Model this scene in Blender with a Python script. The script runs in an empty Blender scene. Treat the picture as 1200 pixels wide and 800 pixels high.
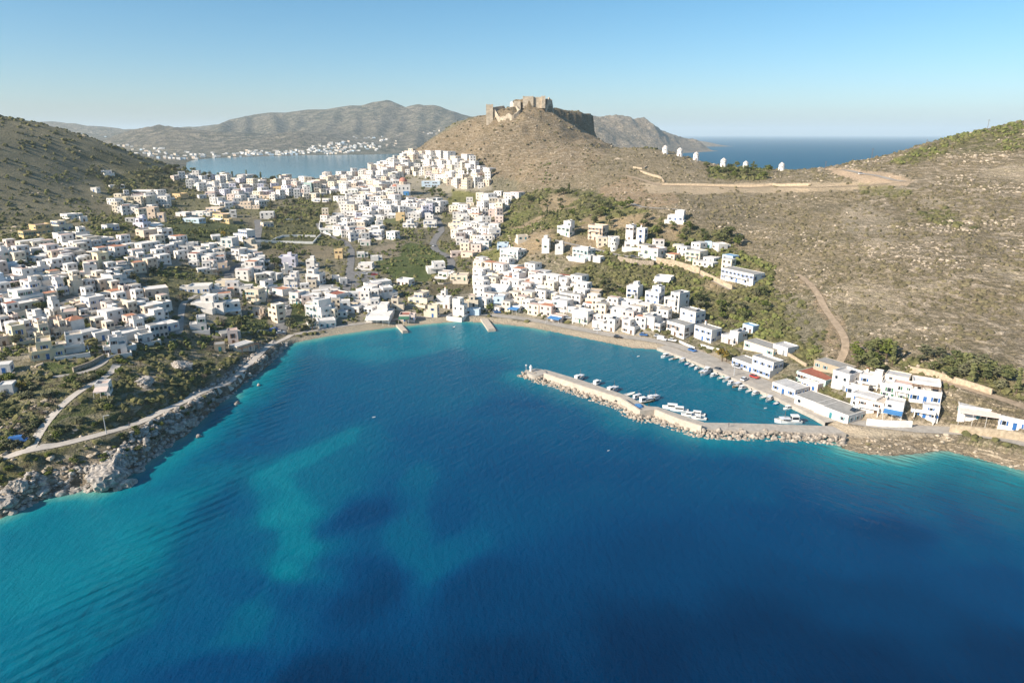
import bpy, math, random
import numpy as np
from mathutils import Vector, Matrix

S = bpy.context.scene
COL = S.collection
R = math.radians

# ------------------------------------------------------------------ camera
CAM_H, FPX, U0, V0 = 100.0, 800.0, 600.0, 400.0      # photograph pixels (1200 x 800)
PITCH = math.atan(243.0 / 800.0)
cd = bpy.data.cameras.new("camera")
cam = bpy.data.objects.new("camera", cd)
COL.objects.link(cam)
cam.location = (0, 0, CAM_H)
cam.rotation_euler = (math.pi / 2 - PITCH, 0, 0)
cd.sensor_width = 36.0
cd.lens = 36.0 * FPX / 1200.0
cd.clip_start = 1.0
cd.clip_end = 200000.0
S.camera = cam

# ------------------------------------------------------------------ sky, sun
SUN_EL, SUN_AZ = R(30.0), R(-119.0)      # azimuth measured from +Y (view direction) clockwise
w = bpy.data.worlds.new("World")
S.world = w
w.use_nodes = True
nt = w.node_tree
nt.nodes.clear()
sky = nt.nodes.new("ShaderNodeTexSky")
sky.sky_type = 'NISHITA'
sky.sun_disc = False
sky.sun_elevation = SUN_EL
sky.sun_rotation = SUN_AZ
sky.altitude = 0.0
sky.air_density = 0.8
sky.dust_density = 0.9
sky.ozone_density = 3.5
bgn = nt.nodes.new("ShaderNodeBackground")
bgn.inputs['Strength'].default_value = 0.092
wo = nt.nodes.new("ShaderNodeOutputWorld")
hsv = nt.nodes.new("ShaderNodeHueSaturation")
hsv.inputs['Hue'].default_value = 0.485
hsv.inputs['Saturation'].default_value = 1.22
nt.links.new(sky.outputs[0], hsv.inputs['Color'])
nt.links.new(hsv.outputs[0], bgn.inputs['Color'])
nt.links.new(bgn.outputs[0], wo.inputs['Surface'])
sun_dir = Vector((math.sin(SUN_AZ) * math.cos(SUN_EL), math.cos(SUN_AZ) * math.cos(SUN_EL), math.sin(SUN_EL)))
sl = bpy.data.lights.new("sun", 'SUN')
sl.energy = 4.9
sl.angle = R(0.5)
sl.color = (1.0, 0.89, 0.745)
so = bpy.data.objects.new("sun", sl)
so.rotation_euler = sun_dir.to_track_quat('Z', 'Y').to_euler()
COL.objects.link(so)
S.view_settings.view_transform = 'Standard'
S.view_settings.look = 'None'
S.view_settings.exposure = 0.74
S.view_settings.gamma = 1.0
S.render.engine = 'CYCLES'
S.cycles.use_denoising = True
S.cycles.max_bounces = 5
S.cycles.diffuse_bounces = 4
S.cycles.glossy_bounces = 2
S.cycles.transmission_bounces = 2
S.cycles.volume_bounces = 1
S.cycles.transparent_max_bounces = 4
S.cycles.caustics_reflective = False
S.cycles.caustics_refractive = False

rnd = random.Random(7)
rng = np.random.default_rng(7)

# ------------------------------------------------------------------ helpers
cP, sP = math.cos(PITCH), math.sin(PITCH)

def at_d(u, v, d):
    "the point seen at photograph pixel (u, v) at camera depth d"
    a, b = (u - U0) / FPX, (v - V0) / FPX
    return (a * d, (cP - b * sP) * d, CAM_H + (-sP - b * cP) * d)

def at_z(u, v, z):
    b = (v - V0) / FPX
    return at_d(u, v, (z - CAM_H) / (-sP - b * cP))

def to_px(x, y, z):
    zz = z - CAM_H
    d = y * cP - zz * sP
    up = y * sP + zz * cP
    return U0 + FPX * x / d, V0 - FPX * up / d, d

def smooth(a, b, x):
    t = np.clip((x - a) / (b - a), 0, 1)
    return t * t * (3 - 2 * t)

def vnoise(x, y, seed=0):
    xi, yi = np.floor(x).astype(np.int64), np.floor(y).astype(np.int64)
    fx, fy = x - xi, y - yi
    fx = fx * fx * (3 - 2 * fx)
    fy = fy * fy * (3 - 2 * fy)
    def h(i, j):
        n = (i * 374761393 + j * 668265263 + seed * 974634777) & 0xFFFFFFFF
        n = ((n ^ (n >> 13)) * 1274126177) & 0xFFFFFFFF
        n = (n ^ (n >> 16)) & 0xFFFF
        return n / 65535.0
    return (h(xi, yi) * (1 - fx) + h(xi + 1, yi) * fx) * (1 - fy) + (h(xi, yi + 1) * (1 - fx) + h(xi + 1, yi + 1) * fx) * fy

def fbm(x, y, scale, octv=4, seed=0, gain=0.5):
    s, a, t = 0, 1.0, 0
    for o in range(octv):
        s = s + a * (vnoise(x / scale * 2 ** o + 17.3 * o, y / scale * 2 ** o + 9.1 * o, seed + o) - 0.5)
        t += a
        a *= gain
    return s / t * 2

def ridged(x, y, scale, octv=4, seed=0):
    s, a, t = 0, 1.0, 0
    for o in range(octv):
        s = s + a * (1 - 2 * np.abs(vnoise(x / scale * 2 ** o + 5.7 * o, y / scale * 2 ** o + 3.3 * o, seed + o) - 0.5))
        t += a
        a *= 0.5
    return s / t

class TPS:
    def __init__(s, pts, sc=300.0, reg=0.02):
        p = np.array(pts, float)
        s.c = p[:, :2] / sc
        s.sc = sc
        n = len(p)
        A = np.zeros((n + 3, n + 3))
        A[:n, :n] = s.k(s.c[:, None, :], s.c[None, :, :]) + np.eye(n) * reg
        A[:n, n] = 1
        A[:n, n + 1:] = s.c
        A[n:, :n] = A[:n, n:].T
        b = np.zeros(n + 3)
        b[:n] = p[:, 2]
        s.w = np.linalg.solve(A, b)
    def k(s, a, b):
        r2 = ((a - b) ** 2).sum(-1)
        return 0.5 * r2 * np.log(np.maximum(r2, 1e-12))
    def __call__(s, x, y):
        x, y = np.asarray(x, float), np.asarray(y, float)
        q = np.stack([x.ravel(), y.ravel()], 1) / s.sc
        out = np.empty(len(q))
        n = len(s.c)
        for i in range(0, len(q), 20000):
            qq = q[i:i + 20000]
            out[i:i + 20000] = s.k(qq[:, None, :], s.c[None, :, :]) @ s.w[:n] + s.w[n] + qq @ s.w[n + 1:]
        return out.reshape(x.shape)

def poly_sd(x, y, poly):
    "signed distance to a closed polygon, positive inside"
    p = np.array(poly, float)
    X, Y = x.ravel(), y.ravel()
    best = np.full(X.shape, 1e18)
    inside = np.zeros(X.shape, bool)
    for i in range(len(p)):
        ax, ay = p[i]
        bx, by = p[(i + 1) % len(p)]
        dx, dy = bx - ax, by - ay
        L = dx * dx + dy * dy + 1e-12
        t = np.clip(((X - ax) * dx + (Y - ay) * dy) / L, 0, 1)
        best = np.minimum(best, (X - ax - t * dx) ** 2 + (Y - ay - t * dy) ** 2)
        c = ((ay > Y) != (by > Y))
        if ay != by:
            inside ^= c & (X < (bx - ax) * (Y - ay) / (by - ay) + ax)
    d = np.sqrt(best)
    return np.where(inside, d, -d).reshape(x.shape)

def line_d(x, y, pts):
    "distance to an open polyline"
    X, Y = np.asarray(x, float), np.asarray(y, float)
    best = np.full(X.shape, 1e18)
    for (ax, ay), (bx, by) in zip(pts[:-1], pts[1:]):
        dx, dy = bx - ax, by - ay
        t = np.clip(((X - ax) * dx + (Y - ay) * dy) / (dx * dx + dy * dy + 1e-12), 0, 1)
        best = np.minimum(best, (X - ax - t * dx) ** 2 + (Y - ay - t * dy) ** 2)
    return np.sqrt(best)

def in_poly(px, py, poly):
    inside = np.zeros(np.shape(px), bool)
    n = len(poly)
    for i in range(n):
        ax, ay = poly[i]
        bx, by = poly[(i + 1) % n]
        if ay != by:
            inside ^= ((ay > py) != (by > py)) & (px < (bx - ax) * (py - ay) / (by - ay) + ax)
    return inside

def new_obj(name, data, parent=None, loc=None):
    o = bpy.data.objects.new(name, data)
    COL.objects.link(o)
    if parent is not None:
        o.parent = parent
    if loc is not None:
        o.location = loc
    return o

def np_mesh(name, verts, faces, mats=(), midx=None, smooth_shade=False):
    "verts (n,3); faces: array (m,k) or list of such arrays"
    me = bpy.data.meshes.new(name)
    fl = faces if isinstance(faces, list) else [faces]
    fl = [np.asarray(f, np.int32) for f in fl if len(f)]
    me.vertices.add(len(verts))
    me.vertices.foreach_set("co", np.asarray(verts, np.float32).ravel())
    idx = np.concatenate([f.ravel() for f in fl])
    cnt = np.concatenate([np.full(len(f), f.shape[1], np.int32) for f in fl])
    me.loops.add(len(idx))
    me.loops.foreach_set("vertex_index", idx)
    me.polygons.add(len(cnt))
    st = np.concatenate([[0], np.cumsum(cnt)[:-1]]).astype(np.int32)
    me.polygons.foreach_set("loop_start", st)
    me.polygons.foreach_set("loop_total", cnt)
    if midx is not None:
        me.polygons.foreach_set("material_index", np.asarray(midx, np.int32))
    me.polygons.foreach_set("use_smooth", np.full(len(cnt), smooth_shade))
    for m in mats:
        me.materials.append(m)
    me.update(calc_edges=True)
    return me

def color_attr(me, name, arr):
    a = me.color_attributes.new(name, 'FLOAT_COLOR', 'POINT')
    arr = np.asarray(arr, np.float32)
    if arr.shape[1] == 3:
        arr = np.concatenate([arr, np.ones((len(arr), 1), np.float32)], 1)
    a.data.foreach_set("color", arr.ravel())

def grid_faces(nr, nc):
    i = np.arange((nr - 1) * (nc - 1))
    r, c = i // (nc - 1), i % (nc - 1)
    a = r * nc + c
    return np.stack([a, a + 1, a + nc + 1, a + nc], 1)

def tag(o, label=None, cat=None, group=None, kind=None):
    if label: o["label"] = label
    if cat: o["category"] = cat
    if group: o["group"] = group
    if kind: o["kind"] = kind
    return o

# node helpers
def mat(name):
    m = bpy.data.materials.new(name)
    m.use_nodes = True
    t = m.node_tree
    t.nodes.clear()
    out = t.nodes.new("ShaderNodeOutputMaterial")
    b = t.nodes.new("ShaderNodeBsdfPrincipled")
    t.links.new(b.outputs[0], out.inputs[0])
    return m, t, b

def nd(t, typ, **kw):
    n = t.nodes.new(typ)
    for k, v in kw.items():
        if k.startswith('i_'):
            key = k[2:]
            n.inputs[int(key) if key.isdigit() else key].default_value = v
        else:
            setattr(n, k, v)
    return n

def mixc(t, fac, a, b, blend='MIX'):
    n = t.nodes.new("ShaderNodeMix")
    n.data_type = 'RGBA'
    n.blend_type = blend
    for sock, v in ((0, fac), (6, a), (7, b)):
        if hasattr(v, 'links'):
            t.links.new(v, n.inputs[sock])
        elif sock == 0:
            n.inputs[0].default_value = v
        else:
            n.inputs[sock].default_value = (*v, 1.0) if len(v) == 3 else v
    return n.outputs[2]

def ramp(t, fac, stops):
    n = t.nodes.new("ShaderNodeValToRGB")
    e = n.color_ramp.elements
    while len(e) > 1:
        e.remove(e[-1])
    for k, (p, c) in enumerate(stops):
        el = e[0] if k == 0 else e.new(p)
        el.position = p
        el.color = (*c, 1) if len(c) == 3 else c
    t.links.new(fac, n.inputs[0])
    return n.outputs[0]

def math_n(t, op, a, b=None):
    n = t.nodes.new("ShaderNodeMath")
    n.operation = op
    for i, v in ((0, a), (1, b)):
        if v is None: continue
        if hasattr(v, 'links'): t.links.new(v, n.inputs[i])
        else: n.inputs[i].default_value = v
    return n.outputs[0]

def noise(t, vec, scale, detail=4, rough=0.55, typ='ShaderNodeTexNoise'):
    n = t.nodes.new(typ)
    n.inputs['Scale'].default_value = scale
    if typ == 'ShaderNodeTexNoise':
        n.inputs['Detail'].default_value = detail
        n.inputs['Roughness'].default_value = rough
    t.links.new(vec, n.inputs['Vector'])
    return n

def bump(t, b, h, strength, dist):
    n = t.nodes.new("ShaderNodeBump")
    n.inputs['Strength'].default_value = strength
    n.inputs['Distance'].default_value = dist
    t.links.new(h, n.inputs['Height'])
    t.links.new(n.outputs[0], b.inputs['Normal'])
    return n
# ================================================================== TERRAIN
def px_line(pts, z=0.0):
    return [at_z(u, v, z)[:2] for u, v in pts]

COAST_PX = [(0,607),(30,592),(60,580),(98,576),(120,574),(140,566),(152,556),(165,545),(188,527),(212,511),(232,490),
            (250,476),(272,463),(288,447),(305,434),(318,420),(330,408),(348,401),(380,395),(420,389),(460,384),(500,380),(540,377),
            (585,380),(620,384),(660,392),(700,400),(740,408),(772,410),(789,416),(812,425),(835,434),(860,445.5),(888,458.5),(908,467),
            (932,479),(955,490),(970,499),(972,510),(985,526),(1005,531),(1040,535),(1075,532),(1105,528),(1135,535),(1165,543),(1200,553)]
coast = px_line(COAST_PX)
LAND = [(-2600, -300), (-900, 20), (-480, 60), (-300, 110), (-210, 140)] + coast + \
       [(205, 178), (300, 150), (520, 60), (900, -60), (1700, -200), (1700, 900), (900, 960), (560, 900), (380, 860),
        (290, 980), (230, 1120), (60, 1180), (-100, 1120), (-190, 1030), (-300, 1010), (-420, 1060), (-520, 1250), (-560, 1500), (-2600, 1500)]

K = []      # height controls (x, y, z)
def kz(*rows):
    for u, v, z in rows: K.append(at_z(u, v, z))
def kd(*rows):
    for u, v, d in rows: K.append(at_d(u, v, d))
def kw(*rows):
    K.extend(rows)
for i, (x, y) in enumerate(coast):
    if i % 2 == 0: K.append((x, y, 1.2))
# left headland and left town
kz((0,537,9),(60,526,9),(130,508,9),(200,477,7.5),(240,462,6),(275,451,4.5),(0,480,14),(100,470,15),(170,440,13),(100,440,16),(0,430,18),(240,420,8),
   (0,400,20),(100,400,19),(200,400,14),(280,390,6.5),(330,385,3),(0,350,26),(100,350,24),(200,350,18),(300,350,9),(400,350,6.5),(460,350,5.5),(540,355,4.5),
   (0,300,36),(100,300,31),(200,300,23),(300,300,15),(400,300,12),(500,300,12),(100,260,38),(200,260,31),(300,260,24),(400,260,22),(500,260,24),
   (200,230,39),(300,230,35),(400,230,36),(470,225,41),(250,213,44),(300,211,46),(350,211,45),(400,211,45),(430,203,52),
   (490,205,52),(560,215,47),(600,230,37),(600,260,25),(560,290,15),(600,330,8),(640,305,19),(640,275,33),(600,360,3),(660,372,4),(740,390,4),(650,340,9))
kd((450,192,915),(480,181,945),(530,195,870))
# right slope
kz((700,350,10),(700,310,21),(700,275,33),(700,240,46),(700,205,63),(860,402,4),(930,440,4),(960,440,8),(860,330,21),(800,370,8))
kd((800,300,430),(790,250,470),(800,215,585),(900,400,312),(900,300,400),(900,250,478),(900,215,560),(916,200,615),(873,198,640),(848,196,655),(816,188.5,690),(797,183,705),(780,176,720),(750,174,735),(720,175,735),
   (1000,400,292),(1000,300,370),(1000,215,505),(980,198,570),(1015,190,570),(1050,183,560),(1000,450,262),
   (1100,440,250),(1100,400,270),(1100,300,342),(1100,215,455),(1100,168,545),(1150,154,545),(1200,143,545),(1200,400,262),(1200,300,335),(1200,215,440),(1200,470,225),
   (1060,487,236),(1140,487,228),(1060,215,480),(1050,200,515))
kw((560,470,128),(750,430,150),(700,250,70),(500,200,30),(420,180,9),(480,650,60),(420,720,40),(350,740,35),(230,790,52),(290,830,15),(600,760,30),(150,840,55))
# castle hill
kd((622,138,868),(605,141,872),(645,150,845),(588,148,850),(660,160,820),(620,128,905),(600,131,905),(578,134,900),(640,130,900),(660,141,905),(690,162,850),(575,160,830),(600,160,825),(630,150,850),(560,175,800),(600,190,740),(650,170,770),(640,190,710),(540,180,845),(500,190,875),
   (550,142,905),(520,154,915),(490,173,930),(660,185,700),(620,205,690),(580,205,735),(690,135.5,1010),(670,133,1000),(696,150,1000))
kw((50,1000,132),(20,1060,75),(120,1090,80),(-60,1050,70),(0,1150,15),(170,950,60),(200,1040,45),(136,985,76),(134,930,74),(152,1000,58),(140,1040,52),(128,1075,50),(130,870,80))
# left hill
kd((0,139,720),(60,152,740),(120,168,770),(180,187,830),(215,199,860),(0,250,530),(0,200,605),(60,250,560),(60,200,660),(120,210,705),(120,235,640),(0,280,480),(160,215,720))
kw((-700,640,150),(-800,480,170),(-700,360,120),(-620,250,70),(-900,300,150),(-800,850,130),(-1100,600,210),(-560,1000,40),(-700,1000,70),(-350,980,38),(-1100,1000,150),(-900,150,110),(-700,100,50),(-450,200,28),
   (-260,950,40),(-200,960,42),(-900,1300,90),(-620,1300,30))
hT = TPS(K, reg=0.004)

def rocky(x, y):
    "1 on the rocky headland shore of the left, 0 elsewhere"
    return smooth(-60, -85, x) * smooth(345, 300, y)

MESA1 = [(28, 905), (62, 925), (100, 955), (118, 985), (116, 1060), (40, 1060), (5, 980)]
MESA3 = [(-38, 884), (-20, 878), (0, 872), (12, 880), (12, 915), (-20, 915), (-38, 900)]
MESA2 = [(6, 886), (20, 876), (34, 884), (46, 880), (56, 905), (40, 935), (8, 930), (-4, 905)]

def height(x, y):
    sd = poly_sd(x, y, LAND)
    rk = rocky(x, y)
    sd = sd + rk * (fbm(x, y, 14, 3, 5) * 4.5)
    far = smooth(40, 140, sd)
    castle = np.exp(-(((x - 25) / 190) ** 2 + ((y - 900) / 150) ** 2))
    righth = smooth(120, 260, x - 0.10 * (y - 200)) * smooth(10, 60, sd)
    h = hT(x, y)
    h = h + far * fbm(x, y, 90, 4, 11) * (2.2 + 5 * castle + 2.0 * righth) + smooth(8, 40, sd) * fbm(x, y, 14, 3, 21) * (0.35 + 1.7 * castle + 0.8 * righth + 0.6 * rk)
    h = h + castle * (ridged(x, y, 60, 5, 3) - 0.6) * 18
    m1 = poly_sd(x, y, MESA1)
    h = np.maximum(h, smooth(-3, 7, m1 + 4 * fbm(x, y, 22, 3, 31)) * (134 - (x - 30) * 0.11 + fbm(x, y, 12, 3, 33) * 2))
    m2 = poly_sd(x, y, MESA2)
    h = np.maximum(h, smooth(-3, 6, m2 + 3 * fbm(x, y, 12, 3, 32)) * (141 + fbm(x, y, 12, 3, 34) * 1.2))
    m3 = poly_sd(x, y, MESA3)
    h = np.maximum(h, smooth(-10, 8, m3 + 4 * fbm(x, y, 16, 3, 35)) * (125.5 + (x + 36) * 0.17))
    h = np.maximum(h, 133 - 0.60 * np.maximum(np.hypot(x - 26, (y - 892) * 1.0) - 6, 0) + fbm(x, y, 18, 4, 36) * 2.5 + (ridged(x, y, 30, 4, 37) - 0.66) * 11 * smooth(4, 30, np.hypot(x - 26, y - 892)))
    h = np.maximum(h, 1.3)
    wdt = 3.0 + 6 * (1 - rk)
    quay = smooth(20, 60, x) * (y > 230)
    wdt = np.where(quay > 0.5, 4.0, wdt)
    beach = smooth(-95, -70, x) * smooth(60, 20, x) * smooth(300, 330, y)
    wdt = wdt + beach * 14
    land = h * (0.22 + 0.30 * rk + (0.78 - 0.30 * rk) * smooth(0, 26 - 8 * rk, sd)) * smooth(-0.5, wdt, sd) + rk * smooth(0, 3, sd) * (ridged(x, y, 9, 4, 8) * 3.6 + 0.2) * smooth(22, 6, sd)
    sea = np.maximum(sd * 0.16, -26) - 0.25
    return np.where(sd > 0, land, sea), sd

# fan-shaped sheet: finer near the viewer's side of the bay
NR, NC = 560, 640
rowY = np.concatenate([np.linspace(20, 130, 16)[:-1], 130 * (1380 / 130.0) ** np.linspace(0, 1, NR - 15)])
q = np.linspace(-1, 1, NC)
colS = np.where(np.abs(q) < 0.86, q / 0.86, np.sign(q) * (1 + (np.abs(q) - 0.86) / 0.14 * 0.75))
GX = colS[None, :] * (0.86 * rowY[:, None] + 95)
GY = np.repeat(rowY[:, None], NC, 1)
GH, GSD = height(GX, GY)

def ground(x, y):
    "height of the terrain mesh"
    x, y = np.asarray(x, float), np.asarray(y, float)
    r = np.interp(y, rowY, np.arange(NR))
    c = np.interp(x / (0.86 * y + 95), colS, np.arange(NC))
    r0, c0 = np.clip(r.astype(int), 0, NR - 2), np.clip(c.astype(int), 0, NC - 2)
    fr, fc = r - r0, c - c0
    return (GH[r0, c0] * (1 - fc) + GH[r0, c0 + 1] * fc) * (1 - fr) + (GH[r0 + 1, c0] * (1 - fc) + GH[r0 + 1, c0 + 1] * fc) * fr

def hit(u, v):
    "points of the terrain seen at photograph pixels (arrays)"
    u, v = np.atleast_1d(np.asarray(u, float)), np.atleast_1d(np.asarray(v, float))
    t = 120 * (1500 / 120.0) ** np.linspace(0, 1, 1400)
    a, b = (u - U0) / FPX, (v - V0) / FPX
    out = np.full((len(u), 3), np.nan)
    for i in range(len(u)):
        X, Y, Z = a[i] * t, (cP - b[i] * sP) * t, CAM_H + (-sP - b[i] * cP) * t
        below = np.where(np.maximum(ground(X, Y), 0) >= Z)[0]
        if len(below):
            k = below[0]
            out[i] = (X[k], Y[k], max(float(ground(X[k], Y[k])), 0))
    return out

def hit1(u, v):
    return tuple(hit([u], [v])[0])

# the roads are cut into the slopes: level across, smooth along
ROADS = [
    ('road', [(328, 392), (331, 376), (337, 362), (323, 347), (312, 340), (290, 336), (269, 330), (268, 318), (283, 310), (289, 301), (300, 290), (303, 270), (302, 258)], 6.0, 'asph'),
    ('road', [(405, 345), (408, 328), (411, 308), (412, 295), (405, 283), (392, 279), (378, 273), (373, 262)], 5.0, 'asph'),
    ('road', [(527, 318), (530, 307), (522, 299), (510, 293), (507, 285), (512, 277), (518, 270), (514, 260), (508, 252)], 5.5, 'asph'),
    ('road', [(0, 538), (40, 528), (80, 521), (130, 508), (165, 497), (195, 480), (225, 465), (250, 456), (270, 450)], 3.4, 'pale'),
    ('path', [(36, 526), (46, 505), (64, 485), (84, 465), (108, 450), (130, 440), (138, 428)], 2.6, 'pale'),
    ('promenade', [(270, 449), (284, 434), (299, 420), (315, 405), (342, 393)], 3.2, 'pale'),
    ('promenade', [(345, 393), (400, 383), (460, 377), (520, 372), (575, 371)], 4.0, 'conc'),
    ('road', [(575, 371), (620, 376), (660, 384), (720, 394), (775, 401), (812, 412.5), (842, 427), (870, 439.5), (900, 453), (940, 470), (985, 492), (1010, 499), (1060, 503), (1110, 502), (1150, 509), (1215, 524)], 6.5, 'conc'),
    ('road', [(705, 208), (735, 206), (757, 212), (775, 218), (850, 219.5), (905, 219), (960, 220), (1010, 218.5), (1055, 214)], 6.0, 'dirt'),
    ('road', [(1060, 213), (1035, 208), (1005, 203), (985, 199), (962, 200)], 5.0, 'conc'),
    ('path', [(934, 322), (946, 330), (958, 343), (966, 362), (978, 378), (990, 394), (992, 410), (984, 424)], 3.2, 'dirt'),
    ('road', [(650, 282), (690, 290), (720, 299), (745, 302), (790, 309), (822, 322), (858, 340)], 4.5, 'conc'),
    ('path', [(738, 238), (750, 243), (775, 245), (800, 246)], 4.0, 'conc'),
    ('road', [(1035, 436), (1070, 440), (1115, 451), (1165, 467), (1215, 484)], 4.5, 'dirt'),
    ('path', [(210, 392), (212, 372), (214, 355), (230, 346)], 3.0, 'conc'),
    ('path', [(30, 377), (48, 367), (72, 357), (98, 345)], 4.0, 'asph'),
    ('path', [(62, 442), (90, 440), (120, 430), (125, 418)], 3.0, 'conc'),
]

def centre_line(px, step=2.0):
    P = hit([p[0] for p in px], [p[1] for p in px])[:, :2]
    cum = np.concatenate([[0], np.cumsum(np.hypot(*np.diff(P, axis=0).T))])
    n = max(6, int(cum[-1] / step))
    s = np.linspace(0, cum[-1], n)
    cx, cy = np.interp(s, cum, P[:, 0]), np.interp(s, cum, P[:, 1])
    for _ in range(8):
        cx[1:-1] = (cx[:-2] + 2 * cx[1:-1] + cx[2:]) / 4
        cy[1:-1] = (cy[:-2] + 2 * cy[1:-1] + cy[2:]) / 4
    return np.stack([cx, cy], 1)
road_centres = [centre_line(r[1]) for r in ROADS]
_gx, _gy = GX.ravel(), GY.ravel()
_gh = GH.ravel().copy()
for (nm, px, wd, mn), ln in zip(ROADS, road_centres):
    z = ground(ln[:, 0], ln[:, 1])
    for _ in range(12):
        z[1:-1] = (z[:-2] + 2 * z[1:-1] + z[2:]) / 4
    z = np.maximum(z, 1.5)
    sel = np.where((_gx > ln[:, 0].min() - 9) & (_gx < ln[:, 0].max() + 9) & (_gy > ln[:, 1].min() - 9) & (_gy < ln[:, 1].max() + 9) & (GSD.ravel() > 0.5))[0]
    for k in range(0, len(sel), 4000):
        ii = sel[k:k + 4000]
        d2 = (_gx[ii][:, None] - ln[None, :, 0]) ** 2 + (_gy[ii][:, None] - ln[None, :, 1]) ** 2
        j = d2.argmin(1)
        w_ = smooth(wd / 2 + 4.5, wd / 2 + 1.2, np.sqrt(d2[np.arange(len(ii)), j]))
        _gh[ii] = _gh[ii] * (1 - w_) + z[j] * w_
GH = _gh.reshape(GH.shape)
# ------------------------------------------------------------------ ground cover
OX, OY, OZ = GX.ravel(), GY.ravel(), GH.ravel()
OSD = GSD.ravel()
pu, pv, pd = to_px(OX, OY, np.maximum(OZ, 0))
jit = 2200.0 / np.maximum(pd, 60)
pu = pu + fbm(OX, OY, 16, 4, 41) * jit * 1.4
pv = pv + fbm(OX, OY, 16, 4, 42) * jit * 0.55

C_TOWN, C_SCRUB, C_HILL = (0.215, 0.196, 0.142), (0.275, 0.226, 0.152), (0.215, 0.198, 0.130)
C_GRASS, C_FIELD, C_YELLOW, C_SOIL = (0.075, 0.105, 0.030), (0.125, 0.128, 0.058), (0.20, 0.205, 0.055), (0.40, 0.285, 0.19)
C_MAQUIS, C_HEAD, C_CASTLE = (0.165, 0.162, 0.070), (0.185, 0.182, 0.092), (0.265, 0.205, 0.138)
C_QUAY, C_SAND, C_ROCK, C_PALE = (0.40, 0.34, 0.265), (0.40, 0.35, 0.275), (0.34, 0.30, 0.25), (0.42, 0.36, 0.28)

cover = np.tile(np.array(C_TOWN), (len(OX), 1))
mask = np.zeros((len(OX), 3))            # bushes, rock flecks, tufts
mask[:] = (0.42, 0.10, 0.5)

def paint(sel, col=None, m=None, amt=1.0):
    sel = np.asarray(sel, float) * amt
    if col is not None:
        cover[:] = cover * (1 - sel[:, None]) + np.array(col) * sel[:, None]
    if m is not None:
        mask[:] = mask * (1 - sel[:, None]) + np.array(m) * sel[:, None]

def pp(poly, col, m=None, amt=1.0):
    paint(in_poly(pu, pv, poly), col, m, amt)

paint(smooth(105, 190, OX - 0.12 * (OY - 200)) * smooth(0, 1, OX - 60), C_SCRUB, (0.55, 1.0, 0.9))
pp([(600, 195), (700, 165), (900, 195), (1000, 200), (1000, 330), (920, 345), (860, 290), (800, 262), (745, 242), (690, 222), (610, 232)], C_SCRUB, (0.5, 0.5, 0.8))
pp([(-300, 60), (0, 130), (120, 165), (225, 198), (205, 215), (140, 222), (118, 238), (95, 252), (60, 264), (0, 285), (-400, 400)], C_HILL, (0.20, 0.22, 0.7))
paint((OX < -560), C_HILL, (0.2, 0.2, 0.6))
hill_n = smooth(0.0, 0.35, fbm(OX, OY, 60, 5, 59))
paint(in_poly(pu, pv, [(-300, 60), (0, 130), (120, 165), (225, 198), (205, 215), (140, 222), (118, 238), (95, 252), (60, 264), (0, 285), (-400, 400)]) * hill_n, (0.125, 0.125, 0.072), (0.42, 0.1, 0.7), 0.85)
pp([(432, 204), (470, 182), (550, 140), (620, 110), (700, 130), (720, 172), (690, 200), (640, 218), (575, 205), (500, 192)], C_CASTLE, (0.4, 0.62, 0.8))
pp([(575, 255), (600, 232), (640, 222), (690, 222), (745, 242), (800, 262), (860, 288), (902, 312), (908, 345), (935, 400), (985, 425), (960, 436), (900, 405), (850, 385), (800, 365), (760, 352), (700, 352), (640, 322), (600, 292)], C_MAQUIS, (0.75, 0.25, 0.8))
soil_n = smooth(0.16, 0.34, fbm(OX, OY, 38, 4, 57))
paint(in_poly(pu, pv, [(575, 255), (600, 232), (690, 222), (745, 242), (860, 288), (908, 345), (985, 425), (960, 436), (900, 405), (800, 365), (700, 352), (600, 292)]) * soil_n, (0.36, 0.27, 0.175), (0.15, 0.35, 0.6), 0.85)
yel_n = smooth(0.14, 0.34, fbm(OX, OY, 46, 3, 58))
paint(in_poly(pu, pv, [(575, 255), (600, 232), (690, 222), (745, 242), (860, 288), (908, 345), (935, 400), (900, 405), (800, 365), (700, 352), (600, 292)]) * yel_n, (0.165, 0.185, 0.050), (0.5, 0.1, 0.6), 0.85)
pp([(980, 425), (1030, 415), (1110, 425), (1200, 455), (1200, 470), (1100, 455), (1000, 440)], C_MAQUIS, (0.6, 0.5, 0.8))
pp([(640, 250), (672, 255), (690, 262), (668, 272), (640, 266)], C_YELLOW, (0.4, 0.2, 0.5), 0.6)
pp([(800, 266), (850, 270), (870, 280), (830, 286), (795, 280)], C_FIELD, (0.5, 0.2, 0.5), 0.8)
pp([(698, 222), (735, 206), (762, 216), (800, 236), (770, 243), (740, 238), (712, 232)], C_SOIL, (0.3, 0.3, 0.5), 0.75)
pp([(752, 214), (850, 216), (1000, 213), (1062, 212), (1066, 217), (1000, 224), (880, 226), (760, 228)], (0.44, 0.35, 0.25), (0.08, 0.3, 0.5), 0.95)
pp([(965, 197), (1000, 199), (1045, 204), (1072, 211), (1062, 218), (1010, 214), (980, 206)], (0.48, 0.36, 0.26), (0.03, 0.2, 0.4), 0.95)
pp([(1005, 216), (1060, 219), (1075, 226), (1045, 232), (1005, 228)], C_YELLOW, (0.3, 0.2, 0.4), 0.55)
pp([(826, 194), (905, 198), (902, 209), (870, 212), (832, 208)], C_MAQUIS, (0.95, 0.1, 0.6), 0.9)
out_n = smooth(0.12, 0.34, fbm(OX, OY, 34, 5, 56))
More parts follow.
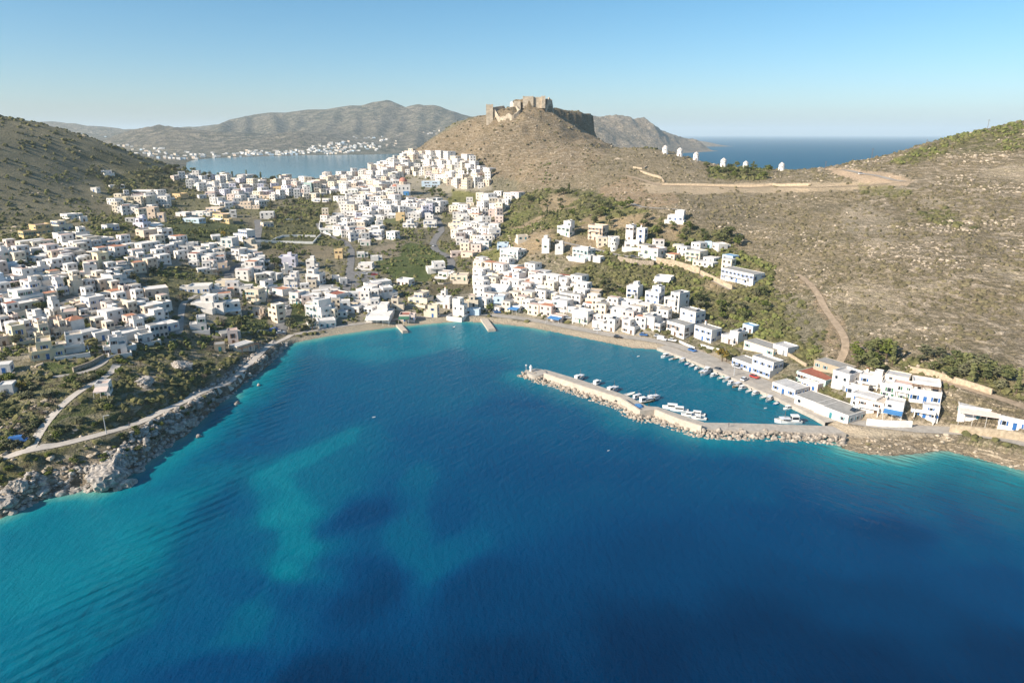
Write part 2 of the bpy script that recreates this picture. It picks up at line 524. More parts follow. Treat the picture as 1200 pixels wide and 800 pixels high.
paint(in_poly(pu, pv, [(905, 232), (1000, 228), (1200, 190), (1260, 200), (1260, 440), (1100, 412), (1000, 395), (940, 330)]) * out_n, (0.43, 0.365, 0.27), (0.15, 1.0, 0.6), 0.75)
pp([(985, 250), (1010, 235), (1035, 250), (1050, 272), (1010, 278), (985, 268)], C_PALE, (0.2, 0.9, 0.3), 0.6)
pp([(1060, 250), (1110, 245), (1140, 270), (1090, 262)], C_MAQUIS, (0.7, 0.4, 0.5), 0.6)
pp([(1040, 190), (1110, 160), (1200, 142), (1200, 175), (1110, 182), (1060, 195)], C_MAQUIS, (0.8, 0.3, 0.6), 0.75)
pp([(933, 320), (958, 338), (985, 372), (1000, 400), (975, 402), (962, 365), (945, 338)], C_SOIL, (0.2, 0.5, 0.5), 0.6)
pp([(960, 398), (1000, 398), (1025, 410), (1000, 425), (968, 415)], C_SOIL, (0.3, 0.5, 0.5), 0.5)
pp([(612, 300), (640, 292), (672, 300), (668, 320), (630, 322)], C_PALE, (0.4, 0.8, 0.5), 0.5)
pp([(517, 240), (530, 222), (560, 226), (556, 242), (522, 246)], C_YELLOW, (0.3, 0.1, 0.4), 0.8)
pp([(488, 222), (518, 220), (530, 228), (518, 248), (535, 258), (515, 262), (490, 232)], C_HEAD, (0.5, 0.1, 0.4), 0.8)
# paved and built-up ground of the close quarters
for q_ in ([(-8, 286), (90, 284), (200, 280), (240, 290), (236, 310), (190, 314), (160, 330), (168, 346), (212, 362), (222, 378), (200, 400), (100, 420), (-8, 420)], [(440, 190), (500, 180), (575, 200), (576, 224), (530, 224), (512, 262), (440, 262), (400, 258), (376, 226), (405, 206)], [(528, 246), (604, 230), (588, 258), (578, 296), (548, 302), (530, 282)], [(556, 304), (640, 332), (750, 364), (806, 384), (745, 394), (640, 376), (560, 368)], [(225, 300), (352, 305), (445, 342), (560, 346), (560, 372), (380, 386), (230, 390)]):
    pp(q_, (0.33, 0.30, 0.25), (0.10, 0.05, 0.4), 0.75)
# fields and gardens between the houses
pp([(300, 258), (392, 252), (402, 288), (330, 300), (292, 300)], C_FIELD, (0.35, 0.05, 0.5), 0.9)
pp([(302, 292), (392, 286), (388, 302), (300, 308)], (0.235, 0.195, 0.135), (0.1, 0.1, 0.4), 0.8)
pp([(276, 322), (326, 320), (331, 338), (288, 347)], C_GRASS, (0.2, 0.02, 0.4), 0.9)
pp([(246, 392), (264, 370), (312, 368), (322, 386), (262, 398)], C_GRASS, (0.3, 0.05, 0.5), 0.9)
pp([(163, 336), (200, 312), (266, 324), (262, 342), (180, 348)], C_HEAD, (0.4, 0.05, 0.5), 0.9)
pp([(190, 260), (232, 256), (292, 264), (272, 286), (214, 281)], C_GRASS, (0.3, 0.02, 0.5), 0.8)
pp([(185, 222), (300, 222), (310, 254), (240, 250), (196, 240)], C_HEAD, (0.4, 0.05, 0.5), 0.6)
pp([(312, 248), (385, 226), (396, 244), (372, 260), (318, 264)], C_MAQUIS, (0.8, 0.05, 0.5), 0.8)
pp([(438, 304), (480, 284), (521, 294), (529, 310), (500, 332), (460, 326), (443, 314)], C_GRASS, (0.2, 0.05, 0.4), 0.95)
pp([(438, 290), (470, 284), (468, 300), (448, 304)], (0.26, 0.22, 0.17), (0.1, 0.1, 0.4), 0.9)
pp([(472, 346), (545, 324), (562, 338), (480, 354)], (0.18, 0.15, 0.095), (0.4, 0.1, 0.5), 0.9)
pp([(398, 332), (420, 340), (416, 352), (396, 352)], C_GRASS, (0.2, 0.05, 0.4), 0.8)
pp([(338, 356), (362, 352), (366, 376), (344, 382)], C_GRASS, (0.3, 0.05, 0.4), 0.9)
pp([(560, 296), (586, 290), (592, 304), (566, 310)], C_YELLOW, (0.4, 0.1, 0.4), 0.8)
pp([(696, 362), (712, 362), (712, 374), (698, 374)], C_GRASS, (0.2, 0.05, 0.4), 0.9)
pp([(436, 252), (470, 256), (466, 262), (436, 262)], C_GRASS, (0.2, 0.05, 0.4), 0.8)
pp([(118, 206), (200, 196), (215, 215), (130, 232)], C_MAQUIS, (0.8, 0.05, 0.6), 0.7)
pp([(100, 262), (160, 250), (150, 280), (115, 283)], C_HEAD, (0.7, 0.1, 0.5), 0.8)
# headland
pp([(-60, 430), (60, 426), (120, 426), (170, 404), (232, 392), (258, 418), (278, 448), (200, 476), (120, 506), (-60, 545)], C_HEAD, (0.32, 0.62, 0.8))
pp([(52, 424), (102, 424), (104, 446), (60, 440)], C_GRASS, (0.1, 0.1, 0.4), 0.9)
pp([(40, 498), (80, 472), (130, 470), (150, 492), (60, 522)], C_GRASS, (0.3, 0.3, 0.5), 0.7)
pp([(180, 430), (240, 420), (262, 440), (200, 462)], C_GRASS, (0.4, 0.15, 0.5), 0.6)
pp([(-60, 552), (60, 530), (130, 512), (275, 455), (300, 440), (240, 480), (160, 532), (60, 562), (-60, 590)], (0.165, 0.165, 0.055), (0.65, 0.35, 0.8), 0.75)
pp([(168, 442), (186, 438), (182, 458), (165, 458)], C_ROCK, (0.1, 0.9, 0.5), 0.9)
pp([(205, 425), (222, 418), (222, 432), (208, 440)], C_SOIL, (0.1, 0.6, 0.5), 0.9)
# shores
rkm = rocky(OX, OY)
paint(rkm * smooth(10, 5, OSD + fbm(OX, OY, 10, 3, 51) * 7), C_ROCK, (0.05, 0.9, 0.9))
paint(rkm * smooth(14, 9, np.abs(OSD - 12)) * smooth(-0.1, 0.5, fbm(OX, OY, 24, 2, 52)), (0.36, 0.27, 0.20), None, 0.7)
pp([(320, 412), (335, 398), (400, 383), (520, 371), (600, 373), (592, 390), (400, 400)], C_SAND, (0.0, 0.15, 0.4))
pp([(556, 371), (700, 384), (800, 404), (870, 424), (980, 477), (1110, 497), (1210, 514), (1210, 530), (1100, 520), (1000, 520), (960, 500), (860, 455), (770, 420), (650, 392), (556, 384)], C_QUAY, (0.06, 0.2, 0.3))
pp([(985, 512), (1100, 510), (1210, 522), (1210, 560), (1100, 540), (985, 540)], (0.34, 0.275, 0.20), (0.1, 0.8, 0.8))
pp([(1115, 508), (1210, 520), (1210, 530), (1118, 517)], C_FIELD, (0.7, 0.2, 0.5), 0.8)
paint(smooth(2.0, 0.2, OSD) * (OSD > -3), (0.16, 0.13, 0.10), None, 0.6)       # wet waterline

V = np.stack([OX, OY, OZ], 1)
ter = np_mesh("land", V, grid_faces(NR, NC), smooth_shade=True)
color_attr(ter, "cover", cover)
color_attr(ter, "mask", mask)

def land_material(name, sc, far=False):
    m, t, b = mat(name)
    at = nd(t, "ShaderNodeAttribute", attribute_name="cover")
    mk = nd(t, "ShaderNodeAttribute", attribute_name="mask")
    sep = nd(t, "ShaderNodeSeparateColor")
    t.links.new(mk.outputs['Color'], sep.inputs[0])
    geo = nd(t, "ShaderNodeNewGeometry")
    pos = geo.outputs['Position']
    n1 = noise(t, pos, 0.035 / sc, 5, 0.6)
    n2 = noise(t, pos, 0.45 / sc, 5, 0.65)
    n3 = noise(t, pos, 0.20 / sc, 6, 0.7)
    n4 = noise(t, pos, 1.3 / sc, 3, 0.6)
    # broad and fine variation of the soil
    k = ramp(t, n1.outputs[0], [(0.3, (0.72, 0.74, 0.72)), (0.7, (1.22, 1.18, 1.12))])
    c = mixc(t, 1.0, at.outputs['Color'], k, 'MULTIPLY')
    k2 = ramp(t, n4.outputs[0], [(0.3, (0.70, 0.70, 0.68)), (0.7, (1.25, 1.24, 1.2))])
    c = mixc(t, sep.outputs[2], c, mixc(t, 1.0, c, k2, 'MULTIPLY'))
    # low bushes
    bf = math_n(t, 'MULTIPLY', ramp(t, n2.outputs[0], [(0.47, (0, 0, 0)), (0.57, (1, 1, 1))]), sep.outputs[0])
    bc = ramp(t, n3.outputs[0], [(0.35, (0.045, 0.048, 0.022)), (0.65, (0.13, 0.118, 0.052))])
    c = mixc(t, bf, c, bc)
    # pale rock showing through
    mp = nd(t, "ShaderNodeMapping")
    mp.inputs['Scale'].default_value = (0.40, 0.40, 2.6) if not far else (0.7, 1.0, 2.2)
    t.links.new(pos, mp.inputs[0])
    n5 = noise(t, mp.outputs[0], 0.33 / sc, 6, 0.72)
    rf = math_n(t, 'MULTIPLY', ramp(t, n5.outputs[0], [(0.45, (0, 0, 0)), (0.57, (1, 1, 1))]), sep.outputs[1])
    rc = ramp(t, n4.outputs[0], [(0.3, (0.27, 0.215, 0.15)), (0.72, (0.60, 0.50, 0.375))])
    c = mixc(t, rf, c, rc)
    t.links.new(c, b.inputs['Base Color'])
    b.inputs['Roughness'].default_value = 0.95
    b.inputs['Specular IOR Level'].default_value = 0.15
    hh = math_n(t, 'ADD', math_n(t, 'ADD', bf, math_n(t, 'MULTIPLY', rf, 0.8)), math_n(t, 'MULTIPLY', n4.outputs[0], 0.6))
    bump(t, b, hh, 1.0, 1.1 * sc)
    return m
M_LAND = land_material("land_cover", 1.0)
ter.materials.append(M_LAND)
tag(new_obj("terrain", ter), kind="structure")

# ------------------------------------------------------------------ hills across the far bay
def fan(y0, y1, nr, x0f, x1f, nc):
    ry = y0 * (y1 / y0) ** np.linspace(0, 1, nr)
    s = np.linspace(0, 1, nc)
    X = (x0f * ry)[:, None] * (1 - s)[None, :] + (x1f * ry)[:, None] * s[None, :]
    return X, np.repeat(ry[:, None], nc, 1)

K = []
FAR_COAST = px_line([(220, 190.5), (228, 187.5), (250, 185.5), (300, 183.6), (330, 183), (360, 182), (400, 181.6), (432, 181.4), (448, 180.6), (480, 180), (530, 177)])
FARLAND = [(-560, 1280), (-800, 1700)] + FAR_COAST + [(300, 5200), (500, 9500), (-12000, 9500), (-12000, 1280)]
for p in FAR_COAST[::2]: K.append((*p, 2))
kz((200, 186, 8), (150, 178, 22), (175, 183, 14))
kd((240, 181, 3300), (300, 180, 3500), (400, 178.5, 3750), (430, 177, 3800), (200, 180, 3500), (170, 175, 3900),
   # near blue headland, small dark hill
   (185, 146.5, 4300), (215, 150, 4200), (240, 152, 4150), (160, 153, 4500), (130, 165, 4200), (255, 165, 3900), (215, 165, 3900), (185, 165, 3900),
   (330, 154, 4000), (350, 153, 4000), (310, 165, 3850), (385, 170, 3800), (365, 163, 3900),
   # main massif
   (270, 140, 5600), (300, 133, 5700), (340, 130.5, 5600), (380, 127, 5500), (420, 123, 5400), (440, 120, 5300), (455, 117.5, 5300), (470, 124, 5300), (480, 128, 5300), (490, 122, 5250), (510, 123.5, 5200), (530, 130, 5200), (553, 136, 5200),
   (400, 150, 4700), (450, 150, 4600), (500, 150, 4600), (450, 168, 4100), (500, 168, 4200), (540, 150, 4800), (300, 152, 4900), (350, 145, 5000), (280, 160, 4500),
   # left ranges
   (30, 141, 7000), (70, 143, 6900), (110, 148, 6800), (140, 151, 6800), (0, 138, 7200), (-100, 135, 7500), (60, 160, 5600), (110, 165, 5200), (20, 160, 5600))
kw((-900, 1600, 20), (-1400, 1500, 40), (-1500, 2200, 30), (-2500, 2500, 60), (-1200, 2400, 12), (-3500, 3000, 80), (-1000, 7600, 180), (200, 7000, 120), (-3000, 8500, 100), (-6000, 9000, 100), (500, 6200, 80), (-5500, 3500, 90))
hF = TPS(K, 1500.0, 0.003)
FX, FY = fan(1280, 9400, 210, -1.05, 0.28, 330)
fsd = poly_sd(FX, FY, FARLAND)
fh = hF(FX, FY)
fh = np.maximum(fh, 2) + smooth(60, 500, fsd) * ((ridged(FX, FY, 1000, 6, 61) - 0.62) * 230 * smooth(15, 150, fh) + fbm(FX, FY, 130, 4, 62) * 9)
fh = np.where(fh > 35, 35 + (fh - 35) * 0.62, fh)
def crest(pts, slope, seed):
    "a sharp crest line with falling flanks"
    global fh
    P = np.array([at_d(*p) for p in pts])
    best = np.full(FX.shape, -1e9)
    for (ax, ay, az), (bx_, by_, bz) in zip(P[:-1], P[1:]):
        dx, dy = bx_ - ax, by_ - ay
        tt = np.clip(((FX - ax) * dx + (FY - ay) * dy) / (dx * dx + dy * dy), 0, 1)
        dist = np.hypot(FX - ax - tt * dx, FY - ay - tt * dy)
        rugged = (ridged(FX, FY, 420, 5, seed) - 0.62) * 0.9
        best = np.maximum(best, az + (bz - az) * tt - dist * np.maximum(slope + 0.25 * rugged, 0.2) + rugged * 40 * np.clip(dist / 120, 0.25, 1))
    fh = np.maximum(fh, best)
crest([(255, 147, 5500), (270, 140, 5500), (300, 133, 5500), (340, 130, 5450), (380, 127, 5400), (420, 123, 5350), (440, 119.5, 5300), (455, 117, 5300), (466, 122, 5300), (474, 127, 5300), (481, 123, 5250), (490, 121.5, 5250), (512, 123, 5200), (530, 129, 5200), (553, 135.5, 5200), (590, 146, 5200)], 0.42, 64)
crest([(455, 118, 5290), (447, 140, 4900), (440, 155, 4500)], 0.40, 65)
crest([(400, 125, 5380), (385, 145, 4900), (370, 158, 4500)], 0.40, 66)
crest([(510, 124, 5200), (505, 145, 4800), (500, 162, 4400)], 0.40, 67)
for k_, (uu, vv, dd_) in enumerate([(268, 141, 5500), (288, 136, 5500), (318, 132, 5480), (352, 129.5, 5440), (418, 123.5, 5350), (436, 121, 5310), (474, 127, 5290), (492, 122.5, 5250), (528, 129, 5200), (548, 135, 5200)]):
    crest([(uu, vv, dd_), (uu - 6 + 5 * (k_ % 3), 143 + (k_ % 2) * 4, dd_ - 420 - 60 * (k_ % 3)), (uu - 14 + 9 * (k_ % 3), 158, dd_ - 900), (uu - 18 + 12 * (k_ % 2), 172, dd_ - 1350)], 0.46, 74 + k_)
crest([(150, 153, 4500), (170, 149, 4350), (186, 146, 4300), (215, 149.5, 4200), (240, 152, 4150), (258, 158, 4100)], 0.40, 68)
crest([(300, 168, 3900), (325, 156, 3950), (350, 153, 3950), (372, 162, 3900), (392, 172, 3850)], 0.34, 69)
crest([(20, 141, 7000), (70, 142.5, 6900), (110, 147.5, 6800), (140, 150.5, 6800), (165, 156, 6600)], 0.35, 70)
fh = np.where(fsd > 0, np.maximum(fh, 1.5) * smooth(-5, 60, fsd), np.maximum(fsd * 0.1, -20) - 0.3)
me = np_mesh("far_hills", np.stack([FX.ravel(), FY.ravel(), fh.ravel()], 1), grid_faces(*FX.shape), smooth_shade=True)
fu, fv, fd = to_px(FX.ravel(), FY.ravel(), fh.ravel())
fc = np.tile(np.array((0.125, 0.108, 0.078)), (FX.size, 1))
green = smooth(-0.15, 0.35, fbm(FX.ravel(), FY.ravel(), 420, 4, 63)) * 0.6
fc = fc * (1 - green[:, None]) + np.array((0.052, 0.060, 0.034)) * green[:, None]
low = smooth(30, 5, fh.ravel())
fc = fc * (1 - 0.5 * low[:, None]) + np.array((0.10, 0.105, 0.06)) * 0.5 * low[:, None]
color_attr(me, "cover", fc)
color_attr(me, "mask", np.tile(np.array((0.5, 0.5, 0.6)), (FX.size, 1)))
M_FAR = land_material("far_hill_cover", 16.0, True)
me.materials.append(M_FAR)
tag(new_obj("hills", me), kind="structure")
far_grid = (FX, FY, fh)

# ------------------------------------------------------------------ rocky cape behind the castle hill, low cape beyond it
def cape(name, coast_near, ridge, back, amp, seed, nc=150, nr=90, lat=(0.02, 0.36), ys=(1700, 5200)):
    global K
    K = []
    cn = [at_d(u, 170, d)[:2] for u, d in coast_near]
    rg = [at_d(*p) for p in ridge]
    for p in cn: K.append((*p, 1.5))
    K.extend(rg)
    bk = [(x + dx, y + back, 0) for (x, y, z), dx in zip(rg, np.linspace(-60, 40, len(rg)))]
    K.extend(bk)
    poly = cn + [(x, y) for x, y, z in bk][::-1]
    f = TPS(K, 800.0, 0.002)
    X, Y = fan(ys[0], ys[1], nr, lat[0], lat[1], nc)
    sd = poly_sd(X, Y, poly)
    h = np.maximum(f(X, Y), 1)
    h = h * (0.6 + 0.4 * smooth(0, 160, sd)) * smooth(-5, 70, sd) + smooth(20, 200, sd) * ((ridged(X, Y, 340, 6, seed) - 0.62) * amp + fbm(X, Y, 60, 3, seed + 1) * 6)
    h = np.where(sd > 0, np.maximum(h, 1.0), np.maximum(sd * 0.1, -15) - 0.3)
    me = np_mesh(name, np.stack([X.ravel(), Y.ravel(), h.ravel()], 1), grid_faces(*X.shape), smooth_shade=True)
    c = np.tile(np.array((0.29, 0.235, 0.18)), (X.size, 1))
    g = (smooth(0.0, 0.4, fbm(X, Y, 200, 4, seed + 3)) * 0.6).ravel()
    c = c * (1 - g[:, None]) + np.array((0.11, 0.10, 0.065)) * g[:, None]
    color_attr(me, "cover", c)
    color_attr(me, "mask", np.tile(np.array((0.4, 0.7, 0.6)), (X.size, 1)))
    me.materials.append(M_CAPE)
    tag(new_obj("cape", me), kind="structure")
M_CAPE = land_material("cape_cover", 8.0, True)
cape("rocky_cape", [(600, 3250), (640, 3300), (700, 3380), (740, 3430), (780, 3550), (802, 3700), (825, 3950), (842, 4130)],
     [(600, 133, 3800), (640, 134, 3850), (690, 137, 3900), (705, 138, 3900), (720, 140, 3950), (750, 146, 4000), (780, 155, 4050), (800, 162, 4100), (820, 168.5, 4180), (836, 174, 4270)], 520, 150, 71, 240, 150, (-0.02, 0.36), (3050, 5200))
cape("low_cape", [(800, 5500), (830, 5550), (845, 5600), (860, 5700)], [(795, 166, 6200), (815, 165, 6000), (835, 167.5, 5900), (850, 170.5, 5850)], 380, 12, 75, 60, 50, (0.22, 0.36), (5200, 6800))

# ================================================================== SEA
SW_Y = np.concatenate([np.linspace(-1500, 60, 10)[:-1], 60 * (1500 / 60.0) ** np.linspace(0, 1, 300), 1500 * (40000 / 1500.0) ** np.linspace(0, 1, 60)[1:]])
sx = np.linspace(-1, 1, 360)
sx = np.where(np.abs(sx) < 0.9, sx / 0.9, np.sign(sx) * (1 + (np.abs(sx) - 0.9) / 0.1 * 1.5))
WX = sx[None, :] * (0.86 * np.maximum(SW_Y, 0)[:, None] + 95)
WX[:9] = sx[None, :] * 1400
WY = np.repeat(SW_Y[:, None], len(sx), 1)
BREAK_LINE = [at_z(u, v, 2.0)[:2] for u, v in [(622, 436), (637, 437), (680, 452), (727, 467), (750, 483), (767, 481), (795, 492), (822, 500), (900, 503), (985, 506)]]
near = (WY.ravel() > 55) & (WY.ravel() < 1500)
wx, wy = WX.ravel(), WY.ravel()
depth = np.full(wx.shape, 15.0)
DC = [(100,620,4.2),(0,690,4.6),(0,790,6),(80,665,4.4),(150,600,5),(60,790,7),(205,560,6.6),(240,640,9.5),(200,700,9.5),(150,790,10.5),(300,700,13),(250,600,8.6),
      (300,560,6.4),(322,600,6.2),(328,640,6.8),(305,672,8),(272,722,9.2),(240,752,10),(345,540,7),(400,520,7.5),
      (400,480,9.3),(340,470,9.6),(300,510,9.8),(420,440,9),(330,430,8.2),(500,420,8.4),(560,440,9),(600,408,5.0),(480,400,4.4),(420,405,4.4),(540,395,4.2),
      (500,520,10.6),(470,615,10.4),(455,640,10.8),(500,655,11),(545,630,11.5),(510,600,11.6),(560,560,11.8),(530,545,11),(600,560,12.5),(700,560,12.5),(850,560,11.6),(700,520,11),(640,500,10.4),(900,600,13.4),(1000,600,14.5),(940,640,13.5),
      (1100,580,8.5),(1180,572,5.0),(1080,560,6.5),(1150,620,12),(1190,600,8.5),(1190,680,14),(960,560,10),
      (400,600,14.5),(390,680,16.5),(400,790,18.5),(600,790,18.5),(600,690,15.5),(800,790,19),(1000,790,19),(1190,790,18.5),(1000,690,16),(800,680,15),(240,790,14),
      (740,430,6.0),(850,468,6.2),(700,420,5.6),(940,490,5.2),(650,420,5.6),(640,480,9)]
dp = np.array([at_z(u, v, 0)[:2] for u, v, d in DC])
dv = np.array([d for u, v, d in DC])
nx, ny = wx[near], wy[near]
jx, jy = nx + fbm(nx, ny, 45, 4, 81) * 20, ny + fbm(nx, ny, 45, 4, 82) * 20
wsum = np.zeros(nx.shape)
val = np.zeros(nx.shape)
for (cx, cy), d in zip(dp, dv):
    s = 0.16 * math.hypot(cx, cy) * 0.5 + 8
    wt = 1.0 / (((jx - cx) ** 2 + (jy - cy) ** 2) / s ** 2 + 0.06) ** 2
    wsum += wt
    val += wt * d
val = val / wsum
def blob(px, py, r, amt, ang=0.0, asp=1.0):
    global val
    cx, cy, _ = at_z(px, py, 0)
    dx, dy = jx - cx, jy - cy
    ca, sa = math.cos(ang), math.sin(ang)
    e = np.sqrt(((dx * ca + dy * sa) / asp) ** 2 + (-dx * sa + dy * ca) ** 2) / r
    val = val + amt * smooth(1.0, 0.75, e)
def sandbar(pts, r, amt):
    global val
    ln = [at_z(u, v, 0)[:2] for u, v in pts]
    val = val + amt * smooth(1.0, 0.55, line_d(jx, jy, ln) / r)
sandbar([(395, 515), (345, 535), (310, 560), (322, 600), (330, 640), (308, 668)], 8, -2.3)
sandbar([(306, 672), (275, 715), (245, 745)], 5, -1.6)
sandbar([(470, 560), (452, 610), (460, 645), (500, 660), (545, 640)], 9, -2.0)
blob(508, 607, 8, 0.9, 0.3, 1.6)
blob(335, 595, 3, 0.6)
blob(275, 580, 12, 1.0)
blob(240, 690, 9, 0.9)
blob(640, 462, 14, 1.2, 0.2, 2)
blob(460, 400, 8, 1.0, 0.0, 2.4)
blob(620, 480, 12, 1.2, 0.2, 2.0)
blob(1000, 575, 18, 1.0, -0.3, 2.0)
bsd = line_d(nx, ny, BREAK_LINE)
val = np.minimum(val, 3.4 + np.maximum(bsd - 4 + fbm(nx, ny, 9, 3, 84) * 4, 0) * 0.42 + (ny > 300) * 0)
csd = -poly_sd(nx, ny, LAND)
lef = smooth(-40, -80, nx)
val = np.minimum(val, 0.5 + np.maximum(csd + fbm(nx, ny, 10, 3, 85) * 2.5, 0) * np.where(nx > 60, 0.34, 0.55 - 0.15 * lef))
val = np.where((nx > 20) & (ny > 222), np.maximum(val, np.minimum(5.6, 3.0 + csd * 0.6)), val)
val = val + fbm(nx, ny, 14, 4, 83) * 0.55 + fbm(nx, ny, 4, 2, 86) * 0.18
depth[near] = np.clip(val, 0.15, 21)
depth[wy > 1050] = 8.2
depth[(wy > 900) & (wy < 4600) & (wx < 150)] = 5.6
SWELL = [at_z(u, v, 0)[:2] for u, v in [(-60, 850), (60, 770), (150, 690), (230, 590), (275, 530), (310, 470), (335, 430)]]
swell = np.zeros(wx.shape)
swell[near] = smooth(17, 3, line_d(nx, ny, SWELL) + 6 * fbm(nx, ny, 25, 3, 87)) + smooth(26, 8, line_d(nx, ny, [at_z(u, v, 0)[:2] for u, v in [(1060, 550), (1210, 590)]])) * 0.0
me = np_mesh("sea", np.stack([wx, wy, np.zeros_like(wx)], 1), grid_faces(*WX.shape), smooth_shade=True)
color_attr(me, "water", np.stack([depth / 21.0, np.clip(swell, 0, 1), smooth(900, 2600, wy) * (wx > 150)], 1))
right_shore = np.zeros(wx.shape)
right_shore[near] = smooth(60, 110, nx) * smooth(60, 20, csd) * (ny < 260)
color_attr(me, 'calm', np.repeat(((wx < 150) & (wy > 850) & (wy < 4600)).astype(float)[:, None], 3, 1))
color_attr(me, 'shoreward', np.repeat(right_shore[:, None], 3, 1))
m, t, b = mat("sea_water")
at = nd(t, "ShaderNodeAttribute", attribute_name="water")
sep = nd(t, "ShaderNodeSeparateColor")
t.links.new(at.outputs['Color'], sep.inputs[0])
geo = nd(t, "ShaderNodeNewGeometry")
pos = geo.outputs['Position']
nz = noise(t, pos, 0.12, 4, 0.6)
dd = math_n(t, 'ADD', sep.outputs[0], math_n(t, 'MULTIPLY', math_n(t, 'SUBTRACT', nz.outputs[0], 0.5), 0.05))
WR = [(0.0, (0.24, 0.31, 0.25)), (0.05, (0.075, 0.28, 0.26)), (0.13, (0.004, 0.180, 0.225)), (0.24, (0.0, 0.128, 0.190)), (0.34, (0.0, 0.092, 0.162)), (0.48, (0.0, 0.064, 0.146)), (0.64, (0.0, 0.042, 0.120)), (0.95, (0.0, 0.015, 0.052))]
t.links.new(ramp(t, dd, WR), b.inputs['Base Color'])
t.links.new(math_n(t, 'ADD', math_n(t, 'MULTIPLY', sep.outputs[2], 0.38), 0.14), b.inputs['Roughness'])
t.links.new(math_n(t, 'ADD', math_n(t, 'MULTIPLY', nd(t, 'ShaderNodeAttribute', attribute_name='calm').outputs['Fac'], 0.42), 0.08), b.inputs['Specular IOR Level'])
b.inputs['IOR'].default_value = 1.333
mp = nd(t, "ShaderNodeMapping")
mp.inputs['Rotation'].default_value = (0, 0, R(40))
t.links.new(pos, mp.inputs[0])
w1 = nd(t, "ShaderNodeTexWave", wave_type='BANDS', bands_direction='X', wave_profile='SIN')
t.links.new(mp.outputs[0], w1.inputs['Vector'])
w1.inputs['Scale'].default_value = 0.088
w1.inputs['Distortion'].default_value = 5.0
w1.inputs['Detail'].default_value = 3.0
w1.inputs['Detail Scale'].default_value = 0.16
gate = noise(t, pos, 0.05, 3, 0.6)
gt = ramp(t, gate.outputs[0], [(0.40, (0.05, 0.05, 0.05)), (0.62, (1, 1, 1))])
mps = nd(t, "ShaderNodeMapping")
mps.inputs['Scale'].default_value = (1.0, 0.16, 1.0)
t.links.new(mp.outputs[0], mps.inputs[0])
rl = noise(t, mps.outputs[0], 0.42, 3, 0.55)        # long low ripples running with the swell
mp2 = nd(t, "ShaderNodeMapping")
mp2.inputs['Rotation'].default_value = (0, 0, R(62))
mp2.inputs['Scale'].default_value = (1.0, 0.4, 1.0)
t.links.new(pos, mp2.inputs[0])
r1 = noise(t, mp2.outputs[0], 0.6, 3, 0.6)
r2 = noise(t, pos, 1.9, 2, 0.6)
sw = math_n(t, 'MULTIPLY', w1.outputs['Fac'], math_n(t, 'MULTIPLY', math_n(t, 'MULTIPLY', sep.outputs[1], gt), 0.62))
hh = math_n(t, 'ADD', math_n(t, 'ADD', sw, math_n(t, 'MULTIPLY', rl.outputs[0], math_n(t, 'ADD', math_n(t, 'MULTIPLY', sep.outputs[1], 0.9), 0.30))),
            math_n(t, 'ADD', math_n(t, 'MULTIPLY', r1.outputs[0], 0.30), math_n(t, 'MULTIPLY', r2.outputs[0], 0.10)))
mp3 = nd(t, 'ShaderNodeMapping')
mp3.inputs['Rotation'].default_value = (0, 0, R(-50))
mp3.inputs['Scale'].default_value = (1.0, 1.0, 1.0)
t.links.new(pos, mp3.inputs[0])
mp4 = nd(t, 'ShaderNodeMapping')
mp4.inputs['Scale'].default_value = (1.0, 0.15, 1.0)
t.links.new(mp3.outputs[0], mp4.inputs[0])
r3 = noise(t, mp4.outputs[0], 0.6, 3, 0.6)
sh_ = nd(t, 'ShaderNodeAttribute', attribute_name='shoreward')
hh = math_n(t, 'ADD', hh, math_n(t, 'MULTIPLY', math_n(t, 'MULTIPLY', r3.outputs[0], sh_.outputs['Fac']), 1.3))
ca_ = nd(t, 'ShaderNodeAttribute', attribute_name='calm')
hh = math_n(t, 'MULTIPLY', hh, math_n(t, 'SUBTRACT', 1.0, math_n(t, 'MULTIPLY', ca_.outputs['Fac'], 0.85)))
bump(t, b, hh, 1.0, 1.0)
me.materials.append(m)
tag(new_obj("sea", me), kind="structure")
# ================================================================== MATERIALS
def plain(name, col, rough=0.8, spec=0.3, var=0.10, scale=0.6, metal=0.0, dirt=0.0):
    m, t, b = mat(name)
    b.inputs['Roughness'].default_value = rough
    b.inputs['Specular IOR Level'].default_value = spec
    b.inputs['Metallic'].default_value = metal
    tc = nd(t, "ShaderNodeNewGeometry")
    n = noise(t, tc.outputs['Position'], scale, 4, 0.65)
    lo = tuple(c * (1 - var * 1.6) for c in col)
    hi = tuple(min(1, c * (1 + var)) for c in col)
    c = ramp(t, n.outputs[0], [(0.3, lo), (0.68, hi)])
    if dirt:
        n2 = noise(t, tc.outputs['Position'], scale * 2.3, 5, 0.7)
        k = ramp(t, n2.outputs[0], [(0.52, (0, 0, 0)), (0.66, (1, 1, 1))])
        c = mixc(t, math_n(t, 'MULTIPLY', k, dirt), c, tuple(x * 0.55 for x in col))
    t.links.new(c, b.inputs['Base Color'])
    return m

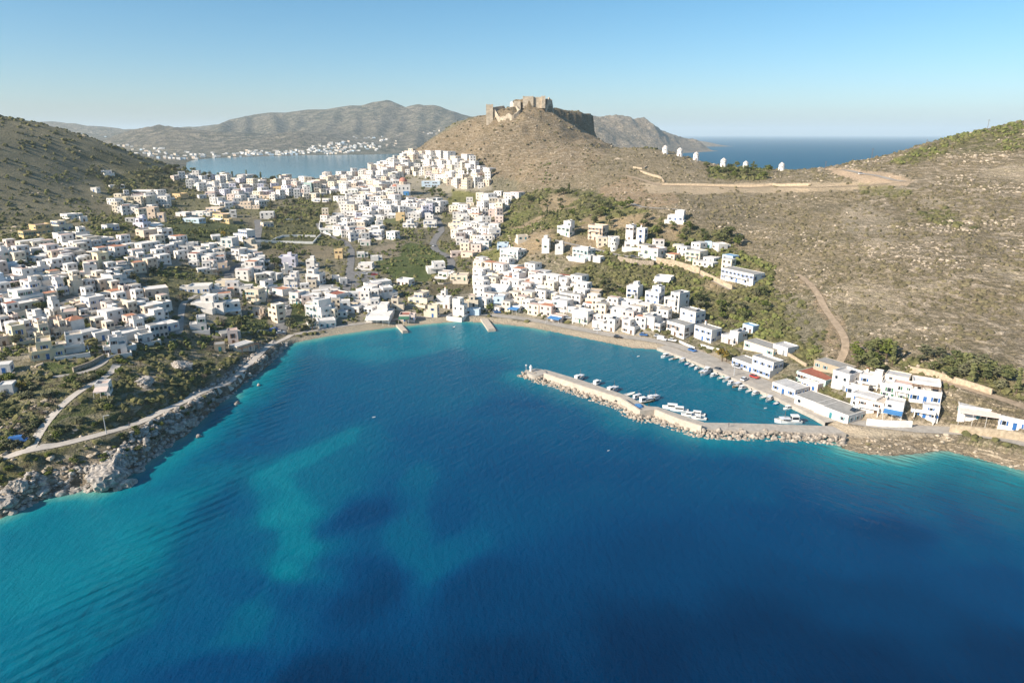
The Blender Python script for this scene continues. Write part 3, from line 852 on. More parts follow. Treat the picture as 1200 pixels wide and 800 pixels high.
WALLC = {'W': (0.73, 0.695, 0.65), 'C': (0.70, 0.61, 0.48), 'P': (0.67, 0.55, 0.49), 'O': (0.62, 0.46, 0.25), 'A': (0.67, 0.54, 0.42), 'B': (0.50, 0.61, 0.70),
         'G': (0.48, 0.46, 0.43), 'L': (0.64, 0.62, 0.70), 'M': (0.50, 0.64, 0.58), 'Y': (0.71, 0.62, 0.43), 'S': (0.42, 0.35, 0.26), 'D': (0.62, 0.60, 0.57), 'R': (0.45, 0.17, 0.10), 'U': (0.07, 0.22, 0.46)}
WALLN = {'W': 'white', 'C': 'cream', 'P': 'pink', 'O': 'ochre', 'A': 'peach', 'B': 'pale blue', 'G': 'grey', 'L': 'lilac', 'M': 'mint green', 'Y': 'pale yellow', 'S': 'stone', 'D': 'off-white', 'R': 'brick red', 'U': 'bright blue'}
MW = {k: plain('render_' + WALLN[k].replace(' ', '_'), c, 0.9, 0.15, 0.07, 0.5, dirt=0.22) for k, c in WALLC.items()}
ROOFC = {'w': (0.72, 0.69, 0.65), 'g': (0.33, 0.32, 0.30), 'c': (0.55, 0.48, 0.40), 't': (0.50, 0.24, 0.15), 'p': (0.58, 0.44, 0.38), 'r': (0.34, 0.13, 0.09), 'l': (0.52, 0.51, 0.50), 'b': (0.18, 0.34, 0.52)}
ROOFN = {'w': 'white', 'g': 'dark grey', 'c': 'beige', 't': 'terracotta', 'p': 'pinkish', 'r': 'red-brown', 'l': 'light grey', 'b': 'blue'}
MR = {k: plain('roof_' + ROOFN[k].replace(' ', '_'), c, 0.95, 0.1, 0.12, 0.4, dirt=0.35) for k, c in ROOFC.items()}
M_GLASS = plain('window_glass', (0.025, 0.035, 0.05), 0.12, 0.6, 0.3, 0.9)
SHUT = {'blue': (0.03, 0.13, 0.36), 'green': (0.05, 0.16, 0.10), 'brown': (0.13, 0.07, 0.04), 'grey': (0.22, 0.23, 0.24), 'white': (0.7, 0.7, 0.68), 'teal': (0.04, 0.22, 0.26)}
MS = {k: plain('shutter_' + k, c, 0.6, 0.3, 0.15) for k, c in SHUT.items()}
M_STONE = plain('fieldstone', (0.37, 0.31, 0.24), 0.95, 0.1, 0.35, 1.3, dirt=0.4)
M_CONC = plain('concrete', (0.42, 0.38, 0.33), 0.9, 0.15, 0.14, 0.5, dirt=0.3)
M_WHITE = plain('whitewash', (0.80, 0.78, 0.74), 0.9, 0.15, 0.08, 0.6, dirt=0.15)
M_ASPH = plain('asphalt', (0.20, 0.195, 0.19), 0.95, 0.1, 0.18, 0.4, dirt=0.2)
M_CROAD = plain('concrete_road', (0.38, 0.35, 0.31), 0.95, 0.1, 0.15, 0.3, dirt=0.25)
M_PALE = plain('pale_road', (0.52, 0.47, 0.41), 0.95, 0.1, 0.12, 0.4, dirt=0.2)
M_DIRT = plain('dirt_track', (0.40, 0.31, 0.22), 0.95, 0.05, 0.2, 0.5, dirt=0.2)
M_DARK = plain('dark_metal', (0.05, 0.05, 0.05), 0.5, 0.4)
M_METAL = plain('grey_metal', (0.45, 0.46, 0.47), 0.4, 0.5)
M_WOOD = plain('weathered_wood', (0.20, 0.13, 0.08), 0.8, 0.2)

# ------------------------------------------------------------------ small mesh builder
class MB:
    def __init__(s):
        s.v, s.f, s.m, s.mats = [], [], [], []
    def mi(s, m):
        if m not in s.mats: s.mats.append(m)
        return s.mats.index(m)
    def quad(s, pts, m):
        k = len(s.v)
        s.v.extend(pts)
        s.f.append(tuple(range(k, k + len(pts))))
        s.m.append(s.mi(m))
    def box(s, x0, x1, y0, y1, z0, z1, m, bottom=False):
        k = len(s.v)
        s.v += [(x0, y0, z0), (x1, y0, z0), (x1, y1, z0), (x0, y1, z0), (x0, y0, z1), (x1, y0, z1), (x1, y1, z1), (x0, y1, z1)]
        fs = [(0, 1, 5, 4), (1, 2, 6, 5), (2, 3, 7, 6), (3, 0, 4, 7), (4, 5, 6, 7)] + ([(3, 2, 1, 0)] if bottom else [])
        s.f += [tuple(k + i for i in f) for f in fs]
        s.m += [s.mi(m)] * len(fs)
    def lathe(s, prof, n, m, cx=0, cy=0, cap=True):
        k = len(s.v)
        for r, z in prof:
            for i in range(n):
                a = 2 * math.pi * i / n
                s.v.append((cx + r * math.cos(a), cy + r * math.sin(a), z))
        for j in range(len(prof) - 1):
            for i in range(n):
                i2 = (i + 1) % n
                s.f.append((k + j * n + i, k + j * n + i2, k + (j + 1) * n + i2, k + (j + 1) * n + i))
                s.m.append(s.mi(m))
        if cap:
            s.f.append(tuple(k + (len(prof) - 1) * n + i for i in range(n)))
            s.m.append(s.mi(m))
    def tube(s, p, q, r, m, n=6, r2=None):
        p, q = Vector(p), Vector(q)
        r2 = r if r2 is None else r2
        d = (q - p).normalized()
        a = d.orthogonal().normalized()
        b = d.cross(a)
        k = len(s.v)
        for c, rr in ((p, r), (q, r2)):
            for i in range(n):
                t = 2 * math.pi * i / n
                s.v.append(tuple(c + (a * math.cos(t) + b * math.sin(t)) * rr))
        for i in range(n):
            s.f.append((k + i, k + (i + 1) % n, k + n + (i + 1) % n, k + n + i))
            s.m.append(s.mi(m))
        s.f.append(tuple(k + n + i for i in range(n)))
        s.m.append(s.mi(m))
    def mesh(s, name, sm=False):
        me = bpy.data.meshes.new(name)
        me.from_pydata(s.v, [], s.f)
        for m in s.mats: me.materials.append(m)
        me.polygons.foreach_set("material_index", s.m)
        if sm: me.polygons.foreach_set("use_smooth", [True] * len(s.f))
        me.update()
        return me
    def obj(s, name, parent=None, loc=None, sm=False):
        return new_obj(name, s.mesh(name, sm), parent, loc)

def empty(name, loc, rz=0.0):
    o = bpy.data.objects.new(name, None)
    o.empty_display_size = 1.0
    o.location = loc
    o.rotation_euler = (0, 0, rz)
    COL.objects.link(o)
    return o

# ================================================================== ROADS
def strip(name, px, width, m, lift=0.16, step=2.0, nacross=4, world=False):
    if world:
        P = np.array(px, float)
    else:
        P = hit([p[0] for p in px], [p[1] for p in px])[:, :2]
    seg = np.hypot(*np.diff(P, axis=0).T)
    cum = np.concatenate([[0], np.cumsum(seg)])
    n = max(3, int(cum[-1] / step))
    s = np.linspace(0, cum[-1], n)
    cx, cy = np.interp(s, cum, P[:, 0]), np.interp(s, cum, P[:, 1])
    for _ in range(4):                       # soften the corners
        cx[1:-1] = (cx[:-2] + 2 * cx[1:-1] + cx[2:]) / 4
        cy[1:-1] = (cy[:-2] + 2 * cy[1:-1] + cy[2:]) / 4
    tx, ty = np.gradient(cx), np.gradient(cy)
    L = np.hypot(tx, ty) + 1e-9
    nx_, ny_ = -ty / L, tx / L
    wv = width * (1 + 0.12 * fbm(cx, cy, 12, 2, 91))
    o = np.linspace(-0.5, 0.5, nacross + 1)
    X = cx[:, None] + nx_[:, None] * o[None, :] * wv[:, None]
    Y = cy[:, None] + ny_[:, None] * o[None, :] * wv[:, None]
    Z = ground(X, Y) + lift
    V = np.stack([X.ravel(), Y.ravel(), Z.ravel()], 1)
    ob = new_obj(name, np_mesh(name, V, grid_faces(n, nacross + 1)[:, ::-1], [m], smooth_shade=True))
    return tag(ob, kind="structure"), np.stack([cx, cy], 1)

road_lines = []
for (nm, px, wd, mn), ln0 in zip(ROADS, road_centres):
    m = {'asph': M_ASPH, 'conc': M_CROAD, 'pale': M_PALE, 'dirt': M_DIRT}[mn]
    o, ln = strip(nm, ln0, wd, m, world=True)
    road_lines.append((nm, wd, ln, m))
# car park behind the beach
def patch(name, px, m, lift=0.2):
    P = hit([p[0] for p in px], [p[1] for p in px])[:, :2]
    c = P.mean(0)
    rings = [P * (1 - f) + c * f for f in (0, 0.25, 0.5, 0.75, 0.97)]
    dense = []
    for rg in rings:
        q_ = np.concatenate([rg, rg[:1]])
        s_ = np.linspace(0, len(P), len(P) * 8, endpoint=False)
        dense.append(np.stack([np.interp(s_, np.arange(len(P) + 1), q_[:, 0]), np.interp(s_, np.arange(len(P) + 1), q_[:, 1])], 1))
    n = len(dense[0])
    V = np.concatenate(dense)
    V = np.column_stack([V, ground(V[:, 0], V[:, 1]) + lift])
    F = [(j * n + i, j * n + (i + 1) % n, (j + 1) * n + (i + 1) % n, (j + 1) * n + i) for j in range(len(dense) - 1) for i in range(n)]
    o = new_obj(name, np_mesh(name, V, np.array(F), [m]))
    return tag(o, kind="structure")
patch('car_park', [(413, 318), (444, 319), (440, 330), (428, 340), (412, 336)], M_ASPH)

# quay: a stone faced apron along the harbour
qpx = [(772, 410), (789, 416), (812, 425), (835, 434), (860, 445.5), (888, 458.5), (908, 467), (932, 479), (955, 490), (970, 499)]
Q = np.array(px_line(qpx))
cum = np.concatenate([[0], np.cumsum(np.hypot(*np.diff(Q, axis=0).T))])
sq = np.linspace(0, cum[-1], 60)
qx, qy = np.interp(sq, cum, Q[:, 0]), np.interp(sq, cum, Q[:, 1])
tx, ty = np.gradient(qx), np.gradient(qy)
L = np.hypot(tx, ty)
nx_, ny_ = -ty / L, tx / L              # towards the land
prof = [(-1.3, -1.5), (-1.3, 1.45), (0.0, 1.5), (2.5, 1.56), (5.0, 1.62), (5.0, 0.0)]
V = np.concatenate([np.column_stack([qx + nx_ * a, qy + ny_ * a, np.full(60, z)]) for a, z in prof])
F = [(j * 60 + i, j * 60 + i + 1, (j + 1) * 60 + i + 1, (j + 1) * 60 + i) for j in range(len(prof) - 1) for i in range(59)]
tag(new_obj('quay', np_mesh('quay', V, np.array(F), [M_CONC])), kind="structure")
QUAY = (qx, qy, nx_, ny_)

# ================================================================== HOUSES
FLOOR = 3.0
win_cache = {}
def window_mesh(w, h, shut, proud=0.05):
    key = (round(w, 1), round(h, 1), shut)
    if key not in win_cache:
        mb = MB()
        fr = MS['white'] if shut != 'white' else MS['grey']
        mb.box(-w / 2, w / 2, -0.04, 0, 0, h, M_GLASS, True)
        for x0, x1, z0, z1 in ((-w / 2 - 0.12, -w / 2, -0.1, h + 0.1), (w / 2, w / 2 + 0.12, -0.1, h + 0.1), (-w / 2, w / 2, h, h + 0.1), (-w / 2, w / 2, -0.1, 0)):
            mb.box(x0, x1, -0.12, 0, z0, z1, fr, True)
        if shut not in ('white', 'grey'):
            for s_ in (-1, 1):
                a, c = sorted((s_ * (w / 2 + 0.12), s_ * (w / 2 + 0.12 + w * 0.45)))
                mb.box(a, c, -0.09, 0, 0, h, MS[shut], True)
        win_cache[key] = mb
    return win_cache[key]
win_data = {}
def window_data(kind, *a):
    k = (kind,) + tuple(round(x, 1) if isinstance(x, float) else x for x in a)
    if k not in win_data:
        win_data[k] = window_mesh(*a).mesh(kind)
    return win_data[k]
def door_mesh(shut):
    mb = MB()
    mb.box(-0.55, 0.55, -0.05, 0, 0, 2.15, MS[shut if shut != 'white' else 'brown'], True)
    for x0, x1, z0, z1 in ((-0.68, -0.55, 0, 2.28), (0.55, 0.68, 0, 2.28), (-0.55, 0.55, 2.15, 2.28)):
        mb.box(x0, x1, -0.12, 0, z0, z1, MS['white'], True)
    return mb
door_cache = {}
def door_data(shut):
    if shut not in door_cache: door_cache[shut] = door_mesh(shut).mesh('door')
    return door_cache[shut]

def shell(mb, x0, x1, y0, y1, z0, z1, m, par=0.55, th=0.22):
    "outer walls with a parapet round a sunken roof"
    zt = z1 + par
    o = [(x0, y0), (x1, y0), (x1, y1), (x0, y1)]
    i = [(x0 + th, y0 + th), (x1 - th, y0 + th), (x1 - th, y1 - th), (x0 + th, y1 - th)]
    for k in range(4):
        a, b_ = o[k], o[(k + 1) % 4]
        c, d = i[k], i[(k + 1) % 4]
        mb.quad([(*a, z0), (*b_, z0), (*b_, zt), (*a, zt)], m)
        mb.quad([(*a, zt), (*b_, zt), (*d, zt), (*c, zt)], m)
        mb.quad([(*d, z1 - 0.05), (*c, z1 - 0.05), (*c, zt), (*d, zt)], m)
def roof_plate(mb, x0, x1, y0, y1, z1, m, th=0.22):
    mb.quad([(x0 + th, y0 + th, z1), (x1 - th, y0 + th, z1), (x1 - th, y1 - th, z1), (x0 + th, y1 - th, z1)], m)

HOUSES = []          # (root, x, y, radius)
def make_house(x, y, z, yaw, w, d, st, wc, rc, seed, detail, low, feats, shut):
    r = random.Random(seed)
    W, RF = MW[wc], MR[rc]
    root = empty('house', (x, y, z), yaw)
    zb = min(0, low - z) - 0.7
    blocks = []          # x0,x1,y0,y1,z0,z1, roof material
    full = st
    if 'step' in feats and st >= 2:
        hx = w / 2
        blocks.append((-hx, hx, -d / 2, d / 2, zb, FLOOR * (st - 1) + 0.2, RF, 'wall'))
        cut = r.uniform(0.30, 0.5) * w
        if 'flip' in feats: ux0, ux1 = -hx + 0.003, hx - cut
        else: ux0, ux1 = -hx + cut, hx - 0.003
        blocks.append((ux0, ux1, -d / 2 + (1.6 if 'terrace' in feats else 0.004), d / 2 - 0.004, FLOOR * (st - 1) + 0.15, FLOOR * st + 0.3, RF, 'upper_storey'))
    else:
        blocks.append((-w / 2, w / 2, -d / 2, d / 2, zb, FLOOR * st + 0.3, RF, 'wall'))
    if 'annex' in feats:
        aw, ad = r.uniform(0.35, 0.55) * w, d * r.uniform(0.5, 0.8)
        sgn = -1 if 'flip' in feats else 1
        ax0, ax1 = sorted((sgn * (w / 2 + 0.003), sgn * (w / 2 + aw)))
        blocks.append((ax0, ax1, -d / 2 + 0.4, -d / 2 + 0.4 + ad, zb, FLOOR * max(1, st - 1), MR[r.choice('wlc')], 'annexe'))
    wins = []
    top_roof = root
    for bi, (x0, x1, y0, y1, z0, z1, rm, nm) in enumerate(blocks):
        mb = MB()
        gable = 'gable' in feats and bi == 0
        hipd = 'hip' in feats and bi == 0
        if gable or hipd:
            mb.box(x0, x1, y0, y1, z0, z1, W)
            mb.obj(nm, root)
            rb = MB()
            e, rh = 0.35, 0.28 * (y1 - y0)
            ym = (y0 + y1) / 2
            ins = (y1 - y0) * 0.45 if hipd else 0.0
            A = [(x0 - e, y0 - e, z1 + 0.02), (x1 + e, y0 - e, z1 + 0.02), (x1 + e, y1 + e, z1 + 0.02), (x0 - e, y1 + e, z1 + 0.02)]
            r0, r1 = (x0 - e + ins, ym, z1 + rh), (x1 + e - ins, ym, z1 + rh)
            rb.quad([A[0], A[1], r1, r0], rm)
            rb.quad([A[2], A[3], r0, r1], rm)
            gm = rm if hipd else W
            rb.quad([A[1], A[2], r1], gm)
            rb.quad([A[3], A[0], r0], gm)
            rb.quad([A[3], A[2], A[1], A[0]], rm)
            rb.obj('roof', root)
        else:
            par = 0.12 if 'slab' in feats else r.choice((0.35, 0.55, 0.8))
            shell(mb, x0, x1, y0, y1, z0, z1, W, par)
            mb.obj(nm, root)
            rb = MB()
            roof_plate(rb, x0, x1, y0, y1, z1, rm)
            top_roof = rb.obj('roof', root) if bi <= 1 and nm != 'annexe' else (rb.obj('roof', root), top_roof)[1]
        # openings
        nf = 1 if nm in ('upper_storey', 'annexe') else st
        base = FLOOR * (st - 1) + 0.3 if nm == 'upper_storey' else 0.0
        levels = max(1, int(round((z1 - max(base, 0)) / FLOOR)))
        ww = r.choice((0.9, 1.1, 1.3))
        for lv in range(levels):
            zc = base + lv * FLOOR + 0.95
            for face in range(4):
                if face == 2 and not detail: continue
                ln = (x1 - x0) if face in (0, 2) else (y1 - y0)
                n = max(1, int(ln / r.uniform(2.6, 3.6)))
                for k in range(n):
                    if r.random() < (0.18 if face in (0,) else 0.35): continue
                    p = (k + 0.5) / n * ln - ln / 2
                    cx, cy = (x0 + x1) / 2, (y0 + y1) / 2
                    if face == 0: pos, rz = (cx + p, y0, zc), 0
                    elif face == 1: pos, rz = (x1, cy + p, zc), math.pi / 2
                    elif face == 2: pos, rz = (cx - p, y1, zc), math.pi
                    else: pos, rz = (x0, cy - p, zc), -math.pi / 2
                    tall = lv > 0 and r.random() < 0.35
                    is_door = lv == 0 and face == 0 and k == n // 2 and nm == 'wall'
                    if nm == 'wall' and 'annex' in feats and lv < max(1, st - 1) and ((face == 1 and 'flip' not in feats) or (face == 3 and 'flip' in feats)): continue
                    if nm == 'annexe' and ((face == 3 and 'flip' not in feats) or (face == 1 and 'flip' in feats)): continue
                    wins.append((pos if not (is_door or tall) else (pos[0], pos[1], pos[2] - 0.93), rz, 'door' if is_door else 'window', ww if not tall else 1.2, 1.25 if not tall else 2.1))
    if 'gable' in feats: pass
    if detail:
        for pos, rz, kind, ww, wh in wins:
            o = new_obj(kind, door_data(shut) if kind == 'door' else window_data('window', ww, wh, shut), root, pos)
            o.rotation_euler = (0, 0, rz)
    elif wins:
        mb = MB()
        for pos, rz, kind, ww, wh in wins:
            k = len(mb.v)
            c, s_ = math.cos(rz), math.sin(rz)
            mm = M_GLASS if kind == 'window' else MS[shut]
            hw = ww / 2 if kind == 'window' else 0.55
            hh = wh if kind == 'window' else 2.15
            sub = MB()
            sub.box(-hw, hw, -0.06, 0, 0, hh, mm, True)
            if kind == 'window' and shut not in ('white', 'grey'):
                sub.box(-hw - 0.45, -hw - 0.02, -0.09, 0, 0, hh, MS[shut], True)
                sub.box(hw + 0.02, hw + 0.45, -0.09, 0, 0, hh, MS[shut], True)
            for i, p in enumerate(sub.v):
                mb.v.append((pos[0] + p[0] * c - p[1] * s_, pos[1] + p[0] * s_ + p[1] * c, pos[2] + p[2]))
            for f, mi_ in zip(sub.f, sub.m):
                mb.f.append(tuple(k + i for i in f))
                mb.m.append(mb.mi(sub.mats[mi_]))
        tag(mb.obj('window', root), kind="stuff")
    top = blocks[1] if len(blocks) > 1 and blocks[1][7] == 'upper_storey' else blocks[0]
    if 'gable' not in feats and 'hip' not in feats:
        if 'stairbox' in feats:
            mb = MB()
            sx_, sy_ = top[0] + 0.3 + r.random() * max(0.1, top[1] - top[0] - 3.4), top[3] - 3.2
            shell(mb, sx_, sx_ + 2.6, sy_, sy_ + 2.9, top[5] - 0.04, top[5] + 2.4, W, 0.15)
            roof_plate(mb, sx_, sx_ + 2.6, sy_, sy_ + 2.9, top[5] + 2.4, RF)
            mb.obj('stair_box', top_roof)
        if 'tank' in feats:
            mb = MB()
            tx_, ty_ = top[1] - 1.9, (top[2] + top[3]) / 2 + 0.4
            zt = top[5]
            mb.quad([(tx_ - 0.9, ty_ - 1.2, zt + 0.25), (tx_ + 0.9, ty_ - 1.2, zt + 0.25), (tx_ + 0.9, ty_ + 0.2, zt + 1.2), (tx_ - 0.9, ty_ + 0.2, zt + 1.2)], M_GLASS)
            mb.quad([(tx_ - 0.9, ty_ + 0.2, zt + 1.15), (tx_ + 0.9, ty_ + 0.2, zt + 1.15), (tx_ + 0.9, ty_ - 1.2, zt + 0.2), (tx_ - 0.9, ty_ - 1.2, zt + 0.2)], M_METAL)
            mb.tube((tx_ - 0.8, ty_ + 0.45, zt + 1.35), (tx_ + 0.8, ty_ + 0.45, zt + 1.35), 0.28, M_METAL, 8)
            for px_ in (-0.8, 0.8):
                mb.tube((tx_ + px_, ty_ + 0.45, zt - 0.02), (tx_ + px_, ty_ + 0.45, zt + 1.1), 0.05, M_METAL, 4)
            mb.obj('solar_heater', top_roof)
    if 'chimney' in feats:
        mb = MB()
        cx_, cy_ = top[0] + 1.2, top[3] - 1.3
        mb.box(cx_, cx_ + 0.7, cy_, cy_ + 0.7, top[5] - 0.3, top[5] + 1.9, W)
        mb.box(cx_ - 0.12, cx_ + 0.82, cy_ - 0.12, cy_ + 0.82, top[5] + 1.9, top[5] + 2.08, MR['t'], True)
        mb.obj('chimney', top_roof)
    if 'balcony' in feats and st >= 2:
        mb = MB()
        bx0, bx1 = -w * 0.38, w * 0.38
        zf = FLOOR * (st - 1) + 0.1
        mb.box(bx0, bx1, -d / 2 - 1.5, -d / 2 - 0.003, zf - 0.18, zf, W, True)
        mb.box(bx0, bx1, -d / 2 - 1.5, -d / 2 - 1.38, zf, zf + 0.9, W)
        for xx in (bx0, bx1 - 0.12):
            mb.box(xx, xx + 0.12, -d / 2 - 1.38, -d / 2 - 0.003, zf, zf + 0.9, W)
        for xx in (bx0 + 0.1, bx1 - 0.4):
            mb.box(xx, xx + 0.3, -d / 2 - 1.45, -d / 2 - 1.15, zb, zf - 0.18, W)
        mb.obj('balcony', root)
    if 'awning' in feats:
        mb = MB()
        am = {'green': MS['green'], 'blue': MW['U'], 'pink': MW['P']}.get(feats[feats.index('awning') + 1], M_WHITE)
        mb.quad([(-w / 2, -d / 2 - 3.2, 2.3), (w / 2, -d / 2 - 3.2, 2.3), (w / 2, -d / 2 - 0.02, 2.9), (-w / 2, -d / 2 - 0.02, 2.9)], am)
        mb.quad([(-w / 2, -d / 2 - 3.2, 2.0), (w / 2, -d / 2 - 3.2, 2.0), (w / 2, -d / 2 - 3.2, 2.3), (-w / 2, -d / 2 - 3.2, 2.3)], am)
        n = max(2, int(w / 3))
        for i in range(n + 1):
            xx = -w / 2 + 0.1 + (w - 0.2) * i / n
            mb.tube((xx, -d / 2 - 3.1, zb), (xx, -d / 2 - 3.1, 2.28), 0.06, M_WHITE, 5)
        mb.obj('awning', root)
    if 'pergola' in feats:
        mb = MB()
        n = max(2, int(w / 2.6))
        for i in range(n + 1):
            xx = -w / 2 + 0.15 + (w - 0.3) * i / n
            mb.tube((xx, -d / 2 - 3.0, zb), (xx, -d / 2 - 3.0, 2.6), 0.09, M_WOOD, 5)
            mb.box(xx - 0.06, xx + 0.06, -d / 2 - 3.3, -d / 2 - 0.01, 2.6, 2.75, M_WOOD, True)
        for i in range(6):
            yy = -d / 2 - 3.2 + i * 0.55
            mb.box(-w / 2 - 0.2, w / 2 + 0.2, yy, yy + 0.1, 2.75, 2.83, M_WOOD, True)
        mb.obj('pergola', root)
    if 'yard' in feats:
        mb = MB()
        yd = r.uniform(3.5, 6)
        e = 0.3
        hgt = 1.1
        for x0, x1, y0, y1 in ((-w / 2 - 1.2, w / 2 + 1.2, -d / 2 - yd, -d / 2 - yd + e), (-w / 2 - 1.2, -w / 2 - 0.9, -d / 2 - yd + e, d * 0.2), (w / 2 + 0.9, w / 2 + 1.2, -d / 2 - yd + e, d * 0.2)):
            mb.box(x0, x1, y0, y1, zb - 1.2, hgt, W)
        mb.quad([(-w / 2 - 0.9, -d / 2 - yd + e, 0.12), (w / 2 + 0.9, -d / 2 - yd + e, 0.12), (w / 2 + 0.9, -d / 2 - 0.004, 0.12), (-w / 2 - 0.9, -d / 2 - 0.004, 0.12)], M_CONC)
        mb.obj('yard_wall', root)
    return root
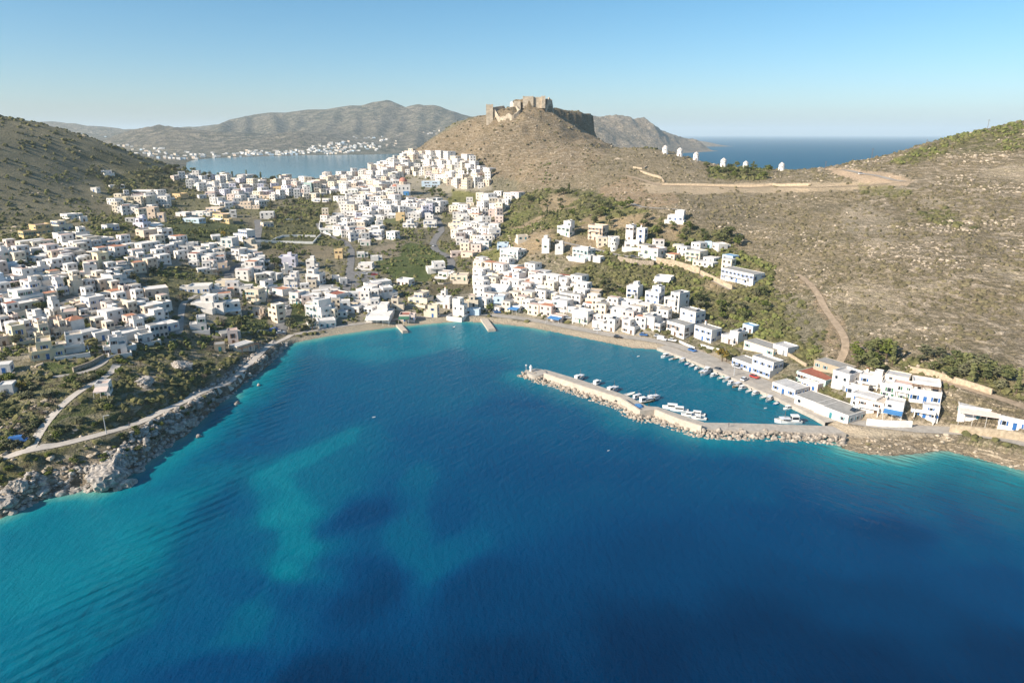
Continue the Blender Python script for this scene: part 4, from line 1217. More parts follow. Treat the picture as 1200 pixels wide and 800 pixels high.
# u, v of the middle of the foot in the photograph, width in photograph pixels, storeys, wall, roof, extras, [slope of the foot line], [label]
HL = [
# ---- harbour and right hand shore
(561,262,16,2,'W','l','step tank'),(566,246,14,1,'W','w','chimney'),(588,246,11,1,'W','l','tank'),(580,278,18,2,'W','w','balcony stairbox'),(565,293,20,2,'W','l','step tank'),(589,292,17,1,'B','w','tank'),  # last house: blue of its shaded side put in as wall colour
(599,304,27,2,'W','w','balcony tank chimney'),(613,282,14,1,'C','c','yard'),(660,277,19,3,'W','l','step terrace tank',0.1,'three-storey stepped white house at the head of the lane above the rocky spur'),
(697,282,22,3,'A','p','balcony',0.1,'tall peach block of flats at the foot of the scrub slope'),(639,298,10,3,'W','w','stairbox',0.05,'narrow white tower house standing on top of the rocky spur'),(655,299,11,2,'D','w','stairbox',0.05),
(682,303,23,2,'W','w','balcony tank yard'),(720,295,10,3,'W','l','round',0.0,'white round tower house with a flat top beside the terraced villas'),
(737,282,10,3,'W','w','tank',0.1,'left one of two slim white tower blocks above the blue-roofed villa'),(750,285,11,3,'W','w','chimney',0.1,'right one of two slim white tower blocks above the blue-roofed villa'),(740,291,22,1,'W','w','yard'),
(689,306,9,1,'D','w',''),(700,308,10,1,'W','c',''),(563,311,18,1,'P','w','annex'),(573,326,22,1,'C','w','annex tank'),(562,336,17,2,'W','l','stairbox'),(592,326,14,1,'W','w','step'),(601,318,18,1,'W','l','chimney'),
(610,333,20,2,'W','w','step flip tank'),(630,335,19,2,'W','w','yard'),(656,338,24,2,'W','l','step terrace'),(621,349,26,1,'W','c','annex'),
(582,346,26,1,'B','w','gable',0.12,'pale blue house with a gabled white roof behind the beach trees'),(584,361,16,2,'B','l','balcony',0.05,'pale blue two-storey house with a balcony beside the round beach tree'),(605,366,13,1,'W','w','awning blue',0.15,'small white beach taverna under a bright blue awning'),  # gabled house: blue wall colour stands for shade on white walls
(555,366,18,3,'C','p','step flip',0.0,'tall cream and pink-roofed house at the root of the larger jetty'),(659,366,27,2,'W','l','balcony annex'),(678,368,19,1,'W','c','tank'),(682,379,27,2,'W','w','balcony',0.2),(625,360,22,1,'D','c','pergola'),(641,362,20,1,'W','w',''),
(654,377,20,1,'P','p','awning blue',0.2,'low pink taverna with a blue canopy facing the promenade'),(694,349,21,1,'S','c','pergola',0.1,'stone-coloured terrace house standing alone among the scrub'),(708,361,19,1,'W','w','annex'),(715,388,21,2,'W','w','step tank',0.2),(738,391,22,2,'W','w','step flip',0.2),
(702,385,17,1,'W','l',''),(733,362,22,1,'D','w','yard'),(742,350,17,2,'W','w','balcony tank'),
(791,260,24,2,'W','w','terrace step yard',0.05,'white villa alone on the hillside with a stepped white terrace below it'),(765,304,27,2,'W','p','annex flip',0.15,'white villa with a pinkish roof between retaining walls and the round tower'),(813,307,22,2,'C','l','balcony',0.15,'cream villa with a front balcony above the long retaining wall'),
(847,294,18,1,'W','w','annex'),(830,292,8,1,'B','w',''),(854,306,18,1,'B','b','slab',0.2,'low pale blue house with a blue flat roof beside the grey-roofed villa'),(867,332,38,2,'W','g','slab balcony',0.35,'large white villa under a wide grey roof at the end of the lane'),
(776,333,24,1,'W','w','awning white',0.1,'single-storey white house with a white awning porch below the retaining wall'),(744,349,16,2,'W','l','stairbox'),(766,357,24,3,'W','w','step terrace tank',0.2,'three-storey white house with blue shutters stepping down to the quay'),(789,364,26,3,'W','w','step balcony tank',0.25),
(762,386,26,2,'W','l','annex tank',0.2),(771,367,22,1,'W','c','yard',0.2),(808,379,27,2,'W','g','tank',0.3),(794,394,31,2,'W','g','',0.3,'square white two-storey house with a flat dark grey roof on the quay'),(826,399,30,2,'W','g','chimney',0.33,'wide white house with a dark grey roof and chimney behind the quay yard'),
(857,403,26,2,'W','w','step tank balcony',0.38),(876,390,13,1,'B','b','',0.3),(889,413,33,1,'C','g','slab',0.4,'long low cream house with a grey roof behind the white quay house'),(914,415,16,1,'W','l','',0.4),
(880,436,44,2,'W','g','step terrace',0.42,'long stepped white house with a row of windows right on the quay'),(918,462,24,1,'W','l','slab',0.5),(948,479,31,1,'W','g','slab',0.5),(974,490,36,1,'W','g','slab tank',0.5),
(950,450,30,1,'M','r','slab',0.48,'long mint green shed with a red-brown roof behind the harbour'),(972,437,34,1,'S','g','slab',0.42,'stone building with a broad dark roof under the scree slope'),(984,457,27,2,'W','l','annex tank',0.35,'square white two-storey house in front of the dark clump of trees'),
(948,458,20,1,'P','w','',0.4),(1011,479,31,2,'W','l','balcony',0.3),(1018,485,36,2,'W','c','balcony slab',0.22,'white two-storey house with a long front balcony beside the quay root'),(1047,487,30,2,'W','l','annex flip awning blue',0.2,'white house with a bright blue canopy in the middle of the shore row'),
(1083,492,36,2,'W','l','balcony step',0.18),(1084,473,40,1,'W','w','tank',0.15,'long white house with blue-shuttered windows behind the shore row'),(1085,462,36,1,'W','w','pergola',0.15),
(1147,492,52,1,'W','l','slab awning pink',0.15,'long white shore house with a pink awning above a stone retaining wall'),(1189,505,42,1,'W','l','slab tank',0.2,'white house at the right end of the shore row with a solar heater'),
# ---- behind the beach
(423,302,15,1,'W','w',''),(439,306,15,1,'W','w','annex'),(428,315,21,1,'W','w','',0.0),(440,280,19,2,'W','w','balcony'),(458,281,12,2,'W','w',''),(416,283,12,2,'W','l','tank'),(428,288,14,1,'D','p',''),
(512,320,27,2,'W','w','terrace step balcony',-0.05,'modern white villa with a balcony beside the winding road'),(519,325,18,1,'W','c','yard'),(447,337,30,1,'W','w','annex',-0.15),(458,350,28,2,'W','w','step',-0.1),(472,335,18,1,'W','w',''),(493,357,25,2,'C','c','annex flip',0.1,'wide cream house with a low wing behind the beach'),
(466,364,18,2,'C','p','tank',0.0),(507,372,18,2,'C','c','',0.05,'cream cube house right at the edge of the beach'),(517,354,18,2,'W','c','chimney',0.05),(523,362,9,2,'W','w',''),(537,371,17,3,'W','w','step flip',0.1,'tall white house with a set-back top floor facing the beach'),(556,370,18,1,'B','w','',0.05),
(541,329,22,1,'C','c',''),(547,302,17,1,'A','p',''),(535,301,14,1,'P','w',''),(445,372,30,2,'W','w','step terrace annex',0.0,'large white beach house with a broad roof terrace'),(433,360,33,1,'W','w','annex flip',0.0),(413,367,20,1,'W','l',''),(405,366,14,2,'W','w',''),
(443,378,36,1,'W','w','awning white',0.0,'long white taverna with a white awning on the beach'),(474,377,20,1,'P','r','awning green',0.0,'beach taverna with a dark green awning beside the small jetty'),(403,333,10,1,'W','l',''),(384,384,26,1,'W','w','',-0.1),
# ---- middle left
(254,282,11,1,'W','w','gable'),(210,290,9,1,'W','w',''),(207,290,8,1,'W','w',''),(223,291,14,1,'W','w','annex'),(237,298,24,2,'W','w','step terrace',0.1),(266,290,22,2,'W','l','annex'),(272,303,30,2,'W','c','step balcony',0.1),(294,292,20,2,'C','c','',0.0,'square cream house beside the long walled field'),
(304,312,24,2,'W','w','step',-0.05,'big white house at the bend of the road'),(337,313,25,2,'L','w','stairbox tank',-0.02,'lilac-white apartment house with a roof stair box below the walled field'),(341,338,20,3,'W','l','step balcony',0.0),(339,321,16,2,'D','w',''),(367,334,21,3,'W','w','step terrace tank',0.05,'stepped three-storey white house with a tall stair'),(364,316,16,2,'W','w','stairbox'),
(257,315,25,1,'A','p','',-0.05),(233,344,42,1,'W','w','annex flip',-0.03),(237,363,42,2,'W','w','step terrace yard',0.0,'large white villa with a walled front yard'),(273,368,25,2,'W','w','awning white',-0.1,'white house with a white porch awning above the green plot'),(263,337,26,1,'C','c',''),(290,342,14,1,'W','w',''),
(311,343,18,2,'W','l','step balcony',0.1),(296,353,20,2,'C','c','balcony',0.05),(301,370,15,1,'A','c','step'),(322,377,14,3,'C','w','step',0.3,'narrow wedge of a cream house at the fork of the main road'),(327,346,14,1,'W','t','',0.15),(345,357,18,2,'D','p','balcony',0.1),
(368,372,24,3,'W','w','step terrace balcony',0.3),(375,346,21,1,'C','c','slab'),(391,358,26,2,'W','r','annex',0.2,'white house with a large red-brown roof near the beach'),(233,388,25,2,'W','l','step yard',-0.1),(397,303,11,2,'O','c','',0.0,'orange-ochre house by the road above the beach'),(395,331,8,1,'W','w',''),(375,383,40,1,'W','w','slab',-0.15),
(268,398,34,1,'G','g','slab step',-0.2,'grey unfinished concrete building on the terraces above the promenade'),(274,404,14,2,'P','p','',-0.1),(286,412,26,1,'C','l','slab pergola',-0.4,'low beige terrace building beside the promenade'),(258,412,16,1,'S','g','slab',-0.1),
# ---- left town
(86,256,22,1,'W','w','step',-0.1),(99,260,10,1,'W','w',''),(54,274,33,2,'O','p','',-0.18,'long ochre house at the foot of the bare left hill'),(76,270,22,2,'C','c','step terrace',-0.15),(40,289,29,1,'W','w','annex',-0.1),(75,280,18,1,'D','l',''),(96,279,20,2,'W','w','step',-0.1),(88,291,20,1,'W','w',''),
(141,240,25,2,'Y','w','balcony',0.0,'pale yellow two-storey house on the edge of the trees by the left hill'),(110,225,8,1,'W','w',''),(127,204,15,1,'W','w','annex'),(138,221,22,1,'W','l','slab'),(120,286,20,1,'W','w','annex'),(132,270,12,1,'D','c',''),
(176,257,17,3,'A','p','',0.0,'tall peach cube house rising above the white houses of the left town'),(189,260,9,2,'A','c',''),(164,267,15,2,'L','w','stairbox',0.05),(181,268,18,1,'W','l','awning white'),(155,240,12,2,'C','w',''),(167,227,29,1,'W','c','slab awning white',0.0),(164,232,16,1,'P','p',''),(186,234,21,1,'W','w','',-0.15),(207,232,15,1,'O','c','',0.05,'small ochre house with a beige roof above the green gardens'),
(212,254,14,1,'W','w',''),(231,253,24,1,'W','w','annex'),(224,261,24,1,'B','w','slab',0.05),(238,233,10,1,'W','l',''),(246,229,13,1,'P','p',''),(228,214,20,1,'W','w',''),(238,220,20,1,'M','w','hip',-0.05),(261,209,18,1,'P','p',''),(260,223,15,1,'W','l',''),(273,224,12,1,'D','w',''),(256,240,15,2,'W','w',''),(271,241,14,1,'L','l',''),
(285,245,31,2,'A','c','',0.0,'broad tan house among the white houses by the saddle trees'),(256,260,20,2,'O','p','awning white',0.1,'ochre house with a pinkish roof beside the green garden'),(270,255,19,2,'W','w',''),(250,248,22,1,'A','w',''),(284,280,21,2,'W','l','step',0.15),(176,275,18,1,'W','c',''),(176,281,17,2,'A','w',''),(196,280,12,2,'W','w',''),(172,291,23,1,'W','w','slab'),(211,284,9,1,'W','w','gable'),
(104,326,31,2,'W','p','step tank',-0.1,'pinkish white apartment house with a roof terrace in the middle of the left town'),(122,317,17,3,'Y','w','',-0.2,'tall pale yellow cube house behind the white apartment house'),(146,319,31,1,'W','g','slab annex',-0.15),(44,298,27,1,'W','w','annex',-0.15),(62,304,24,1,'D','l','slab',-0.15),(27,331,29,2,'W','p','tank',-0.3),(8,308,14,2,'W','l','stairbox',-0.25),(14,316,18,1,'B','l','',-0.2),
(70,331,24,1,'W','c','',-0.25),(52,334,22,1,'W','w','step',-0.3),(91,344,21,2,'C','c','stairbox',-0.2),(131,339,35,2,'W','w','step tank',-0.25),(138,348,25,1,'A','t','slab',-0.25),(35,356,40,2,'W','w','step terrace annex',-0.28),(28,364,36,1,'C','w','slab',-0.3),(5,336,15,2,'B','l','',-0.3),(88,367,27,1,'A','c','',-0.3),(113,365,30,2,'W','w','annex',-0.28),(25,376,30,1,'C','c','annex',-0.2),
(76,384,44,2,'C','p','',-0.12,'broad cream house with a row of dark windows facing the headland'),(127,382,40,2,'W','w','slab step',-0.3),(22,401,30,2,'Y','w','',-0.2,'big cream-yellow house at the lower left edge of the town'),(4,406,16,1,'A','c','',-0.2),(80,415,42,2,'W','c','step terrace balcony',-0.15,'modern white house with a front balcony above the green meadow'),(45,422,46,2,'Y','c','step annex balcony',-0.15,'sprawling yellow and cream house with a roof terrace above the meadow'),
(137,415,31,2,'W','l','annex yard',-0.15,'white house with grey roofs standing apart at the town edge'),(121,463,21,1,'W','p','awning pink',-0.1,'small white cottage with a pink roof alone on the headland'),(5,438,16,1,'W','w','slab',-0.1),(8,463,14,1,'D','w','',-0.1,'little white ruin half hidden by bushes near the left edge'),
(186,353,35,2,'A','w','slab',-0.12,'large peach house with a broad white roof in the left town'),(178,366,40,1,'W','w','',-0.22,'row of white rooms with dark windows below the large peach house'),(142,364,30,1,'C','c','annex',-0.25),(171,309,25,2,'W','w','step flip',-0.1),(190,308,10,1,'W','w',''),(168,380,40,1,'C','w','slab annex',-0.3),(195,388,36,1,'W','w','slab',-0.25),(150,398,40,1,'D','w','annex slab',-0.28),(102,398,34,1,'D','l','slab',-0.28),
# ---- saddle and town centre
(310,243,14,2,'W','w',''),(313,257,21,2,'W','w','slab'),(315,266,14,1,'C','w',''),(314,233,17,1,'A','p',''),(326,223,20,1,'O','c','',0.0,'ochre row house on the saddle above the dark grove'),(375,237,26,1,'W','w','slab'),(344,226,20,2,'A','p',''),(361,225,10,3,'M','w','',0.0,'slim mint green house on the saddle'),(384,226,13,1,'L','l',''),(399,223,14,1,'B','w',''),(414,233,14,3,'W','l','balcony tank'),
(425,243,22,2,'D','p','slab'),(388,263,21,2,'W','w','annex'),(383,273,20,1,'W','w','slab'),(402,270,13,2,'W','w',''),(396,277,14,1,'W','w','slab'),(416,282,10,1,'W','w',''),(422,267,10,2,'W','w',''),(445,268,10,2,'W','w','stairbox'),(412,257,15,2,'W','l','balcony'),(431,257,18,2,'W','w','step'),(444,251,18,2,'W','w','balcony'),(440,270,12,1,'D','c',''),
(405,216,16,2,'A','t','',0.0,'orange-tinted block on the crest with the far bay behind it'),(390,217,13,2,'C','p',''),(505,220,28,2,'B','w','slab',0.0,'long pale blue building in the shade beside the domed church'),(474,229,12,1,'U','w','',0.0,'small house with a bright blue front below the domed church'),(469,259,12,2,'O','c','',0.0,'ochre cube house above the row of white apartments'),  # long building by the church: its blue shade is painted as wall colour
(482,267,19,2,'W','w','balcony'),(504,267,20,2,'W','g','slab balcony',0.0,'white apartment house with a grey roof beside the winding road'),(495,247,17,2,'D','l','step'),(505,249,12,3,'W','w',''),(537,267,22,2,'C','w','annex'),(555,251,14,1,'C','w',''),(483,252,14,2,'W','l',''),(458,247,13,2,'W','w','stairbox'),
]

ZONES = [
    ('on the headland', [(-60, 428), (200, 428), (280, 440), (280, 470), (-60, 560)]),
    ('along the promenade terraces', [(250, 388), (320, 388), (300, 425), (250, 425)]),
    ('on the left town edge', [(-60, 370), (250, 370), (250, 430), (-60, 430)]),
    ('amid the left town', [(-60, 318), (215, 318), (215, 370), (-60, 370)]),
    ('high in the left town', [(-60, 262), (205, 262), (205, 318), (-60, 318)]),
    ('under the left hill', [(-60, 190), (205, 190), (205, 262), (-60, 262)]),
    ('on the left saddle', [(205, 190), (300, 190), (300, 250), (205, 250)]),
    ('round the sloping green gardens', [(205, 250), (300, 250), (300, 300), (205, 300)]),
    ('beside the curving main road', [(205, 300), (352, 300), (352, 392), (205, 392)]),
    ('near the left beach end', [(352, 340), (425, 340), (425, 392), (352, 392)]),
    ('behind the car park', [(352, 288), (425, 288), (425, 340), (352, 340)]),
    ('left along the beach front', [(425, 340), (500, 340), (500, 392), (425, 392)]),
    ('right along the beach front', [(500, 340), (570, 340), (570, 392), (500, 392)]),
    ('round the green meadow', [(425, 274), (560, 274), (560, 340), (425, 340)]),
    ('by the dark grove', [(300, 235), (372, 235), (372, 290), (300, 290)]),
    ('before the far blue bay', [(300, 190), (425, 190), (425, 235), (300, 235)]),
    ('left of the white apartments', [(372, 235), (455, 235), (455, 290), (372, 290)]),
    ('below the domed church', [(455, 224), (520, 224), (520, 274), (455, 274)]),
    ('left of the domed church', [(425, 170), (465, 170), (465, 240), (425, 240)]),
    ('under the castle hill', [(465, 165), (640, 165), (640, 224), (465, 224)]),
    ('beside the shaded gully', [(520, 224), (640, 224), (640, 274), (520, 274)]),
    ('on the rocky spur', [(625, 265), (672, 265), (672, 312), (625, 312)]),
    ('above the beach end', [(560, 274), (625, 274), (625, 340), (560, 340)]),
    ('on the scrub hillside', [(672, 240), (900, 240), (900, 312), (672, 312)]),
    ('behind the blue-awning beach', [(560, 340), (640, 340), (640, 392), (560, 392)]),
    ('above the promenade curve', [(625, 312), (752, 312), (752, 372), (625, 372)]),
    ('along the promenade curve', [(640, 372), (752, 372), (752, 400), (640, 400)]),
    ('above the moored boats', [(752, 312), (930, 312), (930, 440), (752, 440)]),
    ('at the inner harbour', [(860, 380), (1000, 380), (1000, 520), (860, 520)]),
    ('on the right-hand shore', [(1000, 430), (1260, 430), (1260, 540), (1000, 540)]),
]
def zone_of(u, v):
    for n, p in ZONES:
        if in_poly(np.array([u]), np.array([v]), p)[0]: return n
    return 'in the town'

def slope_default(u, v):
    if u < 215 and v > 262: return -0.22
    if u < 420: return rnd.uniform(-0.10, 0.06)
    if u > 1000: return 0.2
    if u > 850 and v > 380: return 0.42
    if u > 560 and v > 295: return 0.16
    return rnd.uniform(-0.05, 0.12)

SHUTN = ['blue', 'green', 'brown', 'grey', 'teal', 'white', 'blue', 'brown']
placed = []
def house_geom(u, v, wpx, slope):
    fw = wpx * (0.92 if u > 860 and v > 380 else 0.74 if abs(slope) > 0.18 else 0.86)
    uc = u - np.sign(slope) * (0.03 if u > 860 and v > 380 else 0.12) * wpx if abs(slope) > 0.12 else u
    c = hit1(uc, v)
    d = to_px(*c)[2]
    wm = fw / FPX * d                      # length across the view
    # direction along the front from the drawn slope, on the level at the foot
    a = at_z(uc - fw / 2, v - slope * fw / 2, c[2])
    b_ = at_z(uc + fw / 2, v + slope * fw / 2, c[2])
    dx, dy = b_[0] - a[0], b_[1] - a[1]
    L = math.hypot(dx, dy)
    yaw = math.atan2(dy, dx)
    yaw = max(-1.05, min(1.05, yaw))
    L = wm / max(0.5, math.cos(yaw)) if L > wm / 0.5 else L
    return c, d, max(4.2, min(L, 34)), yaw

def storey_word(n):
    return {1: 'single-storey', 2: 'two-storey', 3: 'three-storey'}[n]

LABEL_SEEN = {}
def house_label(wc, rc, st, feats, shut, u, v, L):
    size = 'small' if L < 7.5 else ('long' if L > 14 else '')
    bits = [b_ for b_ in (size, storey_word(st), WALLN[wc], 'house') if b_]
    if 'gable' in feats: ex = ['gabled %s roof' % ROOFN[rc]]
    elif 'hip' in feats: ex = ['hipped %s roof' % ROOFN[rc]]
    else: ex = ['%s roof' % ROOFN[rc]]
    for f, n in (('balcony', 'balcony'), ('stairbox', 'stair box'), ('awning', 'awning'), ('pergola', 'pergola'), ('annex', 'side wing'), ('step', 'set-back top'), ('tank', 'solar heater'), ('chimney', 'chimney'), ('yard', 'walled yard')):
        if f in feats and not (f in ('step', 'balcony') and st < 2):
            ex.append(n)
            break
    return '%s, %s, %s' % (' '.join(bits), ' and '.join(ex), zone_of(u, v))

def add_house(u, v, wpx, st, wc, rc, feats='', slope=None, label=None, seed=None):
    slope = slope_default(u, v) if slope is None else slope
    c, d, L, yaw = house_geom(u, v, wpx * (0.9 if wpx > 14 and u < 860 else 1.0), slope)
    if not np.isfinite(c[0]): return None
    r = random.Random(seed if seed is not None else int(u * 91 + v * 7))
    dep = max(4.5, min(L * r.uniform(0.6, 0.95), 10.5))
    if L > 14: dep = r.uniform(7, 9.5)
    if u > 995 and v > 440: dep = min(dep, 6.2)
    fx, fy = -math.sin(yaw), math.cos(yaw)            # local +y
    x, y = c[0] + fx * dep / 2, c[1] + fy * dep / 2
    ca, sa = math.cos(yaw), math.sin(yaw)
    cs = [(x + i * L / 2 * ca - j * dep / 2 * sa, y + i * L / 2 * sa + j * dep / 2 * ca) for i in (-1, 1) for j in (-1, 1)]
    low = float(np.min(ground([p[0] for p in cs], [p[1] for p in cs])))
    z = max(c[2], low + 0.0) + 0.05
    fl = feats.split()
    if u < 560 and wpx >= 15 and 'slab' not in fl and 'gable' not in fl and 'hip' not in fl and 'round' not in fl:
        if 'annex' not in fl and r.random() < 0.55: fl.append('annex')
        if st >= 2 and 'step' not in fl and r.random() < 0.6: fl.append('step')
        if r.random() < 0.5: fl.append('flip')
        if 'yard' not in fl and 'awning' not in fl and r.random() < 0.35: fl.append('yard')
    if 'annex' in fl: L *= 0.78
    shut = 'blue' if 'blue-shuttered' in (label or '') or 'blue shutters' in (label or '') else r.choice(SHUTN)
    placed.append((x, y, max(L, dep) / 2))
    return dict(u=u, v=v, wpx=wpx, x=x, y=y, z=z, yaw=yaw, L=L, dep=dep, st=st, wc=wc, rc=rc, seed=int(u * 31 + v * 17), low=low, feats=fl, shut=shut, label=label, d=d)

specs = []
round_towers = []
for row in HL:
    u, v, wpx, st, wc, rc, fe = row[:7]
    sl_ = row[7] if len(row) > 7 else None
    lb = row[8] if len(row) > 8 else None
    s_ = add_house(u, v, wpx, st, wc, rc, fe, sl_, lb)
    if s_: specs.append(s_)

# the closely built quarters, filled between the houses placed above
FILL = [
    ([(440, 192), (470, 180), (500, 184), (545, 187), (572, 204), (576, 222), (535, 222), (520, 214), (488, 206), (478, 205), (455, 206)], 5.5, 8.5, 150, 'WDWCWCADWWCW', 0.86),
    ([(378, 211), (405, 207), (432, 197), (452, 196), (466, 208), (462, 240), (440, 240), (425, 232), (400, 226), (376, 224)], 5.5, 8.5, 150, 'WCWCDWDWAWPC', 0.82),
    ([(398, 236), (470, 238), (512, 240), (514, 262), (480, 258), (440, 258), (405, 258)], 6, 8.5, 80, 'WWWWDLWWCW', 0.8),
    ([(528, 246), (575, 230), (604, 232), (586, 258), (576, 292), (548, 300), (530, 282), (538, 262)], 6, 9, 70, 'WWWDCWPW', 0.8),
    ([(-8, 292), (60, 286), (200, 283), (238, 292), (236, 308), (190, 312), (160, 322), (150, 332), (168, 345), (212, 362), (222, 376), (200, 398), (150, 408), (120, 402), (-8, 396)], 5.5, 8.5, 165, 'WWDWDCWCWAPC', 0.8),
    ([(205, 206), (300, 208), (306, 240), (280, 250), (246, 240), (236, 226), (205, 218)], 6, 9, 65, 'WWWDPCWWLW', 0.8),
    ([(300, 213), (380, 214), (396, 226), (372, 234), (340, 234), (308, 240)], 6, 9, 60, 'WCWPWDCWWL', 0.8),
    ([(378, 256), (410, 252), (432, 262), (430, 290), (396, 280), (376, 272)], 6, 9, 36, 'WWWDWCW', 0.8),
    ([(556, 304), (600, 320), (640, 336), (690, 356), (750, 366), (800, 384), (745, 390), (700, 384), (640, 372), (565, 368)], 5.5, 8.0, 70, 'WWWDCWCPW', 0.78),
    ([(120, 232), (200, 228), (205, 250), (160, 262), (125, 262)], 6, 9, 26, 'WDCWW', 0.9),
    ([(356, 340), (440, 345), (440, 368), (380, 378), (358, 372)], 6, 8.5, 34, 'WWWDCP', 0.78),
    ([(225, 300), (300, 300), (320, 330), (300, 350), (230, 352), (215, 340)], 6, 9, 34, 'WWDCWW', 0.8),
    ([(565, 318), (600, 312), (650, 318), (700, 345), (690, 358), (640, 340), (600, 326)], 6, 9, 16, 'WWWDCW', 0.8),
    ([(690, 282), (800, 290), (850, 300), (860, 318), (760, 308), (690, 300)], 6, 9, 12, 'WWWCW', 1.0),
    ([(1000, 448), (1060, 452), (1064, 470), (1010, 474)], 6, 9, 8, 'WWCW', 0.8),
]
KEEP_CLEAR = [[(192, 262), (232, 259), (272, 268), (270, 282), (216, 279)], [(163, 336), (200, 314), (262, 326), (258, 340), (182, 346)]]
road_xy = np.concatenate([l[2] for l in road_lines])
fill_specs = []
fr_ = random.Random(21)
for poly, wmin, wmax, n, cols, pack in FILL:
    us, vs = [p[0] for p in poly], [p[1] for p in poly]
    got = 0
    for tries in range(n * 30):
        if got >= n: break
        u, v = fr_.uniform(min(us), max(us)), fr_.uniform(min(vs), max(vs))
        if not in_poly(np.array([u]), np.array([v]), poly)[0]: continue
        if any(in_poly(np.array([u]), np.array([v]), k)[0] for k in KEEP_CLEAR): continue
        c = hit1(u, v)
        if not np.isfinite(c[0]) or c[2] < 1.0: continue
        wm = fr_.uniform(wmin, wmax)
        if any((c[0] - x) ** 2 + (c[1] + 3 - y) ** 2 < (pack * (r_ + wm / 2)) ** 2 for x, y, r_ in placed): continue
        if np.min((road_xy[:, 0] - c[0]) ** 2 + (road_xy[:, 1] - c[1] - 2) ** 2) < (wm / 2 + 3) ** 2: continue
        d = to_px(*c)[2]
        fe = []
        st = fr_.choice((1, 1, 2, 2, 2)) if v > 260 else fr_.choice((1, 2, 2, 2, 3))
        for f, p in (('step', 0.4), ('annex', 0.25), ('tank', 0.25), ('chimney', 0.15), ('stairbox', 0.2), ('flip', 0.5), ('terrace', 0.3), ('balcony', 0.2)):
            if fr_.random() < p: fe.append(f)
        if fr_.random() < 0.08: fe = ['gable' if fr_.random() < 0.5 else 'hip']
        roof = fr_.choice('wwwwllcpg') if 'gable' not in fe and 'hip' not in fe else fr_.choice('ttr')
        s_ = add_house(u, v, wm * FPX / d / 0.86, st, fr_.choice(cols), roof, ' '.join(fe), None, None)
        if s_:
            fill_specs.append(s_)
            got += 1
allspecs = specs + sorted(fill_specs, key=lambda s: -s['wpx'])
MAXH = 300
far_specs = allspecs[MAXH:]
labels = {}
for s_ in allspecs[:MAXH]:
    s_['lab'] = s_['label'] or house_label(s_['wc'], s_['rc'], s_['st'], s_['feats'], s_['shut'], s_['u'], s_['v'], s_['L'])
    labels.setdefault(s_['lab'], []).append(s_)
# what is left alike: name it by its place among its likes when there are two or three, else they share a label
for lb, ss in labels.items():
    if len(ss) == 2:
        a, b_ = sorted(ss, key=lambda s: s['u'])
        if b_['u'] - a['u'] > 6:
            a['lab'], b_['lab'] = 'left-hand ' + lb, 'right-hand ' + lb
        else:
            a, b_ = sorted(ss, key=lambda s: s['v'])
            a['lab'], b_['lab'] = 'upper ' + lb, 'lower ' + lb
    elif len(ss) == 3:
        for s_, k in zip(sorted(ss, key=lambda s: s['u']), ('leftmost', 'middle', 'rightmost')):
            s_['lab'] = k + ' ' + lb
def clip_words(l):
    w_ = l.split()
    return ' '.join(w_)
for s_ in allspecs[:MAXH]:
    detail = s_['wpx'] >= 19
    if 'round' in s_['feats']:
        root = empty('house', (s_['x'], s_['y'], s_['z']))
        rr = s_['L'] / 2
        mb = MB()
        mb.lathe([(rr, -3), (rr * 0.97, 8.2), (rr * 1.03, 8.2), (rr * 1.03, 9.0), (rr * 0.86, 9.0), (rr * 0.86, 8.5)], 20, MW['W'], cap=False)
        mb.obj('wall', root, sm=False)
        mb = MB()
        mb.lathe([(rr * 0.87, 8.3), (rr * 0.87, 8.6)], 20, MR['l'])
        mb.obj('roof', root)
        for zz, an in ((1.0, -1.8), (4.2, -1.3), (4.2, -2.2), (6.6, -1.7)):
            o = new_obj('window', window_data('window', 0.9, 1.25, 'grey'), root, (math.cos(an) * rr * 0.99, math.sin(an) * rr * 0.99, zz))
            o.rotation_euler = (0, 0, an + math.pi / 2)
    else:
        root = make_house(s_['x'], s_['y'], s_['z'], s_['yaw'], s_['L'], s_['dep'], s_['st'], s_['wc'], s_['rc'], s_['seed'], detail, s_['low'], s_['feats'], s_['shut'])
    if s_['u'] > 995 and s_['v'] > 440: root.scale = (1, 1, 0.74 if s_['st'] > 1 else 1.2)
    tag(root, clip_words(s_['lab']), 'house', 'houses of the bay town')

# the remaining small houses of the centre and the town across the far bay: too many and too small to tell apart
mb = MB()
def tiny_house(mb, x, y, z, yaw, L, dep, h, wc, rc, wins=True):
    sub = MB()
    sub.box(-L / 2, L / 2, -dep / 2, dep / 2, -4, h, MW[wc])
    sub.box(-L / 2 + 0.25, L / 2 - 0.25, -dep / 2 + 0.25, dep / 2 - 0.25, h - 0.1, h + 0.02, MR[rc])
    if wins:
        for lv in range(max(1, int(h / 3))):
            n = max(2, int(L / 3))
            for k in range(n):
                p = (k + 0.5) / n * L - L / 2
                sub.box(p - 0.55, p + 0.55, -dep / 2 - 0.06, -dep / 2, lv * 3 + 0.9, lv * 3 + 2.2, M_GLASS, True)
            sub.box(-L / 2 - 0.06, -L / 2, -0.6, 0.6, lv * 3 + 0.9, lv * 3 + 2.2, M_GLASS, True)
            sub.box(L / 2, L / 2 + 0.06, -0.6, 0.6, lv * 3 + 0.9, lv * 3 + 2.2, M_GLASS, True)
    k = len(mb.v)
    c, s = math.cos(yaw), math.sin(yaw)
    mb.v += [(x + p[0] * c - p[1] * s, y + p[0] * s + p[1] * c, z + p[2]) for p in sub.v]
    for f, mi_ in zip(sub.f, sub.m):
        mb.f.append(tuple(k + i for i in f))
        mb.m.append(mb.mi(sub.mats[mi_]))
